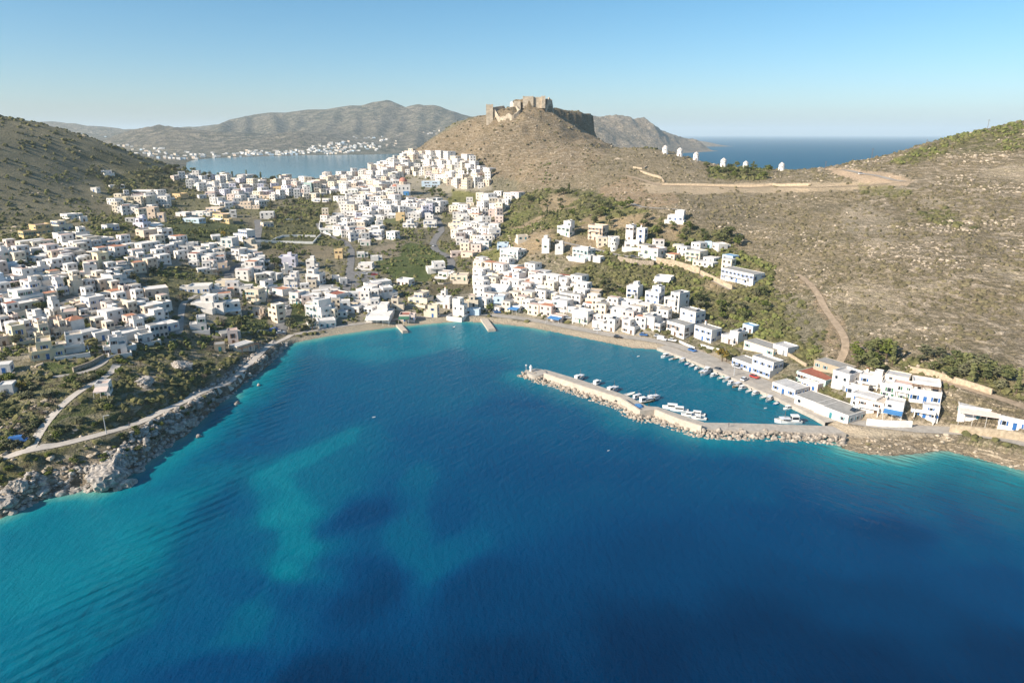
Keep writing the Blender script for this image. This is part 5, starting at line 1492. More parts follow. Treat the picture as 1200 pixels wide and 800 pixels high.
for s_ in far_specs:
    tiny_house(mb, s_['x'], s_['y'], s_['z'], s_['yaw'], s_['L'], s_['dep'], 3.1 * s_['st'], s_['wc'], s_['rc'])
if far_specs:
    tag(mb.obj('town_houses'), 'smallest white and cream houses packed together in the town centre', 'houses', kind='stuff')

def far_ground(x, y):
    FX_, FY_, fh_ = far_grid
    ry = FY_[:, 0]
    r = np.interp(y, ry, np.arange(len(ry)))
    s = (x / y - (-1.05)) / (0.28 + 1.05) * (FX_.shape[1] - 1)
    r0, c0 = np.clip(np.array(r, int), 0, len(ry) - 2), np.clip(np.array(s, int), 0, FX_.shape[1] - 2)
    fr, fc = r - r0, s - c0
    return (fh_[r0, c0] * (1 - fc) + fh_[r0, c0 + 1] * fc) * (1 - fr) + (fh_[r0 + 1, c0] * (1 - fc) + fh_[r0 + 1, c0 + 1] * fc) * fr
mb = MB()
hr = random.Random(5)
def far_hit(u, v):
    t = np.linspace(1500, 8000, 1600)
    a, b_ = (u - U0) / FPX, (v - V0) / FPX
    X, Y, Z = a * t, (cP - b_ * sP) * t, CAM_H + (-sP - b_ * cP) * t
    g = far_ground(X, Y)
    k = np.where((g >= Z) & (g > 0.5))[0]
    return (X[k[0]], Y[k[0]], g[k[0]]) if len(k) else None
FARTOWN = [([(150, 176), (185, 174), (230, 180), (300, 178), (330, 180), (335, 183), (250, 185), (222, 189), (160, 184)], 210), ([(340, 178), (372, 170), (405, 166), (440, 168), (445, 178), (380, 181.5), (345, 182)], 190),
           ([(395, 160), (460, 158), (470, 170), (430, 176)], 36), ([(120, 160), (150, 165), (165, 176), (140, 172)], 22), ([(280, 176), (345, 177), (345, 182.5), (280, 183)], 60), ([(490, 153), (520, 153), (525, 158), (492, 158)], 6)]
for poly, n in FARTOWN:
    us, vs = [p[0] for p in poly], [p[1] for p in poly]
    k = 0
    while k < n:
        u, v = hr.uniform(min(us), max(us)), hr.uniform(min(vs), max(vs))
        k += 1
        if not in_poly(np.array([u]), np.array([v]), poly)[0]: continue
        p = far_hit(u, v)
        if p is None: continue
        L = hr.uniform(9, 20)
        tiny_house(mb, p[0], p[1], p[2], hr.uniform(-0.5, 0.5), L, hr.uniform(8, 12), hr.choice((4, 6.5, 6.5, 9)), hr.choice('WWWWDCWAB'), hr.choice('wwlc'), False)
tag(mb.obj('far_town'), 'white houses strung along the far shore of the blue bay', 'houses', kind='stuff')
# ================================================================== OCCUPANCY (houses and roads)
OCX0, OCY0, OCS = -900.0, 60.0, 1.5
occ = np.zeros((900, 1250), bool)          # rows y, cols x
def occ_mark(x, y, r):
    i0, i1 = int((y - r - OCY0) / OCS), int((y + r - OCY0) / OCS) + 1
    j0, j1 = int((x - r - OCX0) / OCS), int((x + r - OCX0) / OCS) + 1
    if i1 < 0 or j1 < 0: return
    i0, j0 = max(i0, 0), max(j0, 0)
    yy, xx = np.mgrid[i0:i1, j0:j1]
    m_ = (yy * OCS + OCY0 - y) ** 2 + (xx * OCS + OCX0 - x) ** 2 < r * r
    sub = occ[i0:i1, j0:j1]
    sub |= m_[:sub.shape[0], :sub.shape[1]]
for x, y, r_ in placed: occ_mark(x, y, r_ * 1.05 + 0.5)
for nm, wd, ln, m in road_lines:
    for x, y in ln: occ_mark(x, y, wd / 2 + 0.8)
def occupied(x, y):
    i = np.clip(((np.asarray(y) - OCY0) / OCS).astype(int), 0, occ.shape[0] - 1)
    j = np.clip(((np.asarray(x) - OCX0) / OCS).astype(int), 0, occ.shape[1] - 1)
    return occ[i, j]

# ================================================================== BREAKWATER
def resample(pts, n):
    P = np.array(pts, float)
    c = np.concatenate([[0], np.cumsum(np.hypot(*np.diff(P[:, :2], axis=0).T))])
    s = np.linspace(0, c[-1], n)
    return np.stack([np.interp(s, c, P[:, k]) for k in range(P.shape[1])], 1)
def solid_band(name, outer, inner, z0, z1, m, parent):
    "solid between two matched world polylines"
    n = len(outer)
    V = np.concatenate([np.column_stack([outer, np.full(n, z1)]), np.column_stack([inner, np.full(n, z1)]), np.column_stack([outer, np.full(n, z0)]), np.column_stack([inner, np.full(n, z0)])])
    F = []
    for i in range(n - 1):
        F += [(i, i + 1, n + i + 1, n + i), (2 * n + i, 2 * n + i + 1, i + 1, i), (n + i, n + i + 1, 3 * n + i + 1, 3 * n + i)]
    F += [(0, n, 3 * n, 2 * n), (n - 1, 2 * n - 1, 4 * n - 1, 3 * n - 1)]
    return new_obj(name, np_mesh(name, V, np.array(F), [m]), parent)
par_px = [(637, 437), (680, 451.5), (727, 466), (750, 481), (767, 479.5), (795, 490.5), (822, 499.0)]
inn_px = [(638, 432.5), (684, 446), (734, 463), (758, 475.5), (771, 476.5), (800, 486.5), (825, 494.5)]
PO = np.array(px_line(par_px, 3.3))
PI_ = np.array(px_line(inn_px, 1.5))
bw = empty('breakwater', (0, 0, 0))
tag(bw, 'long kinked concrete breakwater with a pale parapet wall sheltering the harbour', 'breakwater')
M_PARA = plain('pale_concrete', (0.52, 0.45, 0.37), 0.9, 0.15, 0.12, 0.5, dirt=0.25)
dirs = np.gradient(PO, axis=0)
nrm = np.stack([-dirs[:, 1], dirs[:, 0]], 1)
nrm /= np.linalg.norm(nrm, axis=1)[:, None]
if np.mean(np.sum((PI_ - PO) * nrm, 1)) < 0: nrm = -nrm
solid_band('parapet_wall', PO, PO + nrm * 0.9, -2.5, 3.3, M_PARA, bw)
solid_band('deck', PO + nrm * 0.903, PI_, -2.5, 1.5, M_CONC, bw)
CO = np.array(px_line([(822, 502.0), (860, 503.6), (900, 504.8), (950, 506.5), (992, 508)], 1.75))
CI = np.array(px_line([(825.4, 494.8), (865, 495.6), (905, 496.6), (945, 498), (976, 499)], 1.75))
solid_band('causeway', CO, CI, -2.5, 1.75, M_CONC, bw)
# round head and beacon
hx_, hy_, _ = at_z(629, 436.5, 1.6)
mb = MB()
mb.lathe([(4.3, -2.5), (4.2, 1.9), (3.9, 1.95)], 18, M_CONC, hx_, hy_)
mb.obj('head', bw)
mb = MB()
kx, ky, _ = at_z(751, 476, 1.55)
for i, (dx, dy) in enumerate(((0, 0), (3, 1), (-4, 3), (-9, 5))):
    mb.box(kx + dx, kx + dx + 0.5, ky + dy, ky + dy + 0.5, 1.49, 2.0, M_DARK)
mb.obj('bollard', bw)
bx, by, _ = at_z(622, 435, 1.9)
bc = empty('harbour_beacon', (bx, by, 1.0))
tag(bc, 'small white harbour beacon with a lantern at the outer tip of the breakwater', 'beacon')
mb = MB(); mb.lathe([(1.7, -1.2), (1.6, 1.0), (1.4, 1.05)], 12, M_CONC); mb.obj('base', bc)
mb = MB(); mb.lathe([(0.5, 1.05), (0.4, 2.7), (0.75, 2.72), (0.75, 2.85)], 12, M_WHITE); tw_ = mb.obj('tower', bc)
mb = MB(); mb.lathe([(0.42, 2.85), (0.42, 3.4), (0.52, 3.42), (0.1, 3.8)], 10, M_WHITE); mb.obj('lantern', tw_)
px_, py_, _ = at_z(616.5, 436, 1.5)
pm = empty('mast', (px_, py_, 0.4)); tag(pm, 'thin grey mast beside the white harbour beacon', 'mast')
mb = MB(); mb.tube((0, 0, 0), (0, 0, 4.6), 0.09, M_METAL); mb.obj('pole', pm)
mb = MB(); mb.box(-0.35, 0.35, -0.05, 0.05, 4.0, 4.6, M_WHITE, True); mb.obj('panel', pm)

# jetties
def jetty(px0, px1, wd, label):
    a, b_ = Vector((*at_z(*px0, 1.0)[:2], 0)), Vector((*at_z(*px1, 1.0)[:2], 0))
    o = empty('jetty', a, math.atan2(b_.y - a.y, b_.x - a.x))
    L = (b_ - a).length
    mb = MB(); mb.box(0, L, -wd / 2, wd / 2, -2.5, 1.1, M_PARA); mb.obj('deck', o)
    mb = MB(); mb.box(L - 0.9, L - 0.2, -wd / 2 + 0.2, wd / 2 - 0.2, 1.1, 1.5, M_CONC); mb.obj('step', o)
    tag(o, label, 'jetty')
jetty((567, 373), (576.5, 386.5), 4.0, 'larger concrete jetty reaching into the bay from the middle of the beach')
jetty((467, 380), (475, 388.5), 3.0, 'shorter concrete jetty near the green-awning taverna')

# ================================================================== ROCKS
import bmesh
M_ROCK = plain('shore_rock', (0.40, 0.345, 0.285), 0.95, 0.15, 0.42, 0.9, dirt=0.45)
M_ROCKG = plain('grey_rock', (0.41, 0.37, 0.325), 0.95, 0.15, 0.42, 0.7, dirt=0.5)
def rock_data(seed, m, sub=2):
    bm = bmesh.new()
    bmesh.ops.create_icosphere(bm, subdivisions=sub, radius=1.0)
    r = random.Random(seed)
    planes = [(Vector((r.gauss(0, 1), r.gauss(0, 1), r.gauss(0, 1))).normalized(), r.uniform(0.55, 0.85)) for _ in range(9)]
    for v in bm.verts:
        for n_, dd_ in planes:
            k = v.co.dot(n_)
            if k > dd_: v.co -= n_ * (k - dd_)
        v.co += Vector((r.uniform(-1, 1), r.uniform(-1, 1), r.uniform(-1, 1))) * 0.05
        v.co.z *= 0.8
    if sub > 2:
        for v in bm.verts:
            p = v.co * 2.6
            q_ = np.array([p.x + 31 * seed]), np.array([p.y + p.z * 1.7])
            v.co *= 1 + 0.16 * float(fbm(q_[0], q_[1], 1.0, 4, seed)[0]) + 0.10 * (float(ridged(q_[1], q_[0], 1.6, 3, seed)[0]) - 0.6)
    me = bpy.data.meshes.new('boulder')
    bm.to_mesh(me); bm.free()
    me.materials.append(m)
    return me
ROCKD = [rock_data(i, M_ROCK) for i in range(6)]
BIGROCK = [rock_data(60 + i, M_ROCKG, 4) for i in range(3)]
ROCKG = [rock_data(20 + i, M_ROCKG) for i in range(5)]
rr = random.Random(3)
nb = 0
def boulder(x, y, z, s, data, label, group):
    global nb
    o = new_obj('boulder', data, None, (x, y, z))
    o.scale = (s * rr.uniform(0.8, 1.3), s * rr.uniform(0.8, 1.2), s * rr.uniform(0.75, 1.1))
    o.rotation_euler = (rr.uniform(-0.3, 0.3), rr.uniform(-0.3, 0.3), rr.uniform(0, 6.28))
    tag(o, label, 'boulder', group)
    nb += 1
arm = resample([at_z(u, v, 0.4)[:2] for u, v in [(611, 437.5), (622, 442.5), (640, 447.5), (680, 461), (725, 475.5), (748, 491.5), (768, 490), (795, 500.5), (822, 509), (900, 511.5), (950, 514), (992, 518)]], 400)
nrm2 = np.gradient(arm, axis=0)
nrm2 = np.stack([-nrm2[:, 1], nrm2[:, 0]], 1)
nrm2 /= np.linalg.norm(nrm2, axis=1)[:, None]
for k in range(185):
    i = int((k + rr.random()) / 185 * 399)
    off = rr.uniform(-2.0, 2.6)
    p = arm[i] + nrm2[i] * off
    s = rr.uniform(0.65, 1.25) * (1.15 if i > 210 else 0.9)
    sec = ('round the beacon tip', 'below the long straight parapet', 'below the long straight parapet', 'under the parapet kink', 'below the short inner parapet', 'along the middle of the causeway', 'at the root of the causeway')[min(6, int(i / 400 * 7))]
    boulder(p[0], p[1], max(-0.2, 0.35 + off * 0.42) + rr.uniform(-0.1, 0.3), s, ROCKD[k % 6], '%s pale armour boulder %s, %s' % ('large' if s > 1.0 else 'small', 'awash at the foot' if off < -0.4 else 'high on the slope', sec), 'armour boulders along the breakwater')
for u, v, s, lb in [(124, 560, 5.6, 'huge rounded grey rock on the headland shore, largest of all'), (150, 568, 2.6, 'broad low rock standing in the water beside the huge rounded rock'), (138, 572, 2.0, 'dark wet rock in the shadow of the huge rounded rock'), (163, 551, 1.9, 'isolated rock in the water right of the huge rounded rock'), (222, 497, 3.0, 'tall grey rock at the water edge below the coast road'), (233, 512, 1.2, 'low rock awash off the coast road shore'),
                    (278, 473, 1.3, 'small dark rock standing off the promenade shore'), (303, 452, 1.1, 'smallest lone rock in the water near the promenade'), (168, 450, 3.6, 'pale rock outcrop above the bend of the coast road'), (213, 431, 4.0, 'brown rock outcrop among the headland bushes'), (20, 572, 3.2, 'ochre cave rock at the lower left shore'), (4, 590, 2.6, 'grey shore rock at the left edge of the frame')]:
    x, y, z = hit1(u, v)
    boulder(x, y, z + 0.1 * s, s, BIGROCK[int(u) % 3] if s > 1.8 else ROCKG[int(u) % 5], lb, None)
crs = resample(px_line([(0, 604), (60, 577), (120, 571), (165, 542), (212, 508), (250, 474), (288, 445), (320, 418), (332, 405)]), 500)
for k in range(104):
    i = rr.randrange(0, 499)
    t_ = crs[min(i + 1, 499)] - crs[max(i - 1, 0)]
    n_ = np.array([-t_[1], t_[0]]) / (np.hypot(*t_) + 1e-9)
    p = crs[i] + n_ * (rr.uniform(-2.0, 4.5) if i < 330 else rr.uniform(-2.0, 1.0))
    if occupied(p[0], p[1]): continue
    z = max(-0.3, float(ground(p[0], p[1])))
    boulder(p[0], p[1], z + 0.25, rr.uniform(0.7, 2.0) * (1.0 if i < 300 else 0.75), ROCKG[k % 5], 'grey jagged boulder on the headland shore ' + ('left of the huge rounded rock', 'right of the huge rounded rock', 'below the bend of the coast road', 'below the promenade')[min(3, i // 125)], 'boulders on the headland shore')
g = np.random.default_rng(10)
k = g.integers(1, 499, 1500)
t_ = crs[k + 0] - crs[k - 1]
n_ = np.stack([-t_[:, 1], t_[:, 0]], 1) / (np.hypot(t_[:, 0], t_[:, 1])[:, None] + 1e-9)
P = crs[k] + n_ * g.uniform(-2.2, 5.5, 1500)[:, None]
keep = ~occupied(P[:, 0], P[:, 1])
P = P[keep]
n = len(P)
s = g.uniform(0.25, 0.95, n)
SHORE_P = (P, s, n)
# smaller stones of both shores: real but uncounted
def ico_low():
    t_ = (1 + 5 ** 0.5) / 2
    v = np.array([(-1, t_, 0), (1, t_, 0), (-1, -t_, 0), (1, -t_, 0), (0, -1, t_), (0, 1, t_), (0, -1, -t_), (0, 1, -t_), (t_, 0, -1), (t_, 0, 1), (-t_, 0, -1), (-t_, 0, 1)], float)
    v /= np.linalg.norm(v[0])
    f = np.array([(0, 11, 5), (0, 5, 1), (0, 1, 7), (0, 7, 10), (0, 10, 11), (1, 5, 9), (5, 11, 4), (11, 10, 2), (10, 7, 6), (7, 1, 8), (3, 9, 4), (3, 4, 2), (3, 2, 6), (3, 6, 8), (3, 8, 9), (4, 9, 5), (2, 4, 11), (6, 2, 10), (8, 6, 7), (9, 8, 1)])
    return v, f
def scatter_mesh(name, base_v, base_f, P, scl, rot, m, jitter=0.25, seed=1, smooth_shade=False):
    g = np.random.default_rng(seed)
    n, k = len(P), len(base_v)
    V = base_v[None] * (1 + g.uniform(-jitter, jitter, (n, k, 1)))
    c, s = np.cos(rot)[:, None], np.sin(rot)[:, None]
    X = V[..., 0] * scl[:, 0:1]
    Y = V[..., 1] * scl[:, 1:2]
    Z = V[..., 2] * scl[:, 2:3]
    W = np.stack([X * c - Y * s + P[:, 0:1], X * s + Y * c + P[:, 1:2], Z + P[:, 2:3]], -1).reshape(-1, 3)
    F = (base_f[None] + (np.arange(n) * k)[:, None, None]).reshape(-1, base_f.shape[1])
    return np_mesh(name, W, F, [m], smooth_shade=smooth_shade)
def fan_random(n, g, r0=0.06, r1=0.98):
    r = g.uniform(r0, r1, n) * (NR - 1)
    c = g.uniform(0.04, 0.96, n) * (NC - 1)
    y = np.interp(r, np.arange(NR), rowY)
    x = np.interp(c, np.arange(NC), colS) * (0.86 * y + 95)
    ri, ci = np.clip(np.round(r).astype(int), 0, NR - 1), np.clip(np.round(c).astype(int), 0, NC - 1)
    return x, y, ri * NC + ci
g = np.random.default_rng(11)
k = g.integers(0, 400, 1300)
off = g.uniform(-2.8, 2.9, 1300)
P = arm[k] + nrm2[k] * off[:, None]
s = g.uniform(0.22, 0.6, 1300)
iv, if_ = ico_low()
tag(new_obj('rubble', scatter_mesh('rubble', iv, if_, np.column_stack([P, np.maximum(-0.15, 0.2 + off * 0.40)]), np.column_stack([s * 1.2, s, s * 0.8]), g.uniform(0, 6.28, 1300), M_ROCK, 0.3, 9)), 'small pale rubble packed between the armour boulders', 'rubble', kind='stuff')
P, s, n = SHORE_P
tag(new_obj('shore_stones', scatter_mesh('shore_stones', iv, if_, np.column_stack([P, np.maximum(ground(P[:, 0], P[:, 1]), -0.1) + 0.12 * s]), np.column_stack([s * 1.3, s, s * 0.85]), g.uniform(0, 6.28, n), M_ROCKG, 0.32, 19)), 'broken grey stones covering the headland waterline', 'stones', kind='stuff')
g = np.random.default_rng(12)
x, y, ix = fan_random(420000, g)
ok = (OSD[ix] > 0.2) & (g.random(len(x)) < mask[ix, 1] ** 1.6 * 0.30 * smooth(0.0, 0.42, fbm(x, y, 30, 4, 101))) & ~occupied(x, y)
d_ = np.hypot(x, y)
ok &= (d_ < 1000)
x, y, ix, d_ = x[ok], y[ok], ix[ok], d_[ok]
n = len(x)
s = g.uniform(0.22, 0.75, n) * (0.75 + d_ / 900) * np.where(g.random(n) < 0.06, 1.9, 1.0)
iv, if_ = ico_low()
P = np.column_stack([x, y, ground(x, y) + 0.05 * s])
scl = np.column_stack([s * g.uniform(0.8, 1.6, n), s * g.uniform(0.8, 1.3, n), s * g.uniform(0.45, 0.9, n)])
M_STONES = plain('hill_stone', (0.43, 0.36, 0.275), 0.95, 0.1, 0.35, 0.5)
tag(new_obj('loose_rocks', scatter_mesh('loose_rocks', iv, if_, P, scl, g.uniform(0, 6.28, n), M_STONES, 0.3, 3)), 'loose pale rocks strewn over the slopes and shores', 'rocks', kind='stuff')
N_ROCKS = n

# ================================================================== SCRUB
def foliage(name, dark, light, scale=0.35):
    m, t, b = mat(name)
    oi = nd(t, "ShaderNodeObjectInfo")
    geo = nd(t, "ShaderNodeNewGeometry")
    n1 = noise(t, geo.outputs['Position'], scale, 3, 0.6)
    k = math_n(t, 'ADD', math_n(t, 'MULTIPLY', n1.outputs[0], 1.0), math_n(t, 'MULTIPLY', math_n(t, 'SUBTRACT', oi.outputs['Random'], 0.5), 0.35))
    t.links.new(ramp(t, k, [(0.32, dark), (0.68, light)]), b.inputs['Base Color'])
    b.inputs['Roughness'].default_value = 0.9
    b.inputs['Specular IOR Level'].default_value = 0.1
    return m
M_SCRUB = foliage('dry_scrub', (0.105, 0.092, 0.052), (0.235, 0.198, 0.115), 0.22)
M_SCRUBG = foliage('green_scrub', (0.075, 0.078, 0.034), (0.200, 0.182, 0.078), 0.2)
M_THICK = foliage('thicket_leaves', (0.048, 0.066, 0.022), (0.175, 0.185, 0.062), 0.25)
dome_v = np.array([(0, 0, 1.0)] + [(0.78 * math.cos(a), 0.78 * math.sin(a), 0.62) for a in np.arange(5) * 2 * math.pi / 5] + [(1.0 * math.cos(a), 1.0 * math.sin(a), -0.15) for a in (np.arange(5) + 0.5) * 2 * math.pi / 5])
dome_f = np.array([(0, 1 + i, 1 + (i + 1) % 5) for i in range(5)] + [(1 + i, 6 + i, 1 + (i + 1) % 5) for i in range(5)] + [(1 + i, 6 + (i - 1) % 5, 6 + i) for i in range(5)])
g = np.random.default_rng(13)
x, y, ix = fan_random(600000, g)
dens = mask[ix, 0] * smooth(-0.5, 0.3, fbm(x, y, 20, 3, 111))
isg = cover[ix, 1] > cover[ix, 0] * 0.89
ok = (OSD[ix] > 5) & (g.random(len(x)) < dens * np.where(isg, 0.34, 0.26)) & ~occupied(x, y) & (np.hypot(x, y) < 1050)
x, y, ix, isg = x[ok], y[ok], ix[ok], isg[ok]
for nm, sel, m, lb, sd_ in (('dry_scrub', ~isg, M_SCRUB, 'low brown thorn scrub dotting the dry hillsides', 5), ('green_scrub', isg, M_SCRUBG, 'green maquis shrubs covering the damper slopes and the headland', 6)):
    xx, yy = x[sel], y[sel]
    n = len(xx)
    s = g.uniform(0.3, 1.0, n) ** 1.3 * (1.5 if nm == 'green_scrub' else 1.15) * (0.75 + np.hypot(xx, yy) / 1000)
    P = np.column_stack([xx, yy, ground(xx, yy)])
    scl = np.column_stack([s * g.uniform(0.8, 1.4, n), s * g.uniform(0.8, 1.4, n), s * g.uniform(0.7, 1.1, n)])
    tag(new_obj(nm, scatter_mesh(nm, dome_v, dome_f, P, scl, g.uniform(0, 6.28, n), m, 0.28, sd_)), lb, 'scrub', kind='stuff')
    print(nm, n)
print('rocks', N_ROCKS)
g = np.random.default_rng(14)
x, y, ix = fan_random(420000, g)
ok = (mask[ix, 0] > 0.62) & (OSD[ix] > 8) & (g.random(len(x)) < 0.17 * smooth(-0.15, 0.25, fbm(x, y, 24, 3, 131))) & ~occupied(x, y) & (np.hypot(x, y) < 900)
x, y = x[ok], y[ok]
n = len(x)
s = g.uniform(0.8, 2.4, n)
P = np.column_stack([x, y, ground(x, y) + 0.1 * s])
P2 = np.repeat(P, 3, 0) + np.column_stack([g.normal(0, 0.5, 3 * n) * np.repeat(s, 3), g.normal(0, 0.5, 3 * n) * np.repeat(s, 3), g.uniform(0, 0.5, 3 * n) * np.repeat(s, 3)])
s2 = np.repeat(s, 3) * g.uniform(0.35, 0.7, 3 * n)
iv, if_ = ico_low()
tag(new_obj('thicket', scatter_mesh('thicket', iv, if_, P2, np.column_stack([s2, s2, s2 * 0.85]), g.uniform(0, 6.28, 3 * n), M_THICK, 0.35, 15)), 'tangled green thickets on the hillside above the harbour houses', 'thicket', kind='stuff')
print('thicket', n)
x, y, ix = fan_random(260000, g)
tu, tv = pu[ix], pv[ix]
ok = (tu > -20) & (tu < 660) & (tv > 192) & (tv < 425) & (OX[ix] < 60) & (OSD[ix] > 14) & (g.random(len(x)) < 0.22 * smooth(0.0, 0.3, fbm(x, y, 18, 3, 141))) & ~occupied(x, y)
x, y = x[ok], y[ok]
n = len(x)
s = g.uniform(0.6, 1.7, n)
P = np.column_stack([x, y, ground(x, y) + 0.2 * s])
P2 = np.repeat(P, 3, 0) + np.column_stack([g.normal(0, 0.45, 3 * n) * np.repeat(s, 3), g.normal(0, 0.45, 3 * n) * np.repeat(s, 3), g.uniform(0, 0.8, 3 * n) * np.repeat(s, 3)])
s2 = np.repeat(s, 3) * g.uniform(0.35, 0.7, 3 * n)
tag(new_obj('garden_bushes', scatter_mesh('garden_bushes', iv, if_, P2, np.column_stack([s2, s2, s2 * 0.9]), g.uniform(0, 6.28, 3 * n), M_THICK, 0.35, 16)), 'green garden bushes growing in the gaps between the town houses', 'bushes', kind='stuff')
print('garden', n)

# ================================================================== TREES
M_BARK = plain('bark', (0.12, 0.09, 0.065), 0.95, 0.1, 0.3, 2.0)
M_LEAF = {'dark': foliage('dark_leaves', (0.050, 0.062, 0.026), (0.155, 0.160, 0.065), 0.5), 'olive': foliage('olive_leaves', (0.070, 0.074, 0.042), (0.185, 0.180, 0.100), 0.5),
          'green': foliage('fresh_leaves', (0.040, 0.060, 0.014), (0.135, 0.155, 0.036), 0.5), 'bare': foliage('brown_twigs', (0.090, 0.072, 0.055), (0.21, 0.175, 0.135), 0.5), 'gold': foliage('gold_leaves', (0.14, 0.10, 0.02), (0.36, 0.25, 0.05), 0.5)}
oct_v = np.array([(1, 0, 0), (-1, 0, 0), (0, 1, 0), (0, -1, 0), (0, 0, 1), (0, 0, -1)], float)
oct_f = np.array([(0, 2, 4), (2, 1, 4), (1, 3, 4), (3, 0, 4), (2, 0, 5), (1, 2, 5), (3, 1, 5), (0, 3, 5)])
def crown_data(kind, seed, slim=False):
    "unit crown: about 1 m across, standing from z 0.25 to 1"
    g = np.random.default_rng(seed)
    lobes = [(g.uniform(-0.26, 0.26), g.uniform(-0.26, 0.26), g.uniform(0.45, 0.78), g.uniform(0.17, 0.28)) for _ in range(6)] if not slim else [(0, 0, z, 0.13 * (1.15 - z)) for z in np.linspace(0.2, 0.95, 8)]
    P, Sx = [], []
    for lx, ly, lz, lr in lobes:
        n = 15 if not slim else 9
        dv_ = g.normal(size=(n, 3))
        dv_ /= np.linalg.norm(dv_, axis=1)[:, None]
        rad = lr * g.uniform(0.55, 1.15, n)
        P.append(np.array([lx, ly, lz]) + dv_ * rad[:, None] * np.array([1, 1, 0.8]))
        Sx.append(g.uniform(0.045, 0.10, n) if kind != 'bare' else g.uniform(0.02, 0.05, n))
    P, Sx = np.concatenate(P), np.concatenate(Sx)
    n = len(P)
    a = scatter_mesh('crown', oct_v, oct_f, P, np.column_stack([Sx * g.uniform(0.7, 1.6, n), Sx * g.uniform(0.7, 1.6, n), Sx * g.uniform(0.5, 1.0, n)]), g.uniform(0, 6.28, n), M_LEAF[kind], 0.35, seed)
    return a
def trunk_data(seed, slim=False):
    r = random.Random(seed)
    mb = MB()
    top = (r.uniform(-0.05, 0.05), r.uniform(-0.05, 0.05), 0.45)
    mb.tube((0, 0, -0.12), top, 0.045, M_BARK, 6, 0.028)
    for i in range(4 if not slim else 0):
        a = i * 1.6 + r.random()
        mb.tube(top, (top[0] + math.cos(a) * 0.24, top[1] + math.sin(a) * 0.24, r.uniform(0.62, 0.75)), 0.022, M_BARK, 5, 0.009)
    return mb.mesh('trunk')
CROWN = {k: [crown_data(k, 40 + 7 * j + i) for i in range(4)] for j, k in enumerate(('dark', 'olive', 'green', 'bare', 'gold'))}
CROWN['cypress'] = [crown_data('dark', 90 + i, True) for i in range(2)]
TRUNK = [trunk_data(i) for i in range(4)]
TRUNKS = [trunk_data(9, True)]
tr = random.Random(17)
tree_xy = []
ntree = 0
def tree(x, y, hgt, wid, kind, label, group):
    global ntree
    z = float(ground(x, y)) - 0.1
    o = empty('tree', (x, y, z), tr.uniform(0, 6.28))
    o.scale = (wid, wid * tr.uniform(0.9, 1.1), hgt)
    new_obj('trunk', TRUNKS[0] if kind == 'cypress' else TRUNK[ntree % 4], o)
    cl = CROWN[kind]
    new_obj('crown', cl[ntree % len(cl)], o)
    tag(o, label, 'tree', group)
    tree_xy.append((x, y))
    ntree += 1
KNAME = {'dark': 'dark green bushy tree', 'olive': 'olive-green tree', 'green': 'fresh green rounded tree', 'bare': 'bare brown twiggy tree', 'gold': 'golden yellow tree', 'cypress': 'slim dark cypress'}
# single trees worth naming
for u, v, wpx, kind, lb in [(574, 366, 12, 'green', 'round green tree on the beach beside the larger jetty'), (340, 388, 18, 'olive', 'left of two wide tamarisks on the left beach end'), (366, 387, 16, 'olive', 'right of two wide tamarisks on the left beach end'), (846, 424, 18, 'gold', 'autumn-gold tree at the end of the quay yard'), (851, 424, 16, 'dark', 'dark tree beside the autumn-gold tree on the quay'),
                          (925, 452, 14, 'olive', 'olive-green tree between the low white quay houses'), (918, 448, 10, 'olive', 'smaller olive-green tree behind the low quay houses'), (26, 458, 13, 'gold', 'golden flowering tree among the dark headland bushes'), (262, 314, 7, 'dark', 'small dark tree at the bend of the road'), (323, 316, 16, 'dark', 'big dark tree on the small green field by the road'),
                          (300, 316, 14, 'bare', 'wide bare tree on the small green field by the road'), (256, 325, 15, 'bare', 'pinkish bare tree beside the grey road'), (262, 277, 7, 'gold', 'little golden bush-like tree by the green garden'), (262, 382, 14, 'bare', 'bare brown tree on the green plot above the promenade'), (284, 384, 16, 'dark', 'dark spreading tree on the green plot above the promenade'),
                          (84, 305, 18, 'bare', 'bare tree between white houses high in the left town'), (72, 362, 10, 'bare', 'leafless tree amid the white houses of the left town'), (852, 280, 16, 'dark', 'tallest dark pine above the scrub hillside villas'), (866, 288, 14, 'dark', 'dark pine right of the tallest pine on the scrub hillside'), (843, 284, 12, 'dark', 'dark pine left of the tallest pine on the scrub hillside')]:
    x, y, z = hit1(u, v)
    w_ = wpx / FPX * to_px(x, y, z)[2]
    tree(x, y, w_ * (1.0 if kind != 'bare' else 0.8), w_, kind, lb, None)
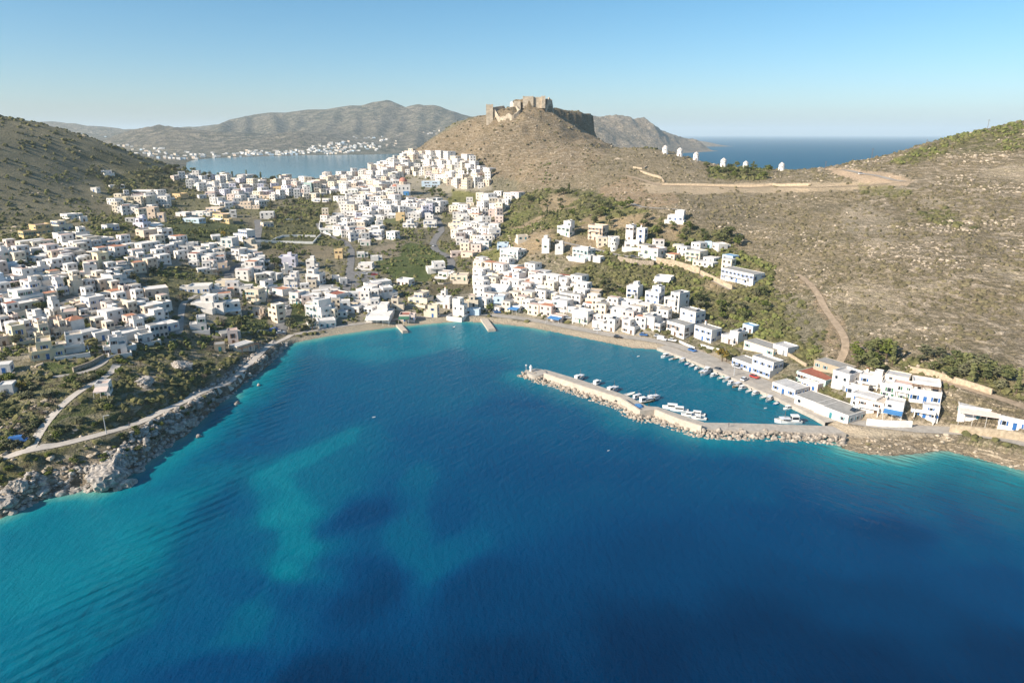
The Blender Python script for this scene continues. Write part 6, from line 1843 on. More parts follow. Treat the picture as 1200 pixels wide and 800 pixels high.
TREEZ = [
    ([(600, 246), (640, 226), (700, 228), (755, 250), (800, 270), (780, 280), (700, 266), (660, 270), (620, 264), (590, 262)], 44, 4.5, 8.5, ['dark', 'green', 'olive', 'dark', 'dark'], 'on the scrub hillside below the castle'),
    ([(700, 328), (760, 342), (830, 352), (895, 346), (905, 368), (860, 384), (800, 356), (740, 346), (700, 350)], 30, 4, 7, ['dark', 'green', 'olive'], 'on the terraces above the quay houses'),
    ([(780, 268), (860, 272), (878, 290), (830, 292), (790, 290)], 14, 4, 7, ['dark', 'green', 'dark'], 'round the hillside villas'),
    ([(985, 412), (1048, 416), (1052, 440), (1000, 442)], 12, 5, 9, ['dark', 'dark', 'green'], 'in the dark clump above the shore row'),
    ([(1072, 418), (1140, 424), (1195, 448), (1195, 468), (1120, 448), (1080, 436)], 22, 4.5, 8, ['dark', 'olive', 'dark'], 'along the track above the shore row'),
    ([(312, 242), (388, 226), (398, 242), (372, 258), (320, 264)], 24, 6, 10, ['bare', 'olive', 'dark', 'bare'], 'in the dark grove on the saddle'),
    ([(118, 208), (200, 198), (240, 205), (300, 208), (296, 216), (215, 220), (140, 230)], 26, 6, 10, ['dark', 'dark', 'olive'], 'in the wood below the left hill'),
    ([(205, 200), (240, 202), (300, 209), (340, 212), (330, 216), (230, 209)], 14, 7, 11, ['dark'], 'on the skyline of the saddle'),
    ([(492, 224), (520, 222), (530, 240), (540, 256), (516, 260), (494, 234)], 14, 5, 8, ['dark', 'olive', 'green'], 'in the shaded gully below the church'),
    ([(540, 180), (580, 204), (576, 214), (520, 204), (470, 186)], 14, 5, 8, ['dark', 'olive'], 'between the houses under the castle hill'),
    ([(822, 194), (905, 198), (902, 211), (832, 208)], 22, 5, 8, ['dark', 'green'], 'on the ridge beside the windmills'),
    ([(-10, 285), (210, 282), (235, 300), (215, 370), (140, 405), (-10, 410)], 34, 3.5, 6.5, ['dark', 'olive', 'bare', 'dark'], 'between the houses of the left town'),
    ([(210, 240), (300, 250), (420, 290), (420, 360), (340, 390), (230, 380)], 26, 4, 7, ['dark', 'olive', 'bare', 'green'], 'between the houses along the main road'),
    ([(425, 280), (560, 280), (600, 330), (560, 364), (430, 360)], 14, 3.5, 6, ['dark', 'green', 'bare'], 'round the green meadow'),
    ([(560, 300), (640, 320), (750, 365), (750, 385), (640, 370), (570, 350)], 18, 3.5, 6, ['dark', 'green', 'olive'], 'between the houses behind the promenade'),
    ([(1038, 189), (1078, 181), (1080, 184), (1042, 193)], 8, 4, 6, ['dark'], 'on the right-hand skyline'),
]
for poly, n, w0, w1_, kinds, where in TREEZ:
    us, vs = [p[0] for p in poly], [p[1] for p in poly]
    got, tries = 0, 0
    while got < n and tries < n * 25 and ntree < 318:
        tries += 1
        u, v = tr.uniform(min(us), max(us)), tr.uniform(min(vs), max(vs))
        if not in_poly(np.array([u]), np.array([v]), poly)[0]: continue
        x, y, z = hit1(u, v)
        if not np.isfinite(x) or occupied(x, y) or z < 1.0: continue
        if any((x - a) ** 2 + (y - b_) ** 2 < (w0 * 0.55) ** 2 for a, b_ in tree_xy): continue
        w_ = tr.uniform(w0, w1_)
        k = tr.choice(kinds)
        hgt = w_ * tr.uniform(0.75, 1.0) * (0.8 if k == 'bare' else 1.0)
        if k == 'dark' and tr.random() < 0.08: k, hgt, w_ = 'cypress', w_ * 1.3, w_ * 1.1
        size = 'small' if w_ < w0 + (w1_ - w0) * 0.33 else ('large' if w_ > w0 + (w1_ - w0) * 0.7 else 'medium')
        third = ('left part', 'middle', 'right part')[min(2, int((u - min(us)) / (max(us) - min(us) + 1e-6) * 3))]
        tree(x, y, hgt, w_, k, '%s %s %s, %s' % (size, KNAME[k], where, third), 'trees ' + where)
        got += 1
# shrubs on the headland
SHRUB = {k: [crown_data(k, 140 + 7 * j + i) for i in range(3)] for j, k in enumerate(('dark', 'olive', 'bare', 'green'))}
got = 0
poly = [(-15, 440), (60, 448), (120, 432), (170, 412), (236, 398), (262, 422), (276, 444), (230, 458), (180, 478), (120, 502), (60, 518), (-15, 532)]
while got < 135:
    u, v = tr.uniform(-15, 280), tr.uniform(395, 560)
    if not in_poly(np.array([u]), np.array([v]), poly)[0]: continue
    x, y, z = hit1(u, v)
    if not np.isfinite(x) or occupied(x, y) or z < 2: continue
    if fbm(np.array([x]), np.array([y]), 34, 3, 121)[0] < -0.12 and tr.random() < 0.8: continue
    k = tr.choice(['dark', 'olive', 'olive', 'dark', 'bare', 'green'])
    s_ = tr.uniform(2.0, 4.6)
    o = new_obj('shrub', SHRUB[k][got % 3], None, (x, y, z - 0.30 * s_))
    o.scale = (s_ * tr.uniform(0.9, 1.3), s_ * tr.uniform(0.9, 1.3), s_ * tr.uniform(0.8, 1.0))
    o.rotation_euler = (0, 0, tr.uniform(0, 6.28))
    where = 'near the left edge' if u < 40 else 'along the branching path' if u < 78 else 'left of the pink-roofed cottage' if u < 105 else ('between the pink-roofed cottage and the coast road' if v > 462 else 'right of the small pink-roofed cottage')
    tag(o, ('low ' if s_ < 3 else 'tall ') + {'dark': 'dark green shrub', 'olive': 'grey-green shrub', 'bare': 'brown leafless shrub', 'green': 'fresh green shrub'}[k] + ' on the headland ' + where, 'shrub', 'shrubs covering the headland')
    got += 1
# flowering scrub between the coast road and the shore rocks
got = 0
poly = [(-15, 548), (60, 532), (130, 514), (200, 484), (262, 458), (268, 464), (215, 494), (160, 532), (90, 556), (-15, 575)]
while got < 70:
    u, v = tr.uniform(-15, 270), tr.uniform(455, 580)
    if not in_poly(np.array([u]), np.array([v]), poly)[0]: continue
    x, y, z = hit1(u, v)
    if not np.isfinite(x) or occupied(x, y) or z < 1.6: continue
    k = tr.choice(['olive', 'green', 'green', 'bare', 'dark'])
    s_ = tr.uniform(1.2, 2.8)
    o = new_obj('shrub', SHRUB[k][got % 3], None, (x, y, z - 0.32 * s_))
    o.scale = (s_ * tr.uniform(1.0, 1.5), s_ * tr.uniform(1.0, 1.5), s_ * 0.85)
    o.rotation_euler = (0, 0, tr.uniform(0, 6.28))
    tag(o, ('low ' if s_ < 2 else 'tall ') + {'dark': 'dark green shrub', 'olive': 'grey-green shrub', 'bare': 'brown leafless shrub', 'green': 'fresh green shrub'}[k] + ' below the coast road, ' + ('above the huge rounded rock' if u < 140 else 'past the street lamp'), 'shrub', 'shrubs below the coast road')
    got += 1
# ================================================================== WALLS
def wall_line(px, h, th, m, label, name='wall', sink=1.5, cat='wall'):
    P = hit([p[0] for p in px], [p[1] for p in px])
    P = resample(P[:, :2], max(2, int(np.sum(np.hypot(*np.diff(P[:, :2], axis=0).T)) / 3)))
    tx, ty = np.gradient(P[:, 0]), np.gradient(P[:, 1])
    L = np.hypot(tx, ty) + 1e-9
    N = np.stack([-ty / L, tx / L], 1) * th / 2
    A, B = P + N, P - N
    z = ground(P[:, 0], P[:, 1])
    n = len(P)
    V = np.concatenate([np.column_stack([A, z + h]), np.column_stack([B, z + h]), np.column_stack([A, z - sink]), np.column_stack([B, z - sink])])
    F = []
    for i in range(n - 1):
        F += [(i, i + 1, n + i + 1, n + i), (2 * n + i, 2 * n + i + 1, i + 1, i), (n + i, n + i + 1, 3 * n + i + 1, 3 * n + i)]
    F += [(0, n, 3 * n, 2 * n), (n - 1, 2 * n - 1, 4 * n - 1, 3 * n - 1)]
    return tag(new_obj(name, np_mesh(name, V, np.array(F), [m])), label, cat, 'walls of fields and lanes')
M_TAN = plain('tan_stone', (0.47, 0.38, 0.27), 0.95, 0.1, 0.22, 0.8, dirt=0.3)
for row in [
    ([(300, 284), (330, 285), (367, 286)], 1.8, 0.5, M_WHITE, 'front white wall of the long walled field'),
    ([(332, 278), (350, 277.5), (370, 278)], 1.6, 0.5, M_WHITE, 'back white wall of the long walled field'),
    ([(318, 284), (325, 280), (332, 277.5)], 1.5, 0.5, M_WHITE, 'slanting white side wall at the left of the walled field'),
    ([(367, 286), (371, 281), (376, 276)], 1.5, 0.5, M_WHITE, 'slanting white side wall at the right of the walled field'),
    ([(331, 258.5), (342, 258), (354, 257.5)], 1.3, 0.5, M_WHITE, 'short white wall below the dark grove on the saddle'),
    ([(375, 261), (374, 268), (379, 273), (388, 277)], 1.6, 0.5, M_WHITE, 'curved white wall left of the white apartments'),
    ([(276, 324), (290, 324.5), (312, 323)], 0.7, 0.5, M_CONC, 'low pale wall along the small green field by the road'),
    ([(769, 308), (790, 312), (820, 321)], 3.6, 0.8, M_TAN, 'tall tan retaining wall under the pinkish-roofed villa'),
    ([(821, 322), (838, 330), (858, 340)], 2.6, 0.7, M_TAN, 'tan retaining wall running down to the big grey-roofed villa'),
    ([(724, 306), (745, 310), (766, 312)], 3.0, 0.7, M_STONE, 'stone retaining wall below the white round tower house'),
    ([(1066, 436), (1090, 440), (1115, 448), (1162, 463)], 2.2, 0.7, M_TAN, 'long tan wall beside the dirt track above the shore row'),
    ([(1112, 506), (1150, 511), (1205, 518)], 2.8, 0.9, M_TAN, 'stone retaining wall in front of the pink-awning house'),
    ([(1015, 498), (1040, 501), (1068, 501)], 2.4, 0.5, M_WHITE, 'low white terrace wall in front of the shore row'),
    ([(895, 405), (925, 417), (945, 430)], 1.2, 0.5, M_TAN, 'tan wall climbing behind the long low cream house'),
    ([(750, 202), (762, 206), (774, 209), (778, 214)], 1.8, 0.8, M_TAN, 'pale zigzag wall on the slope left of the windmill road'),
    ([(776, 217), (850, 218.3), (905, 217.6), (950, 218)], 1.6, 0.7, M_TAN, 'long pale wall beside the ridge road'),
    ([(742, 197), (754, 199), (758, 196)], 1.5, 0.8, M_TAN, 'short crooked pale wall under the leftmost windmill'),
    ([(0, 522), (14, 520), (25, 517)], 1.4, 0.6, M_STONE, 'stone wall beside the path junction at the left edge'),
    ([(86, 436), (105, 430), (122, 420)], 1.8, 0.6, M_STONE, 'stone wall beside the green meadow below the left town'),
    ([(246, 395), (262, 398), (280, 393), (318, 389)], 1.1, 0.5, M_CONC, 'pale wall closing the green plot above the promenade'),
    ([(796, 401), (814, 409)], 1.0, 0.4, M_WHITE, 'left white wall along the quay yard'),
    ([(820, 405), (845, 412)], 1.0, 0.4, M_WHITE, 'right white wall along the quay yard'),
    ([(508, 330), (516, 334), (532, 331)], 0.9, 0.4, M_CONC, 'pale garden wall below the modern villa'),
]: wall_line(*row)

# ================================================================== WINDMILLS
wm_px = [(779.5, 176.5), (796.5, 183.0), (815.5, 188.0), (847.5, 195.5), (873.5, 197.8), (915.5, 200.0)]
wm_lab = ['highest windmill, at the left end of the ridge line', 'second windmill from the left on the ridge, below the highest one', 'third windmill from the left, the last of the close trio', 'fourth windmill from the left, standing behind dark bushes', 'fifth windmill from the left, half hidden by bushes', 'windmill at the right end of the ridge line, beside the road']
M_THATCH = plain('mill_cap', (0.66, 0.60, 0.54), 0.95, 0.1, 0.15, 0.8)
for (u, v), lb, sz in zip(wm_px, wm_lab, (1.0, 1.0, 1.0, 1.05, 0.95, 1.0)):
    x, y, z = hit1(u, v)
    if y > 760 or not np.isfinite(x): x, y, z = at_d(u, v, 690); z = float(ground(x, y))
    k = (7.2 / FPX * to_px(x, y, z)[2]) / 6.4 * sz
    o = empty('windmill', (x, y, z - 0.3), rnd.uniform(-0.4, 0.4) - 0.6)
    o.scale = (k, k, k)
    mb = MB(); mb.lathe([(3.3, -2.0), (3.15, 1.5), (2.95, 4.2), (2.8, 6.0), (2.95, 6.05), (2.95, 6.3)], 20, M_WHITE); mb.obj('tower', o, sm=False)
    mb = MB(); mb.lathe([(3.05, 6.3), (2.2, 7.3), (0.9, 8.3), (0.05, 8.9)], 20, M_THATCH); cp_ = mb.obj('cap', o)
    mb = MB(); mb.tube((0, -2.0, 7.0), (0, -3.9, 7.2), 0.2, M_WOOD, 6); mb.obj('axle', cp_)
    w_ = new_obj('door', door_data('brown'), o, (0, -3.18, 0.2))
    for a, zz in ((-2.2, 3.6), (-0.9, 3.6)):
        w_ = new_obj('window', window_data('window', 0.9, 1.1, 'grey'), o, (math.cos(a) * 2.98, math.sin(a) * 2.98, zz))
        w_.rotation_euler = (0, 0, a + math.pi / 2)
    tag(o, 'white ' + lb, 'windmill', 'windmills on the ridge')

# ================================================================== CASTLE
M_CAST = plain('castle_stone', (0.50, 0.425, 0.325), 0.95, 0.1, 0.25, 0.35, dirt=0.4)
ca = empty('castle', (20, 890, 100))
tag(ca, 'ruined stone castle with towers and curtain walls crowning the central hill', 'castle')
def gz(x, y): return float(ground(x, y))
def crenel_box(name, x0, x1, y0, y1, zb, zt):
    mb = MB()
    X0, X1, Y0, Y1, ZB, ZT = x0 - 20, x1 - 20, y0 - 890, y1 - 890, zb - 100, zt - 100
    shell(mb, X0, X1, Y0, Y1, ZB, ZT, M_CAST, 0.8, 0.9)
    roof_plate(mb, X0, X1, Y0, Y1, ZT, M_CAST, 0.9)
    n = max(2, int((x1 - x0) / 2.4))
    for i in range(n):
        xx = X0 + (i + 0.2) * (X1 - X0) / n
        mb.box(xx, xx + 1.1, Y0 + 0.01, Y0 + 0.85, ZT + 0.8, ZT + 1.4, M_CAST)
    n = max(2, int((y1 - y0) / 2.4))
    for i in range(n):
        yy = Y0 + (i + 0.2) * (Y1 - Y0) / n
        for xx in (X0 + 0.01, X1 - 0.86):
            mb.box(xx, xx + 0.85, yy, yy + 1.1, ZT + 0.8, ZT + 1.4, M_CAST)
    mb.obj(name, ca)
def curtain(px, h, th=1.8):
    P = np.array(px, float)
    Q_ = resample(P, 24)
    mb = MB()
    for i in range(23):
        a, b_ = Q_[i], Q_[i + 1]
        za, zb_ = gz(*a[:2]) , gz(*b_[:2])
        dx, dy = b_[0] - a[0], b_[1] - a[1]
        L = math.hypot(dx, dy)
        nx1, ny1 = -dy / L * th / 2, dx / L * th / 2
        lo = min(za, zb_) - 4
        def pt(p, s, z): return (p[0] + s * nx1 - 20, p[1] + s * ny1 - 890, z - 100)
        za, zb_ = za + h, zb_ + h
        mb.quad([pt(a, -1, lo), pt(b_, -1, lo), pt(b_, -1, zb_), pt(a, -1, za)], M_CAST)
        mb.quad([pt(b_, 1, lo), pt(a, 1, lo), pt(a, 1, za), pt(b_, 1, zb_)], M_CAST)
        mb.quad([pt(a, -1, za), pt(b_, -1, zb_), pt(b_, 1, zb_), pt(a, 1, za)], M_CAST)
    mb.quad([pt(b_, 1, lo), pt(b_, -1, lo), pt(b_, -1, zb_), pt(b_, 1, zb_)], M_CAST)
    mb.obj('curtain_wall', ca)
def wx_(u, d): return (u - U0) / FPX * d
tx0 = wx_(571.5, 892)
crenel_box('corner_tower', tx0, tx0 + 8.5, 884, 892, min(gz(tx0 + 4, 886), 131) - 8, 133.4)
curtain([(tx0 + 8, 888), (wx_(590, 885), 880), (wx_(601, 880), 874), (wx_(609, 884), 878), (2, 890)], 4.5)
curtain([(tx0 + 4, 892), (wx_(588, 905), 903), (0, 915)], 4.0)
crenel_box('gate_tower', wx_(602, 890), wx_(609.5, 890), 884, 892, 124, 137.2)
crenel_box('keep', wx_(612, 890), wx_(623.5, 890), 884, 899, 130, 142.8)
crenel_box('inner_hall', wx_(623.5, 890) + 0.1, wx_(632.5, 890), 886, 900, 130, 142.0)
crenel_box('watch_tower', wx_(630.5, 890) + 2.2, wx_(636.5, 890), 882, 889, 130, 143.0)
curtain([(40, 884), (52, 905), (40, 932), (10, 928)], 3.0)
ch = empty('chapel', (wx_(600, 896), 896, gz(wx_(600, 896), 896)))
tag(ch, 'tiny white chapel inside the castle walls', 'chapel')
mb = MB(); mb.box(-2.6, 2.6, -2.2, 2.2, -6, 5.0, M_WHITE); mb.obj('wall', ch)
mb = MB(); mb.lathe([(1.9, 5.0), (1.5, 6.2), (0.6, 7.0), (0.05, 7.2)], 12, M_WHITE); mb.obj('dome', ch)

# ================================================================== CHURCH
x, y, z = hit1(472, 229)
chx = empty('church', (x, y + 7, z - 0.2), 0.15)
tag(chx, 'cream church with a reddish dome on a drum in the middle of the upper town', 'church')
M_DOME = plain('dome_red', (0.44, 0.20, 0.15), 0.85, 0.2, 0.15, 0.5)
mb = MB(); shell(mb, -7, 7, -7, 7, -4, 10.5, MW['W'], 0.6); mb.obj('nave', chx)
mb = MB(); roof_plate(mb, -7, 7, -7, 7, 10.5, MR['p']); mb.obj('roof', chx)
mb = MB(); shell(mb, -11, -7.003, -4, 4, -4, 8.0, MW['C'], 0.4); roof_plate(mb, -11, -7.003, -4, 4, 8.0, MR['p']); mb.obj('side_wing', chx)
mb = MB(); mb.lathe([(4.2, 10.4), (4.2, 13.6), (4.5, 13.7), (4.5, 14.0)], 18, MW['A']); dr_ = mb.obj('drum', chx)
mb = MB(); mb.lathe([(4.3 * math.cos(a), 14.0 + 4.0 * math.sin(a)) for a in np.linspace(0, 1.45, 8)], 18, M_DOME); mb.obj('dome', dr_, sm=True)
mb = MB(); mb.box(-0.12, 0.12, -0.12, 0.12, 17.8, 20.0, M_WHITE); mb.box(-0.7, -0.13, -0.12, 0.12, 19.0, 19.25, M_WHITE); mb.box(0.13, 0.7, -0.12, 0.12, 19.0, 19.25, M_WHITE); mb.obj('cross', chx)
mb = MB(); mb.lathe([(3.0 * math.cos(a), 8.4 + 2.6 * math.sin(a)) for a in np.linspace(0, 1.45, 6)], 14, M_DOME, -9, 0); mb.obj('dome', chx, sm=True)
for xx in (-4.2, 0, 4.2):
    for zz in (1.5, 6.2):
        w_ = new_obj('window', window_data('window', 1.2, 2.1, 'grey'), chx, (xx, -7.0, zz))
for i in range(8):
    a = i * math.pi / 4 + 0.2
    w_ = new_obj('window', window_data('window', 0.9, 1.6, 'grey'), chx, (math.cos(a) * 4.2, math.sin(a) * 4.2, 11.4))
    w_.rotation_euler = (0, 0, a + math.pi / 2)

# ================================================================== BOATS
M_HULL = {'white': plain('boat_white', (0.76, 0.76, 0.74), 0.4, 0.5, 0.05), 'blue': plain('boat_blue', (0.06, 0.20, 0.45), 0.4, 0.5, 0.05), 'green': plain('boat_mint', (0.28, 0.58, 0.48), 0.4, 0.5, 0.05), 'wood': plain('boat_wood', (0.34, 0.20, 0.09), 0.5, 0.4, 0.1), 'red': plain('boat_red', (0.45, 0.06, 0.04), 0.4, 0.5, 0.05)}
M_DECK = plain('boat_deck', (0.60, 0.56, 0.50), 0.7, 0.3, 0.1)
M_CANV = plain('boat_canvas', (0.60, 0.62, 0.66), 0.9, 0.1, 0.08)
def boat(x, y, yaw, L, kind, hullc, label):
    o = empty('boat', (x, y, 0.0), yaw)
    B = L * 0.34
    st = [(-0.5, 0.80, 0.62), (-0.25, 1.0, 0.60), (0.05, 1.0, 0.64), (0.28, 0.72, 0.76), (0.42, 0.34, 0.90), (0.5, 0.03, 1.0)]
    V, F = [], []
    hgt = L * 0.17
    for t_, bw_, sh in st:
        xx, hb, top = t_ * L, B / 2 * bw_, hgt * sh
        V += [(xx, -hb, top), (xx - 0.02 * L * (t_ > 0.3), -hb * 0.72, -0.35), (xx - 0.02 * L * (t_ > 0.3), hb * 0.72, -0.35), (xx, hb, top), (xx, hb * 0.86, top), (xx, -hb * 0.86, top), (xx, hb * 0.84, top - hgt * 0.35), (xx, -hb * 0.84, top - hgt * 0.35)]
    n = len(st)
    mats_, mi_ = [M_HULL[hullc], M_DECK, M_HULL['white']], []
    for i in range(n - 1):
        a, b_ = i * 8, (i + 1) * 8
        for p, q_, mm in ((0, 1, 0), (2, 3, 0), (3, 4, 2), (5, 0, 2), (4, 6, 2), (7, 5, 2), (6, 7, 1), (1, 2, 0)):
            F.append((a + p, b_ + p, b_ + q_, a + q_))
            mi_.append(mm)
    F.append((0, 1, 2, 3)); mi_.append(0)
    V_ = np.array(V)
    new_obj('hull', np_mesh('hull', V_, [np.array(F)], mats_, mi_), o)
    dz = hgt * 0.30
    if kind in ('cabin', 'fishing', 'yacht'):
        c0, c1 = {'cabin': (-0.10, 0.22), 'fishing': (-0.38, -0.12), 'yacht': (-0.22, 0.24)}[kind]
        ch_ = L * {'cabin': 0.19, 'fishing': 0.24, 'yacht': 0.2}[kind]
        mb = MB()
        mb.box(c0 * L, c1 * L, -B * 0.30, B * 0.30, dz - 0.1, dz + ch_, M_HULL['white'])
        mb.box(c0 * L - 0.15, c1 * L + 0.1, -B * 0.34, B * 0.34, dz + ch_, dz + ch_ + 0.1, M_HULL['white'], True)
        cab_ = mb.obj('cabin', o)
        mb = MB()
        for s_ in (-1, 1):
            a, b_ = sorted((s_ * B * 0.30, s_ * (B * 0.30 + 0.03)))
            mb.box(c0 * L + 0.15, c1 * L - 0.15, a, b_, dz + ch_ * 0.45, dz + ch_ * 0.85, M_GLASS, True)
        mb.box(c1 * L, c1 * L + 0.03, -B * 0.25, B * 0.25, dz + ch_ * 0.45, dz + ch_ * 0.85, M_GLASS, True)
        mb.obj('window', cab_)
    if kind in ('fishing', 'sail'):
        mb = MB()
        mh = L * (0.55 if kind == 'fishing' else 1.15)
        mx = L * (0.12 if kind == 'fishing' else 0.06)
        mb.tube((mx, 0, dz), (mx, 0, dz + mh), 0.07, M_WOOD if kind == 'fishing' else M_METAL, 6, 0.04)
        mb.tube((mx, 0, dz + mh * 0.3), (mx - L * 0.35, 0, dz + mh * 0.36), 0.05, M_WOOD if kind == 'fishing' else M_METAL, 5)
        mb.obj('mast', o)
    if kind in ('open', 'cabin'):
        mb = MB()
        mb.box(-0.56 * L, -0.5 * L, -0.22, 0.22, 0.1, hgt * 0.95, M_DARK, True)
        mb.obj('outboard_motor', o)
    if kind == 'open':
        mb = MB()
        for t_ in (-0.28, 0.0, 0.22):
            mb.box(t_ * L, t_ * L + 0.28, -B * 0.36, B * 0.36, dz + 0.1, dz + 0.18, M_HULL['white'], True)
        mb.obj('thwart', o)
    if kind in ('canopy', 'fishing'):
        mb = MB()
        a, b_ = (-0.36, 0.16) if kind == 'canopy' else (-0.08, 0.30)
        hz = dz + 1.25
        mb.box(a * L, b_ * L, -B * 0.4, B * 0.4, hz, hz + 0.08, M_CANV, True)
        for t_ in (a, b_):
            for s_ in (-1, 1):
                mb.tube((t_ * L * 0.97, s_ * B * 0.37, dz), (t_ * L * 0.97, s_ * B * 0.37, hz), 0.035, M_METAL, 4)
        mb.obj('canopy', o)
    tag(o, label, 'boat', 'boats moored in the harbour')
    return o
qn = lambda u, v: at_z(u, v, 0.3)
BO = [  # u, v, length px, heading in the picture plane (yaw), kind, hull, label
    (781, 417.5, 14, -2.6, 'cabin', 'white', 'white cabin boat moored first along the quay, nearest the beach'), (792, 419.5, 10, -2.4, 'open', 'wood', 'small wooden boat next to the first cabin boat on the quay'), (799, 423, 11, -2.3, 'canopy', 'white', 'white canopied boat, third along the quay from the beach'), (810, 428.5, 10, -2.2, 'open', 'white', 'small open white boat, fourth along the quay from the beach'),
    (826, 437, 17, -2.3, 'fishing', 'white', 'biggest white fishing boat on the quay side'), (836, 440, 12, -2.4, 'cabin', 'white', 'white cabin boat just right of the biggest quay boat'), (844, 443, 11, -2.4, 'open', 'green', 'mint green open boat in the middle of the quay row'), (851, 445.5, 11, -2.5, 'canopy', 'white', 'white canopied boat right of the mint green one on the quay'), (857, 449, 13, -2.5, 'cabin', 'white', 'white cabin boat in the tight group of three, left'), (863, 452, 13, -2.5, 'canopy', 'wood', 'wooden canopied boat in the tight group of three, middle'), (870, 454.5, 13, -2.5, 'cabin', 'white', 'white cabin boat in the tight group of three, right'),
    (885, 461, 13, -2.4, 'cabin', 'white', 'white cabin boat by itself before the last pair of quay boats'), (894, 465.5, 12, -2.4, 'open', 'green', 'greenish open boat, left of the last pair on the quay'), (901, 468, 13, -2.3, 'canopy', 'white', 'white canopied boat, right of the last pair on the quay'), (924, 478, 12, -2.8, 'cabin', 'white', 'lone white boat at the inner end of the quay'),
    (804.5, 426.5, 9, -2.2, 'open', 'blue', 'small blue open boat between the third and fourth quay boats'), (816, 432, 9, -2.2, 'cabin', 'white', 'small white cabin boat left of the biggest quay boat'), (821, 435.5, 8, -2.3, 'open', 'wood', 'little wooden boat touching the biggest quay boat'), (877, 458, 10, -2.4, 'open', 'white', 'small open white boat right of the tight group of three'), (909, 472.5, 9, -2.4, 'open', 'blue', 'small blue boat right of the last pair of quay boats'), (787, 420.5, 8, -2.5, 'open', 'white', 'tiny open white boat between the first two quay boats'),
    (748, 417, 4, 0.4, 'open', 'white', 'tiny white dinghy floating off the beach end of the harbour'), (897, 477.5, 4, 0.2, 'open', 'white', 'tiny white dinghy floating in the inner harbour'),
    (679, 443.5, 16, 0.9, 'fishing', 'white', 'outermost fishing boat moored along the breakwater'), (698, 450, 16, 0.8, 'cabin', 'white', 'white cabin boat, second along the breakwater from the beacon'), (718, 457.5, 17, 0.8, 'fishing', 'white', 'white fishing boat, third along the breakwater from the beacon'), (737, 462.5, 14, 0.5, 'open', 'green', 'mint green boat by the wide part of the breakwater'), (747, 465.5, 12, 0.6, 'fishing', 'blue', 'blue-hulled fishing boat by the wide part of the breakwater'), (758, 470, 18, 0.4, 'fishing', 'wood', 'large wooden fishing boat at the kink of the breakwater'), (766, 467, 15, 0.5, 'fishing', 'white', 'white fishing boat behind the wooden one at the kink'),
    (788, 478, 18, 2.9, 'yacht', 'white', 'long white motor yacht beside the breakwater after the kink'), (796, 480.5, 16, 2.9, 'yacht', 'white', 'second white motor yacht, just right of the long one'), (808, 486.5, 15, 2.9, 'cabin', 'white', 'left of three white motor boats near the end of the parapet'), (817, 485, 14, 2.8, 'yacht', 'white', 'middle of three white motor boats near the end of the parapet'), (819, 490, 13, 2.9, 'cabin', 'white', 'right of three white motor boats near the end of the parapet'),
    (923, 494, 24, 3.1, 'fishing', 'white', 'long white fishing boat lying along the causeway'), (438, 488, 4, 0.3, 'open', 'white', 'tiny white boat alone in the open bay'), (532, 383, 5, 1.2, 'open', 'white', 'small white boat anchored just off the beach'), (713, 527, 2.6, 0.3, 'open', 'white', 'speck of a white dinghy in the deep blue water outside the breakwater'),
]
for u, v, Lp, yaw, kind, hc, lb in BO:
    x, y, _ = qn(u, v)
    d = to_px(x, y, 0.3)[2]
    boat(x, y, yaw, Lp / FPX * d * (1.3 if Lp > 6 else 1.0), kind, hc, lb)

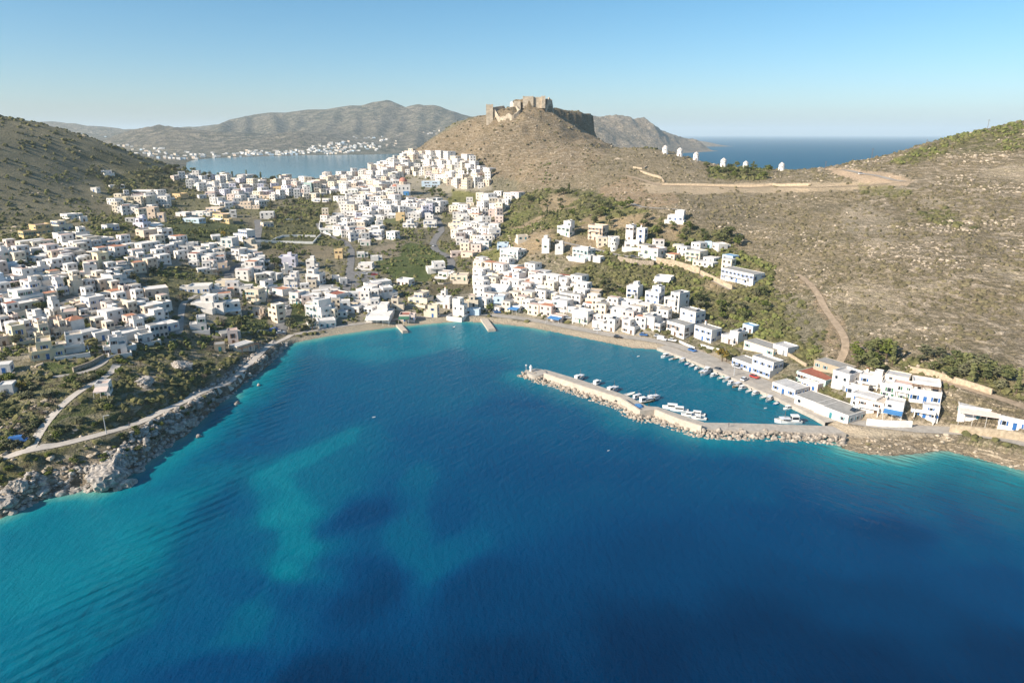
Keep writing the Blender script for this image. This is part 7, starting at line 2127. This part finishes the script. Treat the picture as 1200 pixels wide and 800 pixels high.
# ================================================================== CARS
M_CAR = {'white': plain('car_white', (0.75, 0.75, 0.75), 0.3, 0.5, 0.03), 'silver': plain('car_silver', (0.45, 0.46, 0.48), 0.3, 0.5, 0.03), 'red': plain('car_red', (0.45, 0.04, 0.03), 0.3, 0.5, 0.03), 'blue': plain('car_blue', (0.05, 0.16, 0.42), 0.3, 0.5, 0.03), 'black': plain('car_black', (0.03, 0.03, 0.035), 0.3, 0.5, 0.03), 'grey': plain('car_grey', (0.16, 0.165, 0.17), 0.3, 0.5, 0.03)}
def car_parts(c, van):
    mb = MB()
    Lc, Wc = (4.1, 1.72) if not van else (5.0, 1.95)
    zt = 0.85 if not van else 1.0
    pr = [(-Lc / 2, 0.35), (-Lc / 2, zt), (Lc * 0.22, zt), (Lc / 2 - 0.1, zt - 0.12), (Lc / 2, 0.35)]
    k = len(mb.v)
    for s_ in (-1, 1):
        mb.v += [(a, s_ * Wc / 2, b_) for a, b_ in pr]
    nP = len(pr)
    fs = [tuple(range(nP))[::-1], tuple(range(nP, 2 * nP))] + [(i, (i + 1) % nP, nP + (i + 1) % nP, nP + i) for i in range(nP)]
    mb.f += [tuple(k + i for i in f) for f in fs]; mb.m += [mb.mi(M_CAR[c])] * len(fs)
    body = mb.mesh('body')
    mb = MB()
    hz = 1.45 if not van else 2.05
    a0, a1, b0, b1 = (-Lc * 0.44, Lc * 0.22, -Lc * 0.34, Lc * 0.06) if not van else (-Lc * 0.49, Lc * 0.32, -Lc * 0.48, Lc * 0.2)
    lo = [(a0, -Wc * 0.47), (a1, -Wc * 0.47), (a1, Wc * 0.47), (a0, Wc * 0.47)]
    hi = [(b0, -Wc * 0.40), (b1, -Wc * 0.40), (b1, Wc * 0.40), (b0, Wc * 0.40)]
    for i in range(4):
        j = (i + 1) % 4
        mb.quad([(*lo[i], zt - 0.01), (*lo[j], zt - 0.01), (*hi[j], hz), (*hi[i], hz)], M_GLASS if not (van and i in (0, 2, 3)) else M_CAR[c])
    cab = mb.mesh('windows')
    mb = MB(); mb.quad([(*p, hz) for p in hi], M_CAR[c]); rf = mb.mesh('roof')
    mb = MB(); mb.tube((0, -0.1, 0), (0, 0.1, 0), 0.33, M_DARK, 10); mb.quad([(0.33 * math.cos(t_), -0.1, 0.33 * math.sin(t_)) for t_ in np.arange(10) * math.pi / 5], M_DARK)
    wh = mb.mesh('wheel')
    return body, cab, rf, wh, Lc, Wc
CARC = {}
def car(x, y, yaw, c, van, label, zoff=0.2):
    key = (c, van)
    if key not in CARC: CARC[key] = car_parts(c, van)
    body, cab, rf, wh, Lc, Wc = CARC[key]
    o = empty('van' if van else 'car', (x, y, float(ground(x, y)) + zoff), yaw)
    new_obj('body', body, o); new_obj('window', cab, o); new_obj('roof', rf, o)
    for sx_ in (-0.31, 0.31):
        for sy_ in (-0.44, 0.44): new_obj('wheel', wh, o, (sx_ * Lc, sy_ * Wc, 0.33))
    tag(o, label, 'van' if van else 'car', 'vehicles parked in the village')
for u, v, yaw, c, van, lb in [
    (776, 399, -0.7, 'white', True, 'white van parked at the beach end of the quay yard'), (788, 400, -0.6, 'white', False, 'white car beside the white van on the quay yard'), (811, 412, -1.0, 'blue', False, 'dark blue car by the white wall of the quay yard'), (842, 436, -0.9, 'grey', False, 'dark grey car at the corner of the quay parking'), (864, 432, -0.9, 'silver', False, 'silver car parked before the long stepped white house'), (884, 443, -1.0, 'red', False, 'red car parked beside the quay houses'), (872, 446, 0.8, 'white', False, 'white car standing on the open quay'),
    (754, 394, -0.3, 'blue', False, 'blue car parked before the promenade curve houses'), (771, 396, -0.4, 'silver', False, 'silver car at the start of the quay'), (583, 367, 0.1, 'blue', False, 'blue car under the trees behind the beach'), (665, 374, -0.2, 'silver', False, 'silver car on the promenade below the large balconied house'), (724, 396, -0.3, 'black', False, 'black car on the promenade curve'), (700, 388, -0.3, 'white', False, 'white car parked along the promenade curve'),
    (337, 362, 1.2, 'white', False, 'white car on the main road above the fork'), (323, 349, 1.0, 'grey', False, 'grey car parked at the side of the main road'), (319, 345, 1.0, 'silver', False, 'silver car behind the grey one on the main road'), (322, 389, 0.9, 'blue', True, 'blue van at the lower end of the main road'), (329, 391, 0.5, 'white', False, 'white car at the lower end of the main road'), (296, 338, 0.3, 'black', False, 'black car near the bend of the main road'), (428, 322, 0.2, 'white', False, 'white car in the car park, left'), (434, 322, 0.2, 'silver', False, 'silver car in the car park, middle'), (439, 323, 0.2, 'red', False, 'red car in the car park, right'),
    (406, 336, 1.2, 'grey', False, 'grey car on the lane below the car park'), (525, 303, 2.2, 'black', False, 'black car on the bend of the winding road'), (508, 289, 1.5, 'white', False, 'white car high on the winding road'), (742, 302, 0.1, 'grey', False, 'grey car on the lane beside the terraced villas'), (940, 472, -1.0, 'red', False, 'red car on the inner quay road'), (952, 478, -1.0, 'white', False, 'white car on the inner quay road'), (1128, 504, 0.0, 'grey', False, 'grey car on the shore road before the pink awning'),
    (23, 519, 0.3, 'blue', True, 'bright blue van parked at the path junction on the headland'), (40, 372, 0.9, 'grey', False, 'grey car on the dark lane in the left town'), (60, 363, 0.9, 'silver', False, 'silver car on the dark lane in the left town'), (1009, 205, 0.2, 'white', False, 'white car on the ridge road')]:
    x, y, z = hit1(u, v)
    if np.isfinite(x): car(x, y, yaw, c, van, lb)

# ================================================================== POLES AND PEOPLE
def pole(u, v, h, label, lamp=False, d=None):
    x, y, z = hit1(u, v)
    if not np.isfinite(x): return
    o = empty('street_lamp' if lamp else 'power_pole', (x, y, z - 0.3))
    mb = MB(); mb.tube((0, 0, -0.5), (0, 0, h), 0.16, M_METAL if lamp else M_WOOD, 6, 0.1); mb.obj('pole', o)
    mb = MB()
    if lamp:
        mb.tube((0, 0, h), (1.4, 0, h + 0.25), 0.06, M_METAL, 5); mb.box(1.2, 1.9, -0.14, 0.14, h + 0.2, h + 0.34, M_METAL, True); mb.obj('lamp_arm', o)
    else:
        mb.box(-1.0, 1.0, -0.07, 0.07, h - 0.9, h - 0.7, M_WOOD, True); mb.obj('crossarm', o)
    tag(o, label, 'street lamp' if lamp else 'power pole')
for a in [(1021, 189, 10.5, 'tall power pole on the right skyline below the sea horizon'), (1026, 191, 6, 'short power pole beside the tall one on the right skyline'), (967, 198, 6.5, 'power pole by the ridge road left of the tall one'), (1085, 174, 7, 'power pole on the skyline above the dark bushes'), (1115, 177, 6, 'power pole on the slope below the right skyline'), (1157, 152, 8, 'power pole highest on the right-hand hill')]:
    pole(*a)
for a in [(125, 509, 6.5, 'street lamp beside the middle of the coast road'), (640, 379, 6, 'street lamp on the promenade near the blue awning'), (700, 391, 6, 'street lamp on the promenade curve'), (336, 366, 6, 'street lamp at the fork of the main road'), (860, 441, 6, 'street lamp on the quay behind the boats'), (915, 463, 6, 'street lamp at the inner quay')]:
    pole(*a, lamp=True)
M_SKIN = plain('skin', (0.45, 0.28, 0.20), 0.7, 0.3, 0.05)
def person(x, y, z, yaw, shirt, trousers, label):
    "one continuous skinned figure, mid-stride"
    o = empty('person', (x, y, z), yaw)
    J = {'pelvis': (0, 0, 0.95), 'waist': (0, 0.02, 1.12), 'chest': (0, 0.03, 1.34), 'neck': (0, 0.03, 1.50), 'head': (0, 0.05, 1.64), 'top': (0, 0.05, 1.74),
         'hl': (-0.10, 0, 0.90), 'kl': (-0.11, 0.16, 0.50), 'al': (-0.11, 0.14, 0.09), 'tl': (-0.12, 0.32, 0.04), 'hr': (0.10, 0, 0.90), 'kr': (0.11, -0.05, 0.50), 'ar': (0.11, -0.26, 0.12), 'tr': (0.12, -0.10, 0.04),
         'sl': (-0.19, 0.03, 1.42), 'el': (-0.25, -0.08, 1.14), 'wl': (-0.25, 0.06, 0.92), 'fl': (-0.25, 0.12, 0.82), 'sr': (0.19, 0.03, 1.42), 'er': (0.25, 0.10, 1.14), 'wr': (0.25, 0.26, 0.95), 'fr': (0.25, 0.33, 0.88)}
    Rr = {'pelvis': .15, 'waist': .13, 'chest': .16, 'neck': .06, 'head': .105, 'top': .08, 'hl': .10, 'kl': .065, 'al': .045, 'tl': .04, 'hr': .10, 'kr': .065, 'ar': .045, 'tr': .04, 'sl': .07, 'el': .048, 'wl': .035, 'fl': .04, 'sr': .07, 'er': .048, 'wr': .035, 'fr': .04}
    E = [('pelvis', 'waist'), ('waist', 'chest'), ('chest', 'neck'), ('neck', 'head'), ('head', 'top'), ('pelvis', 'hl'), ('hl', 'kl'), ('kl', 'al'), ('al', 'tl'), ('pelvis', 'hr'), ('hr', 'kr'), ('kr', 'ar'), ('ar', 'tr'), ('chest', 'sl'), ('sl', 'el'), ('el', 'wl'), ('wl', 'fl'), ('chest', 'sr'), ('sr', 'er'), ('er', 'wr'), ('wr', 'fr')]
    ks = list(J)
    me = bpy.data.meshes.new('body')
    me.from_pydata([J[k] for k in ks], [(ks.index(a), ks.index(b_)) for a, b_ in E], [])
    ob = new_obj('body', me, o)
    ob.modifiers.new('skin', 'SKIN')
    sv = me.skin_vertices[0].data
    for i, k in enumerate(ks):
        sv[i].radius = (Rr[k], Rr[k])
        sv[i].use_root = k == 'pelvis'
    sb = ob.modifiers.new('sub', 'SUBSURF'); sb.levels = sb.render_levels = 1
    m, t, b = mat('person_clothes')
    tc = nd(t, "ShaderNodeTexCoord")
    sx_ = nd(t, "ShaderNodeSeparateXYZ")
    t.links.new(tc.outputs['Object'], sx_.inputs[0])
    n_ = nd(t, "ShaderNodeValToRGB")
    n_.color_ramp.interpolation = 'CONSTANT'
    e = n_.color_ramp.elements
    e[0].position, e[0].color = 0, (*trousers, 1)
    e[1].position, e[1].color = 0.52, (*shirt, 1)
    for p, c in ((0.80, (0.45, 0.28, 0.20)), (0.93, (0.05, 0.035, 0.025))):
        el = e.new(p); el.color = (*c, 1)
    t.links.new(math_n(t, 'DIVIDE', sx_.outputs[2], 1.85), n_.inputs[0])
    t.links.new(n_.outputs[0], b.inputs['Base Color'])
    me.materials.append(m)
    mb = MB(); mb.lathe([(0.112, 1.66), (0.115, 1.72), (0.085, 1.78), (0.02, 1.80)], 10, M_DARK, 0, 0.03); mb.obj('hair', o, sm=True)
    tag(o, label, 'person')
x, y, z = hit1(152, 500.5); person(x, y, z + 0.16, 2.2, (0.05, 0.06, 0.09), (0.03, 0.03, 0.05), 'person in dark clothes walking along the coast road')
x, y, _ = at_z(854, 500, 1.75); person(x, y, 1.75, 1.4, (0.04, 0.04, 0.05), (0.05, 0.05, 0.07), 'person in dark clothes walking on the causeway')
x, y, z = hit1(35, 519); person(x, y, z + 0.16, 0.5, (0.10, 0.10, 0.12), (0.04, 0.04, 0.06), 'person standing at the path junction near the blue van')
# fishing nets and crates on the wide part of the breakwater
x, y, _ = at_z(748, 476, 1.55)
mb = MB()
for i in range(9):
    a = i * 0.7
    mb.lathe([(1.0, 0), (0.8, 0.45), (0.3, 0.75), (0.05, 0.8)], 8, MW['U'], math.cos(a) * 1.0 * (i > 0), math.sin(a) * 0.8 * (i > 0))
tag(mb.obj('net_pile', None, (x, y, 1.5)), 'bright blue heap of fishing nets at the kink of the breakwater', 'nets')
# ================================================================== AIR
m = bpy.data.materials.new("haze_air")
m.use_nodes = True
t = m.node_tree
t.nodes.clear()
out = t.nodes.new("ShaderNodeOutputMaterial")
pv_ = t.nodes.new("ShaderNodeVolumePrincipled")
pv_.inputs['Color'].default_value = (0.78, 0.91, 0.98, 1)
pv_.inputs['Density'].default_value = 0.00006
pv_.inputs['Anisotropy'].default_value = 0.0
t.links.new(pv_.outputs[0], out.inputs['Volume'])
hx, hy0, hy1, hz0, hz1 = 110000.0, -3000.0, 42000.0, -32.0, 420.0
hv = [(x, y, z) for z in (hz0, hz1) for y in (hy0, hy1) for x in (-hx, hx)]
hf = [(0, 2, 3, 1), (4, 5, 7, 6), (0, 1, 5, 4), (2, 6, 7, 3), (0, 4, 6, 2), (1, 3, 7, 5)]
tag(new_obj("haze", np_mesh("haze", np.array(hv), np.array(hf), [m])), kind="stuff")
